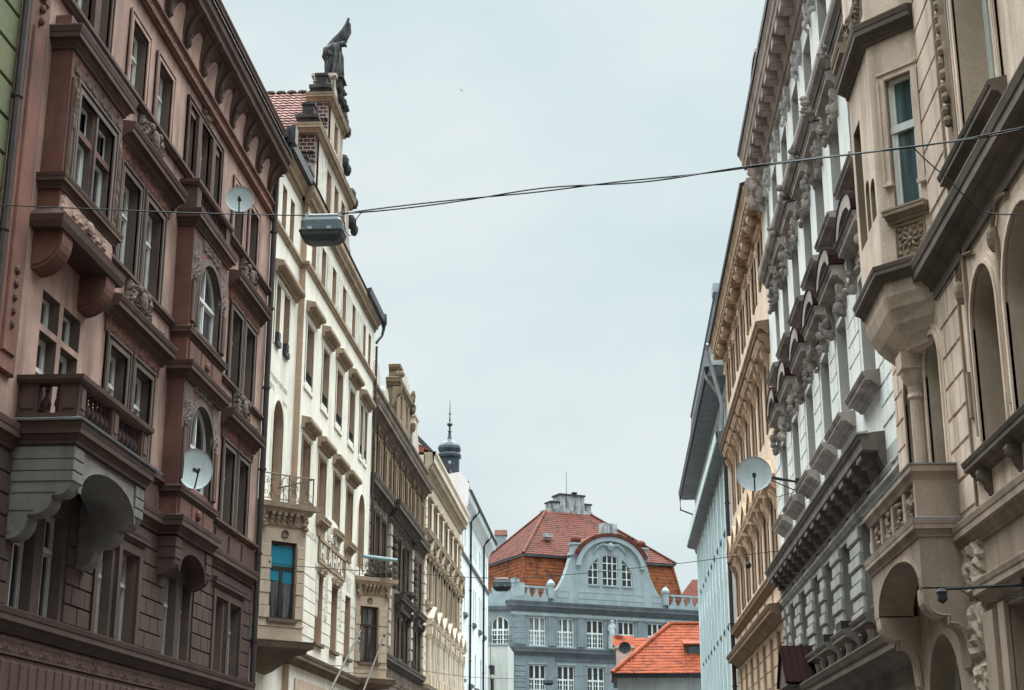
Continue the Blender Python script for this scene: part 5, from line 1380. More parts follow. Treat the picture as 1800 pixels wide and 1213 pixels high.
# mansard: lower steep slope, eave, upper hipped roof, chimney block
def quadroof(name, A, B, Cc, D, mat, tw=.28, th=.34, par=None):
    """tiled quad A,B along the eave, D,Cc along the top"""
    A, B, Cc, D = map(Vector, (A, B, Cc, D))
    e = (B - A).normalized(); up0 = (D - A); up = (up0 - e * up0.dot(e)).normalized()
    Hh = up0.dot(up); W = (B - A).length
    s0 = (D - A).dot(e); s1 = (Cc - A).dot(e)
    lo, hi = min(0, s0), max(W, s1)
    mb = MB()
    def clip(s, t):
        q = t / Hh; s = s + lo
        return s0 * q - .05 <= s <= W + (s1 - W) * q + .05
    tilegrid(mb, A + e * lo, e, up, hi - lo, Hh, tw, th, .03, .03, clip)
    r = H.part(name, mb, mat, par)
    mb = MB(); nn = e.cross(up); nn = nn if nn.z > 0 else -nn
    mb.poly([tuple(p - nn * .03) for p in (A, B, Cc, D)]); H.part('roof_boarding', mb, SGD, r)
    for p, q in ((A, D), (B, Cc)):
        mb = MB(); mb.tube([tuple(p + nn * .05), tuple(q + nn * .05)], .13, 6); H.part('hip_tiles', mb, mat, r)
    return r
ez = 22.2
quadroof('mansard_slope', (1.1, -.7, 17.95), (17.6, -.7, 17.95), (17.1, -1.9, ez), (1.9, -1.9, ez), RT2)
quadroof('mansard_slope', (1.1, -10, 17.95), (1.1, -.7, 17.95), (1.9, -1.9, ez), (1.9, -10, ez), RT2)
quadroof('mansard_slope', (17.6, -.7, 17.95), (17.6, -10, 17.95), (17.1, -10, ez), (17.1, -1.9, ez), RT2)
mb = MB(); mb.box(1.72, 17.35, -10.2, -1.62, ez, ez + .2); H.part('mansard_eave', mb, SGD)
rz = 27.4
quadroof('upper_roof', (1.7, -1.6, ez + .18), (17.4, -1.6, ez + .18), (11.4, -7.0, rz), (6.6, -7.0, rz), RT1)
quadroof('upper_roof', (1.7, -12.5, ez + .18), (1.7, -1.6, ez + .18), (6.6, -7.0, rz), (6.6, -7.1, rz), RT1)
quadroof('upper_roof', (17.4, -1.6, ez + .18), (17.4, -12.5, ez + .18), (11.4, -7.1, rz), (11.4, -7.0, rz), RT1)
mb = MB(); mb.box(7.0, 11.7, -9.0, -7.2, 26.6, 27.75); mb.box(8.3, 10.9, -8.8, -7.3, 27.7, 29.15); mb.box(7.4, 8.4, -8.6, -7.4, 27.7, 28.4); mb.box(10.8, 11.65, -8.6, -7.4, 27.7, 28.4)
CH = H.part('chimney', mb, SOOTT)
mb = MB(); mb.box(8.2, 11.0, -8.9, -7.2, 29.15, 29.3); mb.box(7.3, 8.35, -8.7, -7.3, 28.4, 28.54); mb.box(10.85, 11.75, -8.7, -7.3, 28.4, 28.54); mb.lathe(10.2, -8.0, [(.18, 29.2), (.18, 29.5), (.3, 29.52), (.3, 29.65), (.15, 29.7)], 8); H.part('chimney_cap', mb, ZDARK, CH)
mb = MB(); mb.tube([(9.45, -8.2, 29.2), (9.45, -8.2, 31.6)], .025, 4); H.part('antenna', mb, IRON, CH)
mb = MB(); mb.box(4.5, 5.3, -3.4, -2.9, 24.2, 24.6); H.part('roof_hatch', mb, ZINC)
# lower wing turned towards the camera, with arched window
wx = lambda X, Y, z: None
d1 = Vector((-1, 0.02)).normalized()
def toS(X, Y):                      # world plan -> school frame
    v = Vector((X + 8.58, Y - 130.0)); return (v.x * AX[0][0] + v.y * AX[0][1], v.x * AX[1][0] + v.y * AX[1][1])
WG = House('S', 0, 0, 'low grey wing of the school with a tall arched window, left of its corner', 'school', 'school_building', axes=((1, 0), (0, -1)), org=(-13.0, 130.0, 0))
Hs = H; H = WG
aw = [(2.52, 4.0, 14.22, 16.62, .72), (3.35, 3.95, 9.9, 12.64)]
mb = MB(); mb.wall(0, 4.42, 0, 17.35, aw, depth=.3); mb.poly([(0, 0, 17.35), (4.42, 0, 17.35), (4.42, -9, 17.35), (0, -9, 17.35)]); mb.poly([(0, 0, 0), (0, -9, 0), (0, -9, 17.35), (0, 0, 17.35)]); H.part('wall', mb, [SG1, SG1])
swin(*aw[0][:4], rise=.72); H.window(*aw[1], fm=F_SCH, gm=G_DARK, mull=1, tr=.5, bars=2)
mb = MB(); mb.surround(*aw[0][:4], .2, .06, rise=.72); mb.box(2.2, 2.52, 0, .1, 15.75, 15.95); mb.box(4.0, 4.3, 0, .1, 15.75, 15.95); H.part('architrave', mb, SG1)
mb = MB(); mb.sweep([(0, 0), (4.4, 0)], cprof(17.0, 17.45, .3)); mb.sweep([(0, 0), (4.4, 0)], cprof(13.6, 14.0, .3)); H.part('ledge', mb, SGD)
mb = MB(); mb.prism_n([(0, 17.45), (4.38, 17.45), (4.38, 18.3), (4.1, 18.7), (3.5, 18.15), (2.6, 17.95), (2.4, 18.6), (0, 18.6)], -.5, -.1); H.part('parapet', mb, SG2)
mb = MB(); mb.box(2.4, 4.1, -2.0, -1.2, 17.4, 19.3); H.part('roof_hut', mb, SG2)
mb = MB(); mb.box(.6, 1.65, -16.0, -15.0, 0, 25.4); mb.box(1.65, 2.65, -16, -15.0, 0, 26.2); H.part('chimney', mb, SG2)
mb = MB(); mb.prism_u([(-14.9, 26.15), (-15.5, 26.75), (-16.1, 26.15)], 1.55, 2.75); mb.prism_u([(-14.9, 25.35), (-15.5, 25.9), (-16.1, 25.35)], .5, 1.7); H.part('chimney_roof', mb, RT1)
mb = MB(); mb.tube([(2.5, .3, 14.9), (4.3, .3, 14.9)], .025, 5); mb.tube([(2.5, .3, 14.5), (4.3, .3, 14.5)], .02, 5)
for i in range(7): mb.tube([(2.5 + i * .3, .3, 14.0), (2.5 + i * .3, .3, 14.9)], .015, 4)
H.part('balcony_rail', mb, IRON)

# low white house end between
H = House('S', 0, 0, 'low plain cream white building end with one narrow window, before the school wing', axes=((1, 0), (0, -1)), org=(-12.0, 122.0, 0))
LWH = plaster('low_cream_wall', (0.60, 0.60, 0.56), var=.08, dirt=.2)
ow = [(2.0, 2.45, 11.0, 11.84), (2.0, 2.45, 8.6, 10.8)]
mb = MB(); mb.wall(0, 3.5, 0, 13.4, ow, depth=.2); mb.poly([(3.5, 0, 0), (3.5, -7, 0), (3.5, -7, 13.4), (3.5, 0, 13.4)]); mb.poly([(0, 0, 13.4), (3.5, 0, 13.4), (3.5, -7, 13.4), (0, -7, 13.4)]); H.part('wall', mb, [LWH, LWH])
for o in ow: H.window(*o, n=-.1, fm=F_WHITE, gm=G_CURT, mull=0, tr=2, fw=.05)
mb = MB(); mb.sweep([(0, 0), (3.5, 0)], sprof(13.3, 13.5, .08)); H.part('coping', mb, ZINC)
mb = MB(); mb.tube([(2.2, .1, 9.0), (2.05, .1, 14.0), (2.1, .1, 15.2)], .02, 4); mb.box(1.95, 2.15, .02, .14, 11.6, 11.75); H.part('cable_duct', mb, IRON)

# small tiled house in front of the school
H = House('S', 0, 0, 'small pale house with bright orange hipped tile roof in front of the school', 'house', 'tiled_house', axes=((1, 0), (0, -1)), org=(0, 95.0, 0))
RT3 = tile('orange_pantile', (0.25, 0.056, 0.023), (0.14, 0.03, 0.015), scale=3.4)
HW = plaster('house_grey_white', (0.30, 0.31, 0.31), var=.1, dirt=.3)
mb = MB(); mb.wall(.15, 8.4, 0, 9.0, [], n=0); mb.poly([(.15, 0, 0), (.15, -9, 0), (.15, -9, 9), (.15, 0, 9)]); H.part('wall', mb, [HW, HW])
mb = MB(); mb.loft([[(-.1, .45, 8.75), (8.4, .45, 8.75), (8.4, -9, 8.75), (-.1, -9, 8.75)], [(-.1, .45, 8.98), (8.4, .45, 8.98), (8.4, -9, 8.98), (-.1, -9, 8.98)]]); H.part('eaves', mb, ZDARK)
EZ, RZ2 = 9.0, 12.35
R_ = quadroof('roof', (-.15, .6, EZ), (8.6, .6, EZ), (8.6, -3.2, RZ2), (3.6, -3.2, RZ2), RT3, tw=.21, th=.30)
quadroof('roof', (-.15, -7.0, EZ), (-.15, .6, EZ), (3.6, -3.2, RZ2), (3.6, -3.3, RZ2), RT3, tw=.21, th=.30)
mb = MB(); mb.tube([(3.6, -3.2, RZ2 + .05), (8.6, -3.2, RZ2 + .05)], .13, 6); H.part('ridge_tiles', mb, RT3)
mb = MB(); mb.box(4.45, 5.7, -2.2, -.8, 9.9, 10.85); DRM = H.part('dormer', mb, F_BROWN)
mb = MB(); mb.box(4.62, 5.6, -.8, -.78, 10.1, 10.7); H.part('pane', mb, G_DARK, DRM)
mb = MB(); mb.loft([[(4.3, -.55, 10.82), (5.9, -.55, 10.82), (5.9, -2.6, 11.3), (4.3, -2.6, 11.3)], [(4.3, -.55, 10.9), (5.9, -.55, 10.9), (5.9, -2.6, 11.4), (4.3, -2.6, 11.4)]]); H.part('dormer_roof', mb, RT3, DRM)
mb = MB(); mb.box(.1, 1.2, -4.2, -3.0, 8.5, 11.0); mb.box(.02, 1.28, -4.3, -2.9, 10.85, 11.02); H.part('chimney', mb, plaster('pale_pink_chimney', (.5, .42, .38), var=.15, dirt=.4))
mb = MB(); mb.lathe(.3, -3.6, [(.3, 11.0), (.3, 11.5), (.28, 11.7)], 10); mb.prism_u([(-2.9, 11.02), (-3.6, 11.7), (-4.3, 11.02)], -.1, 1.25); H.part('chimney_cap', mb, RT3)
quadroof('wing_roof', (.9, -4.0, 10.45), (3.6, -4.0, 10.45), (3.6, -5.6, 11.75), (.9, -5.6, 11.75), RT3, tw=.21, th=.30)
mb = MB(); mb.box(.9, 3.4, -7, -4.2, 8.9, 10.5); H.part('wing_wall', mb, HW)
# distant roof to the right of the school
H = House('S', 0, 0, 'far house roof of brown tiles right of the school mansard', 'house', 'tiled_house', axes=((1, 0), (0, -1)), org=(9.5, 175, 0))
mb = MB(); mb.box(-3.0, 7, -6, 0, 0, 22.0); H.part('wall', mb, SG1)
mb = MB(); mb.loft([[(-3.3, .3, 22), (7, .3, 22)], [(-.2, -3, 26.2), (4, -3, 26.2)]], closed=False); mb.loft([[(-3.3, .3, 22), (-3.3, -6, 22)], [(-.2, -3, 26.2), (-.2, -3.1, 26.2)]], closed=False); H.part('roof', mb, RT1)
# ================================================================ right 1: beige house with canted oriel
BE = plaster('beige_plaster', (0.62, 0.475, 0.39), var=0.2, dirt=0.7, dirtcol=(0.26, 0.195, 0.14))
BE2 = plaster('shaded_beige_base', (0.33, 0.248, 0.196), var=0.22, dirt=0.7, dirtcol=(0.17, 0.125, 0.095))  # darker copy of BE: the lower storey's shade put into the colour
BEJ = plaster('beige_joint', (0.24, 0.19, 0.145), var=0.15)
BED = plaster('dirty_shaded_beige_stone', (0.27, 0.20, 0.148), var=0.22, dirt=0.55, dirtcol=(0.12, 0.085, 0.065))  # dirt tone, darkened further to put recess shade into the colour
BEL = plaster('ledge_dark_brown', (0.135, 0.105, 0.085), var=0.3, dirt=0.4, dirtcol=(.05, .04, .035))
H = House('R', 4.6, 16, 'beige house with canted oriel and scrolled stone balcony at the near right', group=HG)
A0, A1 = -45.0, 23.9  # runs on unseen behind the camera, extended to darken the near facades
W3 = [(16.15, 17.9, 9.58, 13.4), (11.2, 12.9, 9.58, 13.4), (6.4, 8.1, 9.58, 13.4)]
W2 = [(10.8, 12.5, 5.74, 8.0, .85), (6.4, 8.1, 5.74, 8.0, .85), (15.0, 16.75, 5.74, 8.0, .85), (17.1, 18.35, 5.74, 7.95, .62), (20.3, 21.3, 5.3, 8.0, .48), (21.95, 22.9, 5.3, 8.0, .48)]
W1 = [(15.2, 18.0, .6, 3.85), (20.8, 22.9, .2, 3.9, .9)]
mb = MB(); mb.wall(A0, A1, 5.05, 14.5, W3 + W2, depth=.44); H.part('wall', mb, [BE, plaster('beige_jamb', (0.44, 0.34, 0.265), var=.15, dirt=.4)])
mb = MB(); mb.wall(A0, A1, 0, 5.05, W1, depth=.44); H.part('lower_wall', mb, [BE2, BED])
H.body(A0, A1, 14.5, -9, BE)
for o in W3 + W2 + W1: H.window(*o[:4], n=-.36, rise=o[4] if len(o) > 4 else 0, fm=F_WHITE if o[2] > 9 else F_GREY, gm=G_CURT if o[2] > 9 else G_DARK, mull=1, tr=.58, fw=.08)
# ashlar on the pier between the pilaster line and the oriel
mb = MB(); blocks(mb, 19.05, 20.25, 5.25, 9.2, .42, .62, .02, jit=.003); blocks(mb, 22.95, 23.85, 5.25, 12.5, .42, .5, .02); blocks(mb, 19.05, 20.25, 9.6, 14.4, .5, .8, .02, stagger=False); H.part('ashlar_blocks', mb, BE)
mb = MB(); mb.box(18.98, 19.03, -.01, .035, 5.2, 14.4); H.part('pilaster_edge', mb, BED)
for a, b, c, d, r in W2:
    mb = MB(); mb.surround(a, b, c, d, .14, .06, rise=r); 
    H.part('architrave', mb, BE)
mb = MB(); mb.box(16.85, 16.95, -.01, .05, 6.0, 8.0); mb.box(18.5, 18.58, -.01, .05, 6.0, 8.6); mb.box(18.8, 18.9, -.01, .04, 6.3, 6.9); H.part('pilaster_strip', mb, BED)
for q, z in ((18.75, 7.95), (16.95, 8.0)):
    mb = MB(); mb.ball(q, .03, z, .07, .1, .17, 8, 6); mb.tube([(q + .05, .04, z + .12), (q - .25, .04, z + .42), (q - .7, .04, z + .3)], .025, 5); H.part('carved_drop', mb, BED)
mb = MB(); mb.surround(16.15, 17.9, 9.58, 13.4, .16, .05); H.part('architrave', mb, BE)
mb = MB(); mb.box(18.15, 18.62, -.01, .05, 9.75, 14); mb.relief(18.22, 18.55, 10.4, 13.8, .05, .08, 6)
for i in range(22): mb.ball(18.38 + .05 * (i % 2), .09, 10.2 + i * .17, .075, .07, .09, 6, 4)
H.part('leaf_garland', mb, BED)
mb = MB(); mb.sweep([(15.9, 0), (18.75, 0)], cprof(9.32, 9.56, .22)); H.part('window_sill', mb, BEL)
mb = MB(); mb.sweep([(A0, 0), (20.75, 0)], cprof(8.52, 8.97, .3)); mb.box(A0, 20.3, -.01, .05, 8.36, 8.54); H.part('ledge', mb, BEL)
mb = MB(); mb.sweep([(6.0, 0), (18.9, 0)], cprof(5.5, 5.72, .2)); 
for q in (15.4, 16.8, 18.2): mb.console(q, q + .16, 5.2, 5.5, .16)
H.part('window_sill', mb, BEL)
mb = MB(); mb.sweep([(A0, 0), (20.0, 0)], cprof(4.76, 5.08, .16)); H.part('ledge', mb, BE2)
mb = MB(); mb.sweep([(A0, 0), (19.05, 0)], cprof(3.95, 4.25, .18)); H.part('door_hood', mb, BE2)
mb = MB(); mb.box(18.0, 18.3, -.01, .06, .2, 3.9); mb.box(18.4, 18.9, -.01, .1, .2, 3.85); H.part('door_jamb', mb, BE2)
# rough bossed blocks of the pilaster
RB = plaster('rough_bossed_stone', (0.31, 0.25, 0.19), var=.25, dirt=.5, dirtcol=(.12, .09, .07), bump=.9, fine=12)
def rough(u0, u1, z0, z1, t, seed):
    m = MB(); r_ = random.Random(seed); nu, nz2 = 9, 9
    for j in range(nz2 + 1):
        for i in range(nu + 1):
            e = min(i, nu - i, j, nz2 - j)
            m.v.append((u0 + (u1 - u0) * i / nu, (t * (.55 + r_.uniform(-.3, .45)) if e > 0 else 0.0) , z0 + (z1 - z0) * j / nz2))
    for j in range(nz2):
        for i in range(nu):
            k = j * (nu + 1) + i; m.f.append((k, k + 1, k + nu + 2, k + nu + 1)); m.m.append(0)
    return m
z = .3; i = 0
while z < 4.85:
    H.part('bossed_block', rough(18.95 - (.06 if i % 2 else 0), 19.9, z + .02, min(z + .74, 4.88), .11, i), RB); z += .76; i += 1
# canted oriel: near splay with the window, front, far splay
t = .6
p0, p1, p2, p3 = (20.3, 0), (20.9, t), (22.7, t), (23.3, 0)
path = [(p0[0] - .02, -.02), p1, p2, (p3[0] + .02, -.02)]
d = Vector((1, 1)).normalized(); nn = Vector((-1, 1)).normalized(); Ln = t * math.sqrt(2)
def W(s, o, z): return (p0[0] + d.x * s + nn.x * o, d.y * s + nn.y * o, z)
zb, zt_ = 8.95, 15.6
wa, wb, wc, wd = .1, .56, 9.86, 11.95
mb = MB()
for s0, s1, z0, z1 in ((0, wa, zb, zt_), (wb, Ln, zb, zt_), (wa, wb, zb, wc), (wa, wb, wd, zt_)): mb.poly([W(s0, 0, z0), W(s1, 0, z0), W(s1, 0, z1), W(s0, 0, z1)])
for p, q in (((wa, wc), (wa, wd)), ((wb, wc), (wb, wd)), ((wa, wc), (wb, wc)), ((wa, wd), (wb, wd))): mb.poly([W(p[0], 0, p[1]), W(q[0], 0, q[1]), W(q[0], -.13, q[1]), W(p[0], -.13, p[1])], 1)
mb.wall(20.9, 22.7, zb, zt_, [(21.05, 21.4, 9.95, 10.6, .17), (21.5, 21.8, 9.95, 10.75, .15), (21.9, 22.5, 9.9, 11.9)], n=t, depth=.14)
mb.poly([(p2[0], p2[1], zb), (p3[0], 0, zb), (p3[0], 0, zt_), (p2[0], p2[1], zt_)])
ORI = H.part('canted_oriel', mb, [BE, BED])
def wl(mb, s0, s1, o0, o1, z0, z1): mb.loft([[W(s0, o0, z0), W(s1, o0, z0), W(s1, o1, z0), W(s0, o1, z0)], [W(s0, o0, z1), W(s1, o0, z1), W(s1, o1, z1), W(s0, o1, z1)]])
mb = MB(); zt2 = wc + (wd - wc) * .62
for a in ((wa, wa + .05, wc, wd), (wb - .05, wb, wc, wd), (wa, wb, wc, wc + .06), (wa, wb, wd - .06, wd)): wl(mb, a[0], a[1], -.13, -.06, a[2], a[3])
wl(mb, wa, wb, -.13, -.045, zt2 - .06, zt2 + .06)
for z0, z1 in ((wc + .06, zt2 - .06), (zt2 + .06, wd - .06)):
    wl(mb, wa + .05, wa + .09, -.13, -.075, z0, z1); wl(mb, wb - .09, wb - .05, -.13, -.075, z0, z1)
f = H.part('window', mb, F_WHITE, ORI)
mb = MB(); wl(mb, wa + .01, wb - .01, -.125, -.1, wc + .01, wd - .01); H.part('pane', mb, glass('pane_painted_reflection', (.03, .04, .045), .8, (.10, .15, .17)), f)  # teal reflection painted as streaks in the pane colour
mb = MB()
for a in ((wa - .12, wa, wc + .35, wd), (wb, wb + .12, wc + .45, wd), (wa - .12, wb + .12, wd, wd + .13)): wl(mb, *a[:2], 0, .045, *a[2:]); 
for a in ((wa - .12, wa - .08, wc + .35, wd), (wb + .08, wb + .12, wc + .45, wd), (wa - .12, wb + .12, wd + .09, wd + .13)): wl(mb, *a[:2], 0, .07, *a[2:])
wl(mb, wa - .14, wa + .02, 0, .07, wc + .3, wc + .36); wl(mb, wb - .02, wb + .14, 0, .07, wc + .4, wc + .46)
H.part('oriel_architrave', mb, BE, ORI)
mb = MB()
for o1, z0, z1 in ((.06, wc - .2, wc - .14), (.1, wc - .14, wc - .09), (.16, wc - .09, wc - .03), (.17, wc - .03, wc)): wl(mb, wa - .08 - o1 * .2, wb + .1 + o1 * .2, -.05, o1, z0, z1)
H.part('oriel_sill', mb, BED, ORI)
# carved square panel under the sill
mb = MB(); wl(mb, wa, wb, -.01, .004, 9.14, 9.6)
pc, pz = (wa + wb) / 2, 9.37
for q in range(8):
    a_ = q * math.pi / 4
    mb.tube([W(pc + .03 * math.cos(a_), .012, pz + .03 * math.sin(a_)), W(pc + .1 * math.cos(a_ + .25), .035, pz + .1 * math.sin(a_ + .25)), W(pc + .17 * math.cos(a_), .012, pz + .17 * math.sin(a_))], [.016, .024, .01], 6)
    a2 = a_ + math.pi / 8
    mb.ball(*W(pc + .19 * math.cos(a2), .012, pz + .19 * math.sin(a2)), .03, .03, .034, 6, 4)
for sx in (-1, 1):
    for sz in (-1, 1): mb.ball(*W(pc + sx * .185, .015, pz + sz * .185), .034, .034, .034, 7, 5)
mb.ball(*W(pc, .03, pz), .04, .04, .04, 8, 6)
for q0, q1, z0, z1 in ((wa - .02, wb + .02, 9.6, 9.63), (wa - .02, wb + .02, 9.11, 9.14), (wa - .02, wa, 9.14, 9.6), (wb, wb + .02, 9.14, 9.6)): wl(mb, q0, q1, -.01, .03, z0, z1)
H.part('carved_panel', mb, BED, ORI)
mb = MB(); mb.sweep(path, cprof(8.82, 9.06, .16)); H.part('oriel_ledge', mb, BEL, ORI)
mb = MB(); mb.sweep(path, cprof(12.62, 12.95, .2)); H.part('oriel_cornice', mb, BEL, ORI)
mb = MB(); rings = []
for z, s_ in ((8.84, 1.0), (8.62, .98), (8.45, .9), (8.25, .74), (8.1, .55), (8.0, .4), (7.94, .38), (7.9, .22)):
    rings.append([(p0[0] + (1 - s_) * .75, -.02, z), (p1[0] + (1 - s_) * .55, t * s_, z), (p2[0] - (1 - s_) * .55, t * s_, z), (p3[0] - (1 - s_) * .75, -.02, z)])
mb.loft(rings); H.part('oriel_corbel', mb, BE, ORI)
mb = MB(); mb.lathe(21.62, .12, [(.1, 5.2), (.1, 7.25), (.13, 7.3), (.11, 7.36), (.12, 7.45), (.2, 7.62), (.22, 7.72)], 12); mb.box(21.4, 21.84, 0, .34, 7.7, 7.95); H.part('oriel_column', mb, BE, ORI)
mb = MB()
for z, s_ in ((13.6, 1), (13.3, .8)): mb.relief(20.95, 22.6, 13.2, 13.9, t + .005, .12, 33)
H.part('carved_frieze', mb, BED, ORI)
mb = MB(); mb.sweep([(22.0, t), (22.7, t), (23.3, 0)], cprof(13.0, 13.3, .25)); H.part('carved_bracket', mb, BED, ORI)
# balcony with carved panels over arch and scrolled consoles
y0, y1, bn = 19.95, 23.75, .58
wp = [(y0, -.02), (y0, bn), (y1, bn), (y1, -.02)]
mb = MB(); mb.box(y0 + .03, y1 - .03, 0, bn - .03, 5.15, 5.2); mb.sweep(wp, cprof(4.98, 5.2, .09)); BL = H.part('balcony', mb, BE2)
mb = MB(); mb.sweep(wp, [(-.02, 5.2), (.09, 5.2), (.1, 5.225), (-.02, 5.25)]); mb.sweep(wp, [(-.12, 5.935), (.07, 5.935), (.08, 5.955), (-.12, 5.99)]); H.part('balcony_flashing', mb, ZINC, BL)
mb = MB(); mb.sweep(wp, [(-.14, 5.74), (.0, 5.74), (.02, 5.8), (.06, 5.85), (.06, 5.93), (-.14, 5.93)]); H.part('balcony_coping', mb, BE2, BL)
mb = MB(); mb.box(y0, y0 + .12, 0, bn, 5.23, 5.75); H.part('balcony_return', mb, BE2, BL)
mb = MB(); mb.box(y0 + .12, y1 - .02, bn - .16, bn - .1, 5.23, 5.75); H.part('balcony_panel_ground', mb, BED, BL)
for i in range(5):
    q = y0 + .0 + i * .92
    if i: mb = MB(); mb.bev(q - .09, q + .09, bn - .12, bn - .01, 5.23, 5.75, .015); H.part('balcony_post', mb, BE2, BL)
    if i < 4:
        mb = MB(); mb.relief(q + .14, q + .8, 5.25, 5.73, bn - .1, .05, 81 + i); carv(mb, q + .47, bn - .1, 5.5, .22, .1, .2, 30 + i, 16); H.part('carved_panel', mb, BED, BL)
mb = MB(); mb.wall(y0, y1, 4.3, 5.0, [(y0 + .12, y1 - .5, 4.3, 4.86, .54)], n=bn, depth=.5); mb.poly([(y0, 0, 4.3), (y0, bn, 4.3), (y0, bn, 5.0), (y0, 0, 5.0)]); mb.poly([(y1, 0, 4.3), (y1, bn, 4.3), (y1, bn, 5.0), (y1, 0, 5.0)]); mb.surround(y0 + .12, y1 - .5, 4.3, 4.86, .07, .02, n=bn, rise=.52); H.part('balcony_arch', mb, [BE2, BED], BL)
def scroll(u0, u1):
    P = [(-.01, 4.32), (bn, 4.32), (bn, 4.18)]
    P += [(bn - .0 - .22 * (1 - math.cos(k * math.pi / 2 / 6)), 4.18 - .24 * math.sin(k * math.pi / 2 / 6)) for k in range(1, 7)]
    P += [(.3, 3.94), (.3, 3.84)] + [(.3 - .06 - .16 * math.sin(k * math.pi / 2 / 6), 3.84 - .28 * (1 - math.cos(k * math.pi / 2 / 6))) for k in range(1, 7)] + [(.06, 3.3), (-.01, 3.25)]
    m = MB(); m.prism_u(P, u0, u1)
    P2 = [(n_ * .9 + .0, z_ + .03) for n_, z_ in P[1:]]
    for e in (u0, u1):
        m.tube([(e, n_ - .03, z_ + .02) for n_, z_ in P[2:-1]], .018, 5)
    return m
for q in (y0, y1 - .5): H.part('balcony_console', scroll(q, q + .38), BE2, BL)

# ================================================================ right 2: white and grey ornate house
WH = plaster('white_plaster', (0.73, 0.73, 0.71), var=0.07, dirt=0.25, dirtcol=(0.40, 0.39, 0.37))
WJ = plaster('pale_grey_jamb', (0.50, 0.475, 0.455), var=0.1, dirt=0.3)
WT_ = plaster('brown_grey_trim', (0.35, 0.30, 0.27), var=0.25, dirt=0.5, dirtcol=(.07, .055, .05))
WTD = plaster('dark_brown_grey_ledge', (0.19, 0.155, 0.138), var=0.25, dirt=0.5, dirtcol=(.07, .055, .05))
GRS = plaster('grey_rusticated_stone', (0.43, 0.42, 0.40), var=0.2, dirt=0.5, dirtcol=(.13, .12, .11))
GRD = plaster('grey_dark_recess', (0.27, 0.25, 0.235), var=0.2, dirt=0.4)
REDM = paint('red_oxide_sheet', (0.022, 0.009, 0.008), rough=.95); REDM.node_tree.nodes['Principled BSDF'].inputs['Specular IOR Level'].default_value = .05
H = House('R', 4.8, 34, 'white and grey ornate house with bracketed cornice and curved window hoods', group=HG)
A0, A1 = 23.95, 43.2
cols = [26.45, 29.35, 31.95, 34.75, 37.5, 40.0, 41.75]
wd_ = 1.25
W4 = [(q + .25, q + .25 + wd_, 16.95, 18.85) for q in [26.3, 28.9, 31.5, 34.0, 36.6, 39.2]] + [(41.6, 42.3, 16.95, 18.85)]
W3 = [(q, q + wd_, 13.15, 15.3) for q in [26.2, 28.7, 31.2, 33.4, 35.9, 38.3]] + [(40.6, 41.5, 13.15, 15.3)]
W2 = [(q, q + wd_, 8.95, 11.15) for q in [26.4, 29.4, 32.0, 34.8, 37.75, 40.5]]
W1 = [(q, q + wd_, 4.9, 6.72) for q in [25.3, 27.9, 30.6, 33.2, 35.3, 37.85, 40.3]] + [(42.1, 42.6, 4.9, 6.72)]
mb = MB(); mb.wall(A0, A1, 7.5, 19.9, W4 + W3 + W2, depth=.34); H.part('wall', mb, [WH, WJ])
mb = MB(); mb.wall(A0, A1, 0, 7.5, W1, depth=.36); H.part('lower_wall', mb, [GRS, GRD])
H.body(A0, A1, 20.4, -10, WH)
for o in W4 + W3 + W2 + W1: H.window(*o, n=-.26, fm=F_GREY, gm=gp(), mull=1, tr=.66)
def rhood(a, b, z, d, br=True, cur=False, mat=WT_):
    mb = MB(); mb.sweep([(a, 0), (b, 0)], cprof(z - .36, z, d))
    if br:
        for q in (a + .06, b - .34): 
            mb.console(q + .03, q + .21, z - .95, z - .36, d * .6)
            carv(mb, q + .12, d * .1, z - .72, .11, d * .75, .32, int(q * 31))
        mb.relief(a + .3, b - .35, z - .72, z - .38, .02, .09, int(a * 9) % 60)
    if cur:
        m = (a + b) / 2; r = (b - a) / 2
        Q = [(m + r * 1.02 * math.cos(math.pi * k / 10), z + .0 + .62 * math.sin(math.pi * k / 10)) for k in range(11)]
        Qi = [(m + r * .72 * math.cos(math.pi * k / 10), z + .0 + .36 * math.sin(math.pi * k / 10)) for k in range(11)]
        for k in range(10): mb.loft([[(p[0], -.01, p[1]) for p in (Qi[k], Qi[k + 1], Q[k + 1], Q[k])], [(p[0], d * .98, p[1]) for p in (Qi[k], Qi[k + 1], Q[k + 1], Q[k])]])
        mb.relief(m - r * .6, m + r * .6, z + .02, z + .34, .03, .2, 19)
    h_ = H.part('window_hood', mb, mat)
    mb = MB(); mb.sweep([(a - .02, 0), (b + .02, 0)], [(d * .9, z + .005), (d + .03, z - .015), (d + .035, z + .01), (.0, z + .085), (-.02, z + .07)]); H.part('hood_flashing', mb, ZDARK, h_)
    if cur:
        mb = MB()
        Q2 = [(m + r * 1.06 * math.cos(math.pi * k / 10), z + .02 + .65 * math.sin(math.pi * k / 10)) for k in range(11)]
        for k in range(10): mb.loft([[(p[0], -.01, p[1]) for p in (Q[k], Q[k + 1], Q2[k + 1], Q2[k])], [(p[0], d * 1.04, p[1]) for p in (Q[k], Q[k + 1], Q2[k + 1], Q2[k])]])
        H.part('hood_sheet', mb, REDM, h_)
for a, b, c, d_ in W3:
    rhood(a - .3, b + .22, 16.05, .26)
for i, (a, b, c, d_) in enumerate(W2):
    rhood(a - .42, b + .38, 12.0, .32, cur=True)
    mb = MB(); mb.sweep([(a - .45, 0), (b + .4, 0)], cprof(12.95, 13.15, .3)); mb.sweep([(a - .45, 0), (b + .4, 0)], cprof(8.65, 8.92, .34)); H.part('window_sill', mb, WT_)
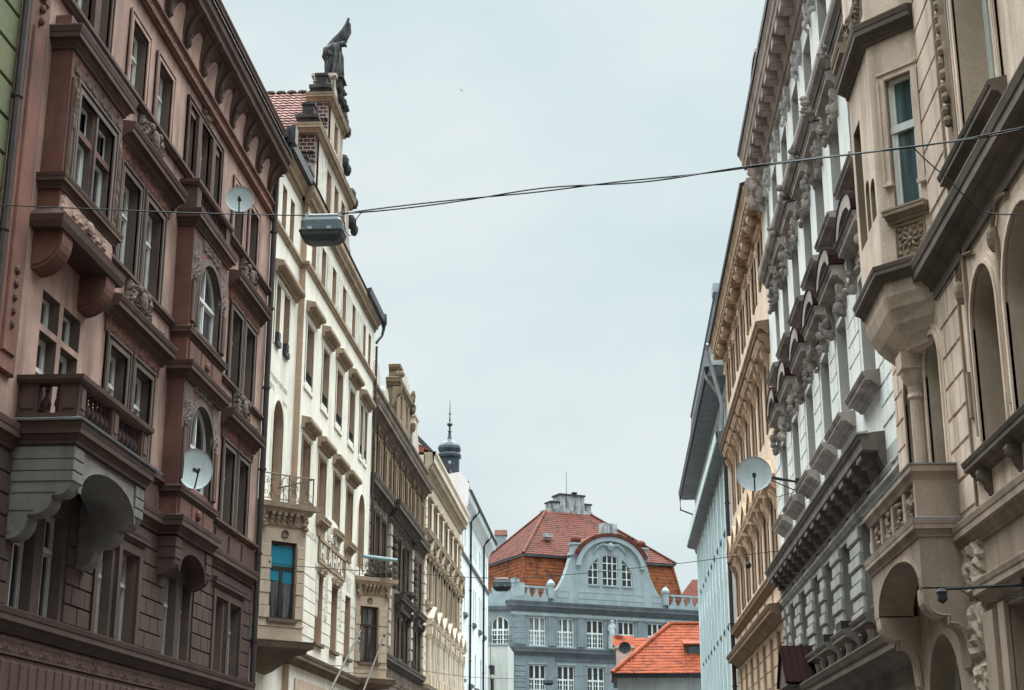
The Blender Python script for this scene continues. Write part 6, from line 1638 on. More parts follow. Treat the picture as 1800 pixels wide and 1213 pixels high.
for a, b, c, d_ in W4:
    mb = MB()
    for q in (a - .26, b + .26): mb.console(q - .08, q + .08, 18.75, 19.3, .16); carv(mb, q, .02, 18.95, .12, .16, .36, int(q * 17), 10)
    H.part('architrave', mb, WJ)
# pilaster joints of the white storeys
mb = MB(); blocks(mb, A0 + .02, A1 - .02, 9.0, 11.1, .42, .6, .02, holes=[(a - .2, b + .2, c, d_) for a, b, c, d_ in W2], jit=.003); blocks(mb, A0 + .02, 26.1, 7.9, 9.0, .42, .6, .02); H.part('ashlar_blocks', mb, WH)
mb = MB(); mb.sweep([(A0, 0), (A1, 0)], [(-.02, 16.42), (.08, 16.42), (.12, 16.5), (.24, 16.62), (.27, 16.72), (.27, 16.84), (-.02, 16.92)]); 
H.part('string_course', mb, WT_)
for q in (28.3, 31.0, 33.7, 36.3, 38.9):
    mb = MB(); carv(mb, q, .1, 16.5, .12, .3, .28, int(q), 12); H.part('lion_boss', mb, WT_)
mb = MB()
for z, d_ in ((19.42, .1), (19.62, .14)): mb.sweep([(A0, 0), (A1, 0)], sprof(z, z + .1, d_))
H.part('frieze_moulding', mb, WT_)
CO = plaster('cornice_warm_grey', (0.42, 0.35, 0.31), var=.2, dirt=.4, dirtcol=(.12, .09, .08))
mb = MB(); mb.sweep([(A0, 0), (A1, 0)], [(-.05, 19.75), (.1, 19.75), (.16, 19.95), (.2, 20.02), (.2, 20.2), (.52, 20.22), (.54, 20.34), (.58, 20.38), (.6, 20.5), (.66, 20.62), (.66, 20.7), (-.05, 20.8)]); H.part('cornice', mb, CO)
q = A0 + .2
while q < 42.2:
    mb = MB(); mb.box(q, q + .42, .1, .5, 19.98, 20.21); mb.box(q + .03, q + .39, .1, .42, 19.92, 19.98); H.part('modillion', mb, CO); q += .95
mb = MB(); mb.sweep([(A0, 0), (A1, 0)], [(.55, 20.7), (.7, 20.66), (.72, 20.78), (.5, 20.84)]); H.part('gutter', mb, ZDARK)
for q in (42.35, 42.95):
    mb = MB(); mb.console(q - .15, q + .15, 19.0, 20.3, .42); carv(mb, q, .1, 19.4, .18, .4, .6, int(q * 3), 26); H.part('eagle_console', mb, CO)
mb = MB(); mb.prism_u([(.5, 20.8), (-.4, 21.6), (-9, 22), (-9, 20.8)], A0, A1); H.part('roof', mb, SLATE)
dm = [(38.7, 20.75), (40.9, 20.75), (40.9, 21.7)] + [(39.8 + 1.1 * math.cos(k * math.pi / 10), 21.7 + .55 * math.sin(k * math.pi / 10)) for k in range(1, 10)] + [(38.7, 21.7)]
mb = MB(); mb.prism_n(dm, -.6, .38); DM2 = H.part('dormer', mb, WH)
mb = MB()
do = [(39.8 + 1.22 * math.cos(k * math.pi / 12), 21.72 + .66 * math.sin(k * math.pi / 12)) for k in range(13)]
di = [(39.8 + 1.1 * math.cos(k * math.pi / 12), 21.7 + .56 * math.sin(k * math.pi / 12)) for k in range(13)]
for k in range(12): mb.loft([[(q[0], -.7, q[1]) for q in (di[k], di[k + 1], do[k + 1], do[k])], [(q[0], .45, q[1]) for q in (di[k], di[k + 1], do[k + 1], do[k])]])
H.part('dormer_roof', mb, ZDARK, DM2)
mb = MB(); mb.prism_n([(39.25, 20.95), (40.35, 20.95), (40.35, 21.7), (39.8, 21.95), (39.25, 21.7)], .375, .39); H.part('pane', mb, G_DARK, DM2)
# main ledge with coffered soffit
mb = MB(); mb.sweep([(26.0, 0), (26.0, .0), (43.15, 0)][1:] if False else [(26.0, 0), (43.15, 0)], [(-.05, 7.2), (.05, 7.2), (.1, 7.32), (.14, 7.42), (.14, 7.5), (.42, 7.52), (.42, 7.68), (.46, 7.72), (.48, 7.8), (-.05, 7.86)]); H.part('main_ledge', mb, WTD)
mb = MB(); mb.sweep([(25.95, 0), (43.2, 0)], [(.3, 7.8), (.5, 7.79), (.51, 7.815), (.3, 7.85)]); H.part('ledge_flashing', mb, ZINC)
q = 26.3
while q < 43:
    mb = MB(); mb.box(q, q + .5, .08, .40, 7.40, 7.51); mb.box(q + .05, q + .45, .08, .33, 7.3, 7.40); mb.box(q + .1, q + .4, .06, .22, 7.2, 7.3); H.part('modillion', mb, WTD); q += 1.12
# rusticated jambs of the lower windows: alternating rough quoins
mb = MB(); xs = [A0 + .2]
for a, b, c, d_ in sorted(W1): xs += [a, b]
xs.append(A1)
for k in range(0, len(xs), 2):
    p, q = xs[k], xs[k + 1]
    z = 4.9; i = 0
    while z < 6.7:
        e = .0 if i % 2 else .1
        mb.bev(p + .06 - (0 if i % 2 else .05), q - .06 + (0 if i % 2 else .05), -.01, .045 + e * .35, z + .012, z + .25, .025); z += .262; i += 1
H.part('rusticated_quoin', mb, GRS)
mb = MB(); mb.sweep([(A0, 0), (A1, 0)], sprof(6.86, 7.0, .1)); mb.sweep([(A0, 0), (A1, 0)], sprof(7.08, 7.18, .06)); H.part('window_band', mb, GRS)
for a, b, c, d_ in W1:
    mb = MB(); mb.box(a - .2, b + .2, 0, .1, 6.98, 7.1); mb.sweep([(a - .25, 0), (b + .25, 0)], cprof(4.6, 4.88, .32))
    for q in (a - .1, b - .1): mb.lathe(q, .15, [(.09, 4.2), (.07, 4.4), (.11, 4.6)], 8)
    H.part('window_sill', mb, WTD)
mb = MB(); mb.sweep([(A0, 0), (A1, 0)], cprof(3.7, 4.2, .55)); H.part('ground_ledge', mb, BEL)
mb = MB(); mb.box(A0, A1, -.01, .12, .2, 3.7); H.part('ground_floor_facing', mb, BEL)
mb = MB(); mb.loft([[(36.0, 0, 4.2), (36.9, 0, 5.05), (37.9, 0, 4.2)], [(36.0, .8, 4.2), (36.9, .8, 5.05), (37.9, .8, 4.2)]]); PD = H.part('porch_pediment', mb, BEL)
mb = MB(); mb.loft([[(35.9, -.01, 4.22), (36.9, -.01, 5.12), (36.9, -.01, 5.18), (35.85, -.01, 4.26)], [(35.9, .86, 4.22), (36.9, .86, 5.12), (36.9, .86, 5.18), (35.85, .86, 4.26)]]); mb.loft([[(37.9, -.01, 4.22), (36.9, -.01, 5.12), (36.9, -.01, 5.18), (37.95, -.01, 4.26)], [(37.9, .86, 4.22), (36.9, .86, 5.12), (36.9, .86, 5.18), (37.95, .86, 4.26)]])
for k in range(6):
    q = .05 + k * .155
    mb.tube([(35.86, q, 4.27), (36.9, q, 5.2)], .018, 5)
H.part('porch_roof', mb, REDM, PD)
for a in (30.7, 33.3):
    mb = MB(); mb.box(a + .0, a + .7, .05, .28, 4.9, 5.08); r_ = random.Random(int(a * 7))
    for k in range(40):
        u_, n_, z_ = a + r_.uniform(0, .7), r_.uniform(.03, .32), 5.08 + r_.uniform(0, .2); s_ = r_.uniform(.03, .07)
        mb.poly([(u_, n_, z_), (u_ + s_, n_ + s_ * .4, z_ + s_), (u_ - s_ * .3, n_ + s_, z_ + s_ * 1.2)])
    H.part('flower_box', mb, plaster('dark_dry_foliage', (.03, .032, .022), var=.4))

# ================================================================ right 3: peach house
PE = plaster('peach_plaster', (0.73, 0.55, 0.425), var=0.1, dirt=0.3, dirtcol=(0.38, 0.24, 0.15))
PET = plaster('ochre_peach_trim', (0.58, 0.41, 0.295), var=0.2, dirt=0.4, dirtcol=(.16, .1, .06))
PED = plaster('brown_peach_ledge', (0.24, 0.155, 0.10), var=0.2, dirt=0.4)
H = House('R', 4.8, 52, 'peach coloured house with row of ball brackets under its cornice', group=HG)
A0, A1 = 43.25, 60.2
c3 = [44.1 + i * 2.3 for i in range(7)]
W5 = [(q, q + .9, 16.9, 18.4) for q in c3]; W4 = [(q, q + .9, 12.3, 14.4) for q in c3]; W3 = [(q, q + .9, 8.35, 10.2) for q in c3]; W1 = [(q, q + 1.0, 4.0, 6.35) for q in c3]
mb = MB(); mb.wall(A0, A1, 7.0, 18.95, W5 + W4 + W3, depth=.3); H.part('wall', mb, [PE, PET])
mb = MB(); mb.wall(A0, A1, 0, 7.0, W1, depth=.32); H.part('lower_wall', mb, [PET, PET])
H.body(A0, A1, 19.4, -10, PE)
for o in W5 + W4 + W3 + W1: H.window(*o, n=-.22, fm=F_GREY, gm=G_CURT, mull=1, tr=.66, fw=.06)
mb = MB(); blocks(mb, A0 + .1, A1 - .1, 3.9, 6.4, .5, 1.6, .035, holes=[(a - .02, b + .02, c, d_) for a, b, c, d_ in W1], stagger=False, gap=.03, b=.012); H.part('rusticated_pier', mb, PET)
for q in c3:
    mb = MB(); mb.surround(q, q + .9, 12.3, 14.4, .14, .05); mb.sweep([(q - .42, 0), (q + 1.3, 0)], cprof(14.55, 14.9, .34)); mb.console(q - .34, q - .14, 13.95, 14.55, .24); mb.console(q + 1.04, q + 1.24, 13.95, 14.55, .24); mb.relief(q - .1, q + 1.0, 14.42, 14.58, .02, .07, 3); H.part('window_hood', mb, PET)
    mb = MB(); mb.surround(q, q + .9, 8.35, 10.2, .14, .05); mb.sweep([(q - .45, 0), (q + 1.35, 0)], cprof(10.35, 10.7, .34)); mb.prism_n([(q - .42, 10.72), (q + 1.32, 10.72), (q + .45, 11.25)], .02, .28); mb.prism_n([(q - .47, 10.74), (q + .45, 11.32), (q + 1.37, 10.74), (q + 1.37, 10.8), (q + .45, 11.4), (q - .47, 10.8)], .02, .34); mb.console(q - .34, q - .14, 9.75, 10.35, .22); mb.console(q + 1.04, q + 1.24, 9.75, 10.35, .22); H.part('pediment', mb, PET)
    mb = MB(); mb.surround(q, q + .9, 16.9, 18.4, .14, .06); mb.sweep([(q - .2, 0), (q + 1.1, 0)], cprof(18.5, 18.7, .14)); H.part('architrave', mb, PET)
    for k in (0, 1):
        mb = MB(); p = q + .1 + k * .7; mb.ball(p, .26, 18.95, .16, .2, .2, 8, 6); mb.console(p - .11, p + .11, 18.55, 19.2, .26); H.part('ball_bracket', mb, PET)
    mb = MB(); mb.relief(q + .95, q + 2.2, 18.3, 18.9, .01, .16, int(q)); H.part('carved_festoon', mb, PE)
mb = MB(); mb.sweep([(A0, 0), (A1, 0)], [(-.05, 18.9), (.08, 18.9), (.14, 19.2), (.5, 19.28), (.52, 19.46), (.58, 19.6), (.6, 19.75), (-.05, 19.9)])
q = A0 + .15
while q < A1 - .2: mb.box(q, q + .2, .1, .46, 19.04, 19.27); mb.ball(q + .1, .42, 19.1, .1, .09, .1, 7, 5); q += .46
H.part('cornice', mb, plaster('warm_ochre_cornice', (.42, .295, .195), var=.3, dirt=.5, dirtcol=(.12, .07, .04)))
mb = MB(); mb.sweep([(A0, 0), (A1, 0)], [(.52, 19.74), (.66, 19.7), (.68, 19.82), (.5, 19.88)]); H.part('gutter', mb, ZDARK)
mb = MB(); mb.sweep([(A0, 0), (A1, 0)], cprof(14.95, 15.35, .4)); 
q = c3[0] - .7
for k in range(8): mb.console(q - .1, q + .1, 14.4, 14.98, .32); q += 2.3
H.part('ledge', mb, PED)
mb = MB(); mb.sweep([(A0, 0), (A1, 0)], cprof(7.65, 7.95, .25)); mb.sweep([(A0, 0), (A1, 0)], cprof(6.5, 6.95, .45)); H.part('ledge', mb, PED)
mb = MB(); q = A0 + .2
for k in range(7): mb.bev(A0 + .25 + k * 2.4, A0 + .25 + k * 2.4 + 1.7, -.01, .06, 7.1, 7.58, .03)
H.part('parapet_panel', mb, PE)
mb = MB(); mb.prism_u([(.45, 19.85), (-.5, 20.6), (-9, 21), (-9, 19.8)], A0, A1); H.part('roof', mb, SLATE)
pipe(H, 60.15, .16, 0, 15.0, .08, mat=PIPE)
mb = MB(); mb.tube([(A1 + .02, .66, 19.75), (A1 + .25, .72, 19.5), (A1 + .2, .5, 18.6), (A1 + .05, .2, 17.2), (A1 + .02, .14, 15.0)], .085, 8); H.part('drainpipe_swan_neck', mb, ZINC)

# ================================================================ right 4: pale blue-white house with deep eaves
BW = plaster('blue_white_plaster', (0.60, 0.69, 0.71), var=0.07, dirt=0.2, dirtcol=(0.32, 0.37, 0.39))
BWD = plaster('blue_grey_soffit', (0.21, 0.23, 0.245), var=0.12, dirt=0.3)
H = House('R', 4.9, 74, 'pale blue white house with deep eaves and dark mansard at the far right', group=HG)
A0, A1 = 60.7, 88.0
c4 = [61.9 + i * 2.35 for i in range(11)]
WW = [(q, q + .8, z0, z1) for q in c4 for z0, z1 in ((16.4, 18.0), (12.65, 14.8), (8.7, 10.65), (5.0, 7.0))]
mb = MB(); mb.wall(A0, A1, 0, 18.6, WW, depth=.2); H.part('wall', mb, [BW, BW])
H.body(A0, A1, 18.7, -10, BW)
for o in WW: H.window(*o, n=-.12, fm=F_WHITE, gm=gp(), mull=0, tr=.66, fw=.06)
DKS = plaster('dark_sill', (.10, .11, .12), var=.2)
for o in WW:
    if o[2] < 16:
        mb = MB(); mb.sweep([(o[0] - .12, 0), (o[1] + .12, 0)], sprof(o[2] - .22, o[2] - .02, .1)); H.part('window_sill', mb, DKS) if o[2] in (12.65, 8.7) and (c4.index(o[0]) < 10) else None
mb = MB()
for q in c4: mb.box(q - .75, q - .45, -.01, .1, 4.0, 15.3); mb.box(q + 1.25, q + 1.4, -.01, .05, 4.0, 15.3)
H.part('lesene', mb, BW)
for z, a in ((11.6, .12),):
    mb = MB()
    for q in c4: mb.box(q - .05, q + .85, 0, .05, 10.9, 11.9); mb.box(q - .05, q + .85, 0, .05, 15.0, 15.3)
    H.part('spandrel_panel', mb, BW)
mb = MB(); mb.sweep([(A0, 0), (A1, 0)], [(-.05, 15.3), (.05, 15.3), (.12, 15.55), (.5, 15.65), (.52, 15.7), (.56, 15.95), (.57, 16.1), (-.05, 16.25)]); H.part('ledge', mb, BWD)
mb = MB(); mb.sweep([(A0, 0), (A1, 0)], [(.5, 15.72), (.575, 15.72), (.6, 16.08), (.5, 16.12)]); H.part('ledge_face', mb, BW)
mb = MB(); mb.sweep([(A0, 0), (A1, 0)], [(-.05, 18.5), (.75, 18.5), (.8, 18.55), (.84, 18.85), (-.05, 19.0)]); H.part('eaves', mb, BWD)
mb = MB(); mb.sweep([(A0, 0), (A1, 0)], [(.78, 18.62), (.9, 18.58), (.95, 18.9), (.72, 18.95)]); H.part('gutter', mb, ZDARK)
MAN = plaster('blue_slate_sheet', (.075, .09, .105), var=.3, dirt=.4, dirtcol=(.06, .07, .08))
mb = MB(); mb.prism_u([(.62, 18.95), (.28, 22.3), (.34, 22.45), (.1, 22.6), (-.6, 22.7), (-9, 22.7), (-9, 18.95)], A0 + 1.0, A1 - 4.5)
H.part('mansard', mb, MAN)
mb = MB(); mb.box(A0 - .35, A0 + 1.0, -2.0, .1, 18.95, 22.0); mb.prism_u([(.72, 18.98), (.72, 19.05), (.0, 21.5), (0, 18.98)], A0 - .0, A0 + 1.0); H.part('roof_gable_end', mb, BW)
mb = MB(); mb.box(A0 + 1.2, A0 + 2.1, -.3, .35, 22.6, 23.0); H.part('chimney', mb, ZINC)
mb = MB(); mb.tube([(A0 + .1, .86, 18.75), (A0 + .1, .84, 18.4), (A0 + .15, .5, 17.9), (A0 + .2, .12, 17.45)], .07, 8); H.part('downpipe', mb, ZINC)
mb = MB(); mb.tube([(A1 - .1, .86, 18.6), (A1 - .1, .86, 17.9), (A1 - .1, .12, 17.6)], .05, 8); H.part('downpipe', mb, ZDARK)
# ================================================================ things hung over and fixed along the street
LG = paint('lamp_grey_enamel', (.11, .135, .15), rough=.45, var=.2)
LGD = paint('lamp_dirty_cover', (.075, .08, .085), rough=.35, var=.4)
CAB = paint('black_cable', (.012, .012, .013), rough=.6)
BAR = paint('galvanised_bar', (.38, .37, .36), rough=.45, metal=.3)
def lamp(loc, label, s=1.0):
    r = empty('street_lamp', loc, label, 'street lamp', 'street lamps hung over the street')
    def P(name, mb, m, par=None, smooth=False): return mk(name, mb, m, parent=par or r, smooth=smooth)
    # local: u = x (across the street), n = y, z up
    def rr(hx, hy, z, c=.035): return [(-hx + c, -hy, z), (hx - c, -hy, z), (hx, -hy + c, z), (hx, hy - c, z), (hx - c, hy, z), (-hx + c, hy, z), (-hx, hy - c, z), (-hx, -hy + c, z)]
    mb = MB(); mb.loft([rr(.235, .15, -.11), rr(.235, .15, -.215), rr(.22, .14, -.085)][::1][1:2] + [rr(.235, .15, -.11), rr(.22, .135, -.075), rr(.1, .08, -.066)]); P('housing', mb, LG)
    mb = MB(); mb.loft([rr(.255, .165, -.24), rr(.255, .165, -.222), rr(.24, .155, -.214)]); P('rim', mb, LGD)
    mb = MB(); mb.loft([rr(.25, .16, -.24), rr(.235, .15, -.29), rr(.17, .11, -.345), rr(.14, .09, -.352)]); P('cover', mb, LGD)
    for x in (-.12, .1):
        mb = MB(); mb.box(x - .025, x + .025, -.18, -.15, -.235, -.2); P('clasp', mb, BAR)
    mb = MB(); mb.tube([(-.2, 0, .0), (.2, 0, .0)], .018, 8); mb.tube([(-.2, 0, -.022), (.2, 0, -.022)], .01, 6); mb.box(-.21, -.17, -.03, .03, -.03, .02); mb.box(.17, .21, -.03, .03, -.03, .02); P('hanger_bar', mb, BAR)
    mb = MB(); mb.box(-.09, .06, -.04, .04, -.07, -.055); mb.lathe(-.01, 0, [(.03, -.06), (.025, -.02)], 8); P('bracket', mb, LG)
    mb = MB(); mb.tube([(.2, 0, -.01), (.25, -.01, -.1), (.26, -.01, -.2), (.3, 0, -.26), (.35, 0, -.25), (.375, 0, -.16), (.38, 0, -.06), (.44, 0, .02)], .006, 5); P('lead', mb, CAB)
    return r
lamp((-3.255, 16.0, 8.14), 'large grey street lamp hanging nearest, in front of the cream gabled house')
lamp((-3.1, 42.0, 7.56), 'small grey street lamp hung before the corner of the grey school roof')
lamp((-3.29, 76.0, 7.36), 'tiny street lamp at the bottom of the photo before the school lower windows')
def cable(pts, r, label, strands=1, name='overhead_cable'):
    mb = MB()
    # smooth the run
    P = []
    for i in range(len(pts) - 1):
        for k in range(6):
            t_ = k / 6; a, b = Vector(pts[i]), Vector(pts[i + 1])
            a0_ = Vector(pts[max(i - 1, 0)]); b1_ = Vector(pts[min(i + 2, len(pts) - 1)])
            P.append(0.5 * ((2 * a) + (b - a0_) * t_ + (2 * a0_ - 5 * a + 4 * b - b1_) * t_ * t_ + (3 * a - a0_ - 3 * b + b1_) * t_ ** 3))
    P.append(Vector(pts[-1]))
    for s_ in range(strands):
        mb.tube([tuple(p + Vector((0, .02 * math.sin(i * .5 + s_ * 3.1), .022 * math.sin(i * .35 + s_ * 2.2) if s_ else 0))) for i, p in enumerate(P)], r, 5)
    o = mk(name, mb, CAB); tag(o, label, 'cable', 'cables strung across the street'); return o
cable([(-10.0, 16, 8.7), (-7.11, 16, 8.375), (-5.6, 16, 8.26), (-3.46, 16, 8.145)], .008, 'thin black cable from the red house to the nearest street lamp')
cable([(-3.06, 16.0, 8.152), (-2.81, 15.93, 8.152), (-1.36, 15.53, 8.116), (-.4, 15.27, 8.095), (.525, 15.01, 8.067), (1.416, 14.76, 8.053), (2.554, 14.45, 8.036), (3.534, 14.18, 8.048), (4.168, 14.0, 8.078), (4.6, 13.88, 8.11)], .009, 'twisted black double cable from the nearest street lamp to the beige house', 2)
cable([(3.13, 14.29, 8.036), (3.35, 14.23, 7.74), (3.588, 14.16, 7.4), (3.782, 14.11, 7.226), (4.06, 14.03, 7.164), (4.6, 13.9, 7.15)], .007, 'slack black lead drooping from the double cable to the beige house wall')
cable([(-9.9, 42, 8.08), (-8.2, 42, 7.9), (-6.03, 42, 7.745), (-3.1, 42, 7.565), (-1.23, 42, 7.653), (.83, 42, 7.84), (1.94, 42, 7.94), (3.36, 42, 8.115), (4.6, 42, 8.25)], .01, 'thin cable carrying the small street lamp across to the peach house')
cable([(-9.9, 76, 7.8), (-6.8, 76, 7.4), (-3.29, 76, 7.37), (1.0, 76, 7.65), (4.25, 76, 8.0)], .01, 'lowest far cable carrying the tiny street lamp over the street')
mb = MB(); mb.box(-.12, .02, -.05, .05, -.12, .12); mb.tube([(0, 0, 0), (.14, 0, .01)], .02, 6); mb.ball(.2, 0, .0, .05, .05, .05, 8, 5)
tag(mk('wall_hook', mb, IRON, (-10.0 + .1, 41.9, 8.08)), 'black iron cable hook on the wall between the red and the cream house', 'hook')
mb = MB(); mb.ball(0, 0, 0, .085, .085, .1, 10, 6); mb.tube([(0, 0, .08), (-.02, 0, .25)], .012, 5)
tag(mk('junction_box', mb, IRON, (3.75, 42.0, 7.86)), 'small black round junction box hanging under the cable before the peach house', 'junction box')

# satellite dishes
DSH = paint('dish_pale_grey', (.50, .54, .55), rough=.4, var=.08)
def dish(loc, rad, az, el, label, arm, m=DSH, steps=None, squash=1.0):
    """offset dish: front faces azimuth az (from +X, degrees); the boom carries the receiver before it"""
    r = empty('satellite_dish', loc, label, 'satellite dish', 'satellite dishes')
    fw = Vector((math.cos(RAD(az)) * math.cos(RAD(el)), math.sin(RAD(az)) * math.cos(RAD(el)), math.sin(RAD(el))))
    sd = Vector((0, 0, 1)).cross(fw).normalized(); up = fw.cross(sd)
    mb = MB(); rings = []
    for q in (1.0, 1.02, .98, .85, .65, .4, .2, .02):
        dd = -.16 * rad * (1 - q * q) if q <= 1 else .0
        rings.append([tuple(sd * (rad * squash * q * math.cos(2 * math.pi * k / 36)) + up * (rad * q * math.sin(2 * math.pi * k / 36)) + fw * (dd + (.02 if q > 1 else 0))) for k in range(36)])
    mb.loft(rings[1:], caps=False)
    rb = [[tuple(Vector(p) - fw * .02) for p in ring] for ring in rings[1:]]
    mb.loft(rb, caps=False); mb.loft([rings[1], rb[0]], caps=False)
    mk('reflector', mb, m, parent=r, smooth=True)
    mb = MB(); a = up * (-rad * .95); b = fw * (rad * .75) - up * (rad * .32)
    mb.tube([tuple(a - fw * .05), tuple(a + fw * .05), tuple(b)], .018, 6); mk('feed_arm', mb, ZDARK, parent=r)
    mb = MB(); c = b + up * .03; mb.tube([tuple(c + fw * .06), tuple(c - fw * .05), tuple(c - fw * .1)], [.035, .035, .05], 8); mk('receiver', mb, IRON, parent=r)
    mb = MB(); mb.tube([tuple(-fw * (.14 * rad)), tuple(-fw * .25)], .05, 8); mb.tube([tuple(-fw * .2), *[tuple(Vector(p)) for p in arm]], .025, 6); mk('mount', mb, ZDARK, parent=r)
    return r
CAMDIR = lambda x, y: math.degrees(math.atan2(-y, -x))
dish((-9.43, 35.5, 16.49), .35, -78, 0, 'white satellite dish on the top balcony of the red house', [(-.25, .25, -.1), (-.3, .3, -.55), (-.35, .3, -.6)])
dish((-9.3, 32.5, 8.75), .46, -62, 3, 'large speckled white satellite dish low on the red house oriel', [(-.1, .3, -.1), (-.2, .35, -.4)], squash=.84)
dish((3.55, 37.0, 9.4), .43, -95, 2, 'pale blue satellite dish on a long arm before the white ornate house', [(.1, .3, .05), (1.1, 1.0, .0), (1.2, 1.0, -.02)])
mb = MB(); mb.box(-.06, .06, -.06, .06, -.24, .22); mb.tube([(0, 0, .12), (-1.15, -.85, .12)], .018, 5); mb.tube([(0, 0, -.12), (-1.2, -.85, .22)], .014, 5); mb.tube([(-1.1, -.9, -.1), (-.6, -.5, -.35), (0, 0, -.1)], .008, 5)
tag(mk('dish_bracket', mb, IRON, (4.74, 38.0, 9.25)), 'black bracket post with stay rods behind the pale blue dish', 'bracket')
dish((.63, 93.2, 10.42), .36, -100, 8, 'dark satellite dish on the chimney of the small tiled house', [(.0, .3, .0), (.0, .5, -.1)], m=paint('dish_black', (.02, .022, .024), rough=.5))

# wall arm with a small hanging lantern, lower right
mb = MB(); mb.tube([(0, 0, 0), (-.86, 0, -.04)], .018, 6); mb.tube([(-.1, 0, -.14), (-.45, 0, -.2), (-.7, 0, -.05)], .006, 5); mb.box(-.02, .06, -.05, .05, -.12, .08)
WLM = empty('wall_lantern', (4.53, 17.0, 3.95), 'black iron wall arm with a small square lantern, lower right corner', 'lantern')
mk('arm', mb, IRON, parent=WLM)
mb = MB(); S4 = lambda h, z, x=-.9: [(x - h, -h, z), (x + h, -h, z), (x + h, h, z), (x - h, h, z)]
mb.loft([S4(.015, -.03), S4(.055, -.07), S4(.045, -.1), S4(.05, -.16), S4(.012, -.2)]); mb.tube([(-.86, 0, -.03), (-.9, 0, -.02)], .012, 5); mk('lantern_head', mb, IRON, parent=WLM)

# flag poles of the cream house
FP = paint('weathered_pole', (.10, .082, .068), rough=.6)
for (x, y, z), e, lb in (((-9.0, 48.8, 5.2), (-8.85, 52.9, 7.35), 'thin empty flag pole leaning out from the cream house, nearer of two'), ((-8.9, 54.0, 5.3), (-8.75, 57.6, 7.6), 'thin empty flag pole before the second pointed bay, farther of two')):
    mb = MB(); a = Vector((0, 0, 0)); b = Vector(e) - Vector((x, y, z))
    mb.tube([tuple(a - b * .25), tuple(a), tuple(b * .92), tuple(b)], [.04, .04, .03, .02], 7); mb.ball(*tuple(b), .05, .05, .09, 8, 5); mb.ball(*tuple(b * .84 + Vector((.07, 0, -.03))), .06, .05, .05, 7, 5)
    mb.tube([tuple(b * .3), tuple(Vector((-9.8 - x, b.y * .3 - .6, b.z * .3)))], .015, 5)
    tag(mk('flag_pole', mb, FP, (x, y, z)), lb, 'flag pole', 'flag poles on the cream house')

# rolled awning on the second balcony railing
AWN = paint('pale_blue_canvas', (.27, .37, .40), rough=.8)
mb = MB(); d_ = Vector((1, 1, 0)).normalized(); o_ = Vector((-9.8, 57.0, 10.0)) + Vector((1, -1, 0)).normalized() * .22
mb.tube([tuple(d_ * .15), tuple(d_ * 1.75 + Vector((0, 0, .0)))], .075, 8); 
tag(mk('rolled_awning', mb, AWN, tuple(o_ + Vector((0, 0, .55)))), 'pale blue rolled awning lying along the second pointed bay railing', 'awning')
mb = MB(); r_ = random.Random(4)
for k in range(5): mb.box(-.2 + k * .22, -.02 + k * .22, -.1, .1, 0, .14)
for k in range(110):
    u_, n_, z_ = r_.uniform(-.2, .9), r_.uniform(-.15, .15), .14 + r_.uniform(0, .28); s_ = r_.uniform(.03, .08)
    mb.poly([(u_, n_, z_), (u_ + s_, n_ + s_ * .4, z_ + s_), (u_ - s_ * .3, n_ + s_, z_ + s_ * 1.2)])
tag(mk('flower_trough', mb, plaster('dark_dry_foliage', (.03, .032, .022), var=.4), (-9.35, 57.5, 9.82)), 'dark trough of dry plants on the second pointed bay balcony', 'flower trough')

# gable statue: draped winged figure leaning forward with arm raised, on the gable pedestal
STM = plaster('sooty_statue_stone', (.05, .05, .053), var=.6, dirt=.6, dirtcol=(.17, .17, .17), scale=3, bump=.5, fine=16)
def skin(name, verts, edges, radii, mats, loc, sub=1, parent=None):
    me = bpy.data.meshes.new(name); me.from_pydata(verts, edges, []); me.update()
    o = bpy.data.objects.new(name, me); COL.objects.link(o)
    if parent: o.parent = parent
    else: o.location = loc
    sm = o.modifiers.new('skin', 'SKIN')
    lay = me.skin_vertices[0].data
    for i, r in enumerate(radii): lay[i].radius = (r, r) if not isinstance(r, tuple) else r
    lay[0].use_root = True
    ss = o.modifiers.new('sub', 'SUBSURF'); ss.levels = sub; ss.render_levels = sub
    me.materials.append(mats)
    return o
ST = empty('gable_statue', (-9.95, 49.85, 27.06), 'soot black winged statue reaching upwards on the stepped gable top', 'statue')
# plan axes: x across the street (+x towards it), y up the street
V = [(-.02, 0, .62), (-.03, 0, .95), (.0, 0, 1.22), (.07, -.02, 1.42), (.2, -.06, 1.5),           # 0-4 pelvis..neck
     (.3, -.1, 1.49), (.35, -.11, 1.4),                                                     # 5,6 head bowed
     (-.02, .08, 1.42), (.02, .1, 1.75), (.22, .08, 2.05), (.34, .06, 2.35),                   # 7-10 raised arm
     (-.12, -.16, 1.38), (-.2, -.22, 1.1), (-.02, -.26, .92),                                  # 11-13 lower arm on the hip
     (-.08, .1, .35), (-.1, .1, .05), (.1, -.08, .35), (.1, -.1, .05)]                         # legs
E_ = [(0, 1), (1, 2), (2, 3), (3, 4), (4, 5), (5, 6), (3, 7), (7, 8), (8, 9), (9, 10), (3, 11), (11, 12), (12, 13), (0, 14), (14, 15), (0, 16), (16, 17)]
Rr = [.28, .25, .27, .22, .10, .145, .12, .11, .09, .075, .05, .1, .075, .055, .17, .15, .16, .14]
skin('figure', V, E_, Rr, STM, None, 2, ST)
mb = MB(); r_ = random.Random(3); rings = []
for z, rr2 in ((0, .33), (.15, .345), (.4, .32), (.65, .29), (.85, .26), (1.0, .22)):
    rings.append([(rr2 * (1 + .16 * math.sin(5 * a_ + z * 4) + r_.uniform(-.05, .05)) * math.cos(a_), rr2 * .9 * (1 + .16 * math.sin(5 * a_ + z * 4)) * math.sin(a_), z) for a_ in [2 * math.pi * k / 24 for k in range(24)]])
mb.loft(rings); mk('drapery', mb, STM, parent=ST, smooth=True)
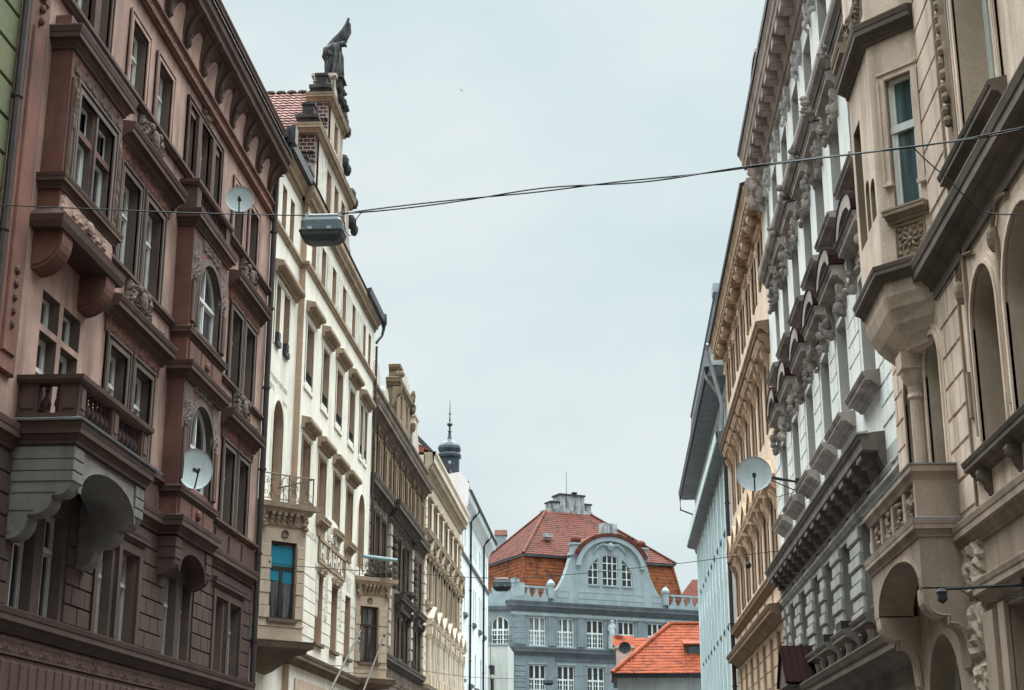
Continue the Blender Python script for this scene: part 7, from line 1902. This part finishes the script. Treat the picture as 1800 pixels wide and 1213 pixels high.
# wing / flying cloth sweeping from the back up over the raised arm
mb = MB(); spine = [(-.3, .04, 1.1), (-.24, .05, 1.42), (-.04, .05, 1.68), (.17, .05, 1.9), (.33, .05, 2.14), (.42, .04, 2.42)]
wdt = [.2, .32, .34, .33, .27, .13]
up_r, lo_r = [], []
rings = []
for i, (p, w2) in enumerate(zip(spine, wdt)):
    p = Vector(p); q = Vector(spine[min(i + 1, 5)]) - Vector(spine[max(i - 1, 0)]); nrm = Vector((q.z, 0, -q.x)).normalized()
    rings.append([tuple(p - nrm * w2 * .35 + Vector((0, .07, 0))), tuple(p + Vector((0, .11, 0))), tuple(p + nrm * w2 + Vector((0, .04, 0))), tuple(p + nrm * w2 * 1.05 - Vector((0, .03, 0))), tuple(p - Vector((0, .09, 0))), tuple(p - nrm * w2 * .35 - Vector((0, .06, 0)))])
mb.loft(rings)
for k in range(5):
    t_ = .25 + k * .15; p = Vector(spine[1]).lerp(Vector(spine[5]), t_)
    mb.tube([tuple(p), tuple(p + Vector((.14, 0, -.16))), tuple(p + Vector((.2, .0, -.26)))], [.06, .05, .02], 5)
mk('wing', mb, STM, parent=ST)
mb = MB()
for k in range(9):
    a_ = -2.6 + k * .62; c_, s__ = math.cos(a_), math.sin(a_)
    mb.tube([(.2 * c_, .18 * s__, 1.3), (.27 * c_ + .03, .25 * s__, .95), (.31 * c_, .29 * s__, .5), (.35 * c_, .33 * s__, .06)], [.035, .05, .06, .05], 6)
mk('robe_folds', mb, STM, parent=ST, smooth=True)
mb = MB(); carv(mb, .33, -.11, 1.5, .13, .1, .13, 5, 12); mk('hair', mb, STM, parent=ST)
mb = MB(); mb.tube([(-.1, -.2, 1.36), (-.3, -.25, 1.2), (-.36, -.2, .95), (-.28, -.1, .75), (-.34, 0, .5)], [.1, .12, .1, .08, .04], 7); mk('cloak', mb, STM, parent=ST, smooth=True)
mb = MB(); mb.tube([(.38, .05, 2.3), (.46, .04, 2.62)], [.06, .05], 7); mb.box(.36, .5, -.02, .1, 2.36, 2.46); mk('raised_torch', mb, STM, parent=ST)
mb = MB(); mb.box(-.42, .42, -.4, .4, -.0, .04); mk('plinth', mb, STM, parent=ST)

# niche statue on the school facade
NS = plaster('pale_statue_stone', (.45, .48, .49), var=.2, dirt=.5)
o_ = (-8.58 + AX[0][0] * 9.45 + AX[1][0] * .3, 130 + AX[0][1] * 9.45 + AX[1][1] * .3, 14.1)
N2 = empty('niche_statue', o_, 'pale standing stone figure between school windows above the tiled chimney', 'statue')
V = [(0, 0, 1.35), (0, 0, 1.7), (0, 0, 2.05), (0, -.02, 2.25), (.02, -.04, 2.45), (.02, -.05, 2.6), (.25, 0, 2.05), (.35, -.05, 1.7), (.38, -.12, 2.1), (-.25, 0, 2.05), (-.3, -.05, 1.7), (-.12, -.2, 1.55), (.12, 0, .7), (.12, 0, .08), (-.12, 0, .7), (-.12, -.03, .08)]
E_ = [(0, 1), (1, 2), (2, 3), (3, 4), (4, 5), (2, 6), (6, 7), (7, 8), (2, 9), (9, 10), (10, 11), (0, 12), (12, 13), (0, 14), (14, 15)]
skin('figure', V, E_, [.3, .24, .27, .1, .17, .15, .13, .1, .08, .13, .1, .08, .22, .2, .22, .2], NS, None, 1, N2)
mb = MB(); mb.lathe(0, 0, [(.4, 0), (.38, .2), (.36, .8), (.3, 1.3), (.26, 1.7)], 14); mk('robe', mb, NS, parent=N2, smooth=True)
mb = MB(); mb.tube([(.42, -.15, .1), (.42, -.15, 2.75)], .05, 6); mk('staff', mb, NS, parent=N2)

# a bird high over the street
BD_ = paint('bird_dark', (.03, .03, .03), rough=.8)
BI = empty('bird', (-6.27, 60, 31.6), 'tiny dark bird gliding high in the open sky', 'bird')
mb = MB(); mb.loft([[(math.cos(a_) * r2, y2, math.sin(a_) * r2) for a_ in [k * math.pi / 4 for k in range(8)]] for y2, r2 in ((-.12, .004), (-.09, .02), (0, .035), (.08, .025), (.16, .012), (.2, .004))])
for s_ in (-1, 1):
    mb.loft([[(s_ * .02, -.04, .01), (s_ * .02, .05, .01), (s_ * .02, .05, .02), (s_ * .02, -.04, .02)], [(s_ * .13, -.05, .05), (s_ * .13, .03, .05), (s_ * .13, .03, .055), (s_ * .13, -.05, .055)], [(s_ * .27, .03, .02), (s_ * .27, .05, .02), (s_ * .27, .05, .022), (s_ * .27, .03, .022)]])
mk('body', mb, BD_, parent=BI); BI.scale = (.5, .5, .5); BI.rotation_euler = (.5, .3, .9)
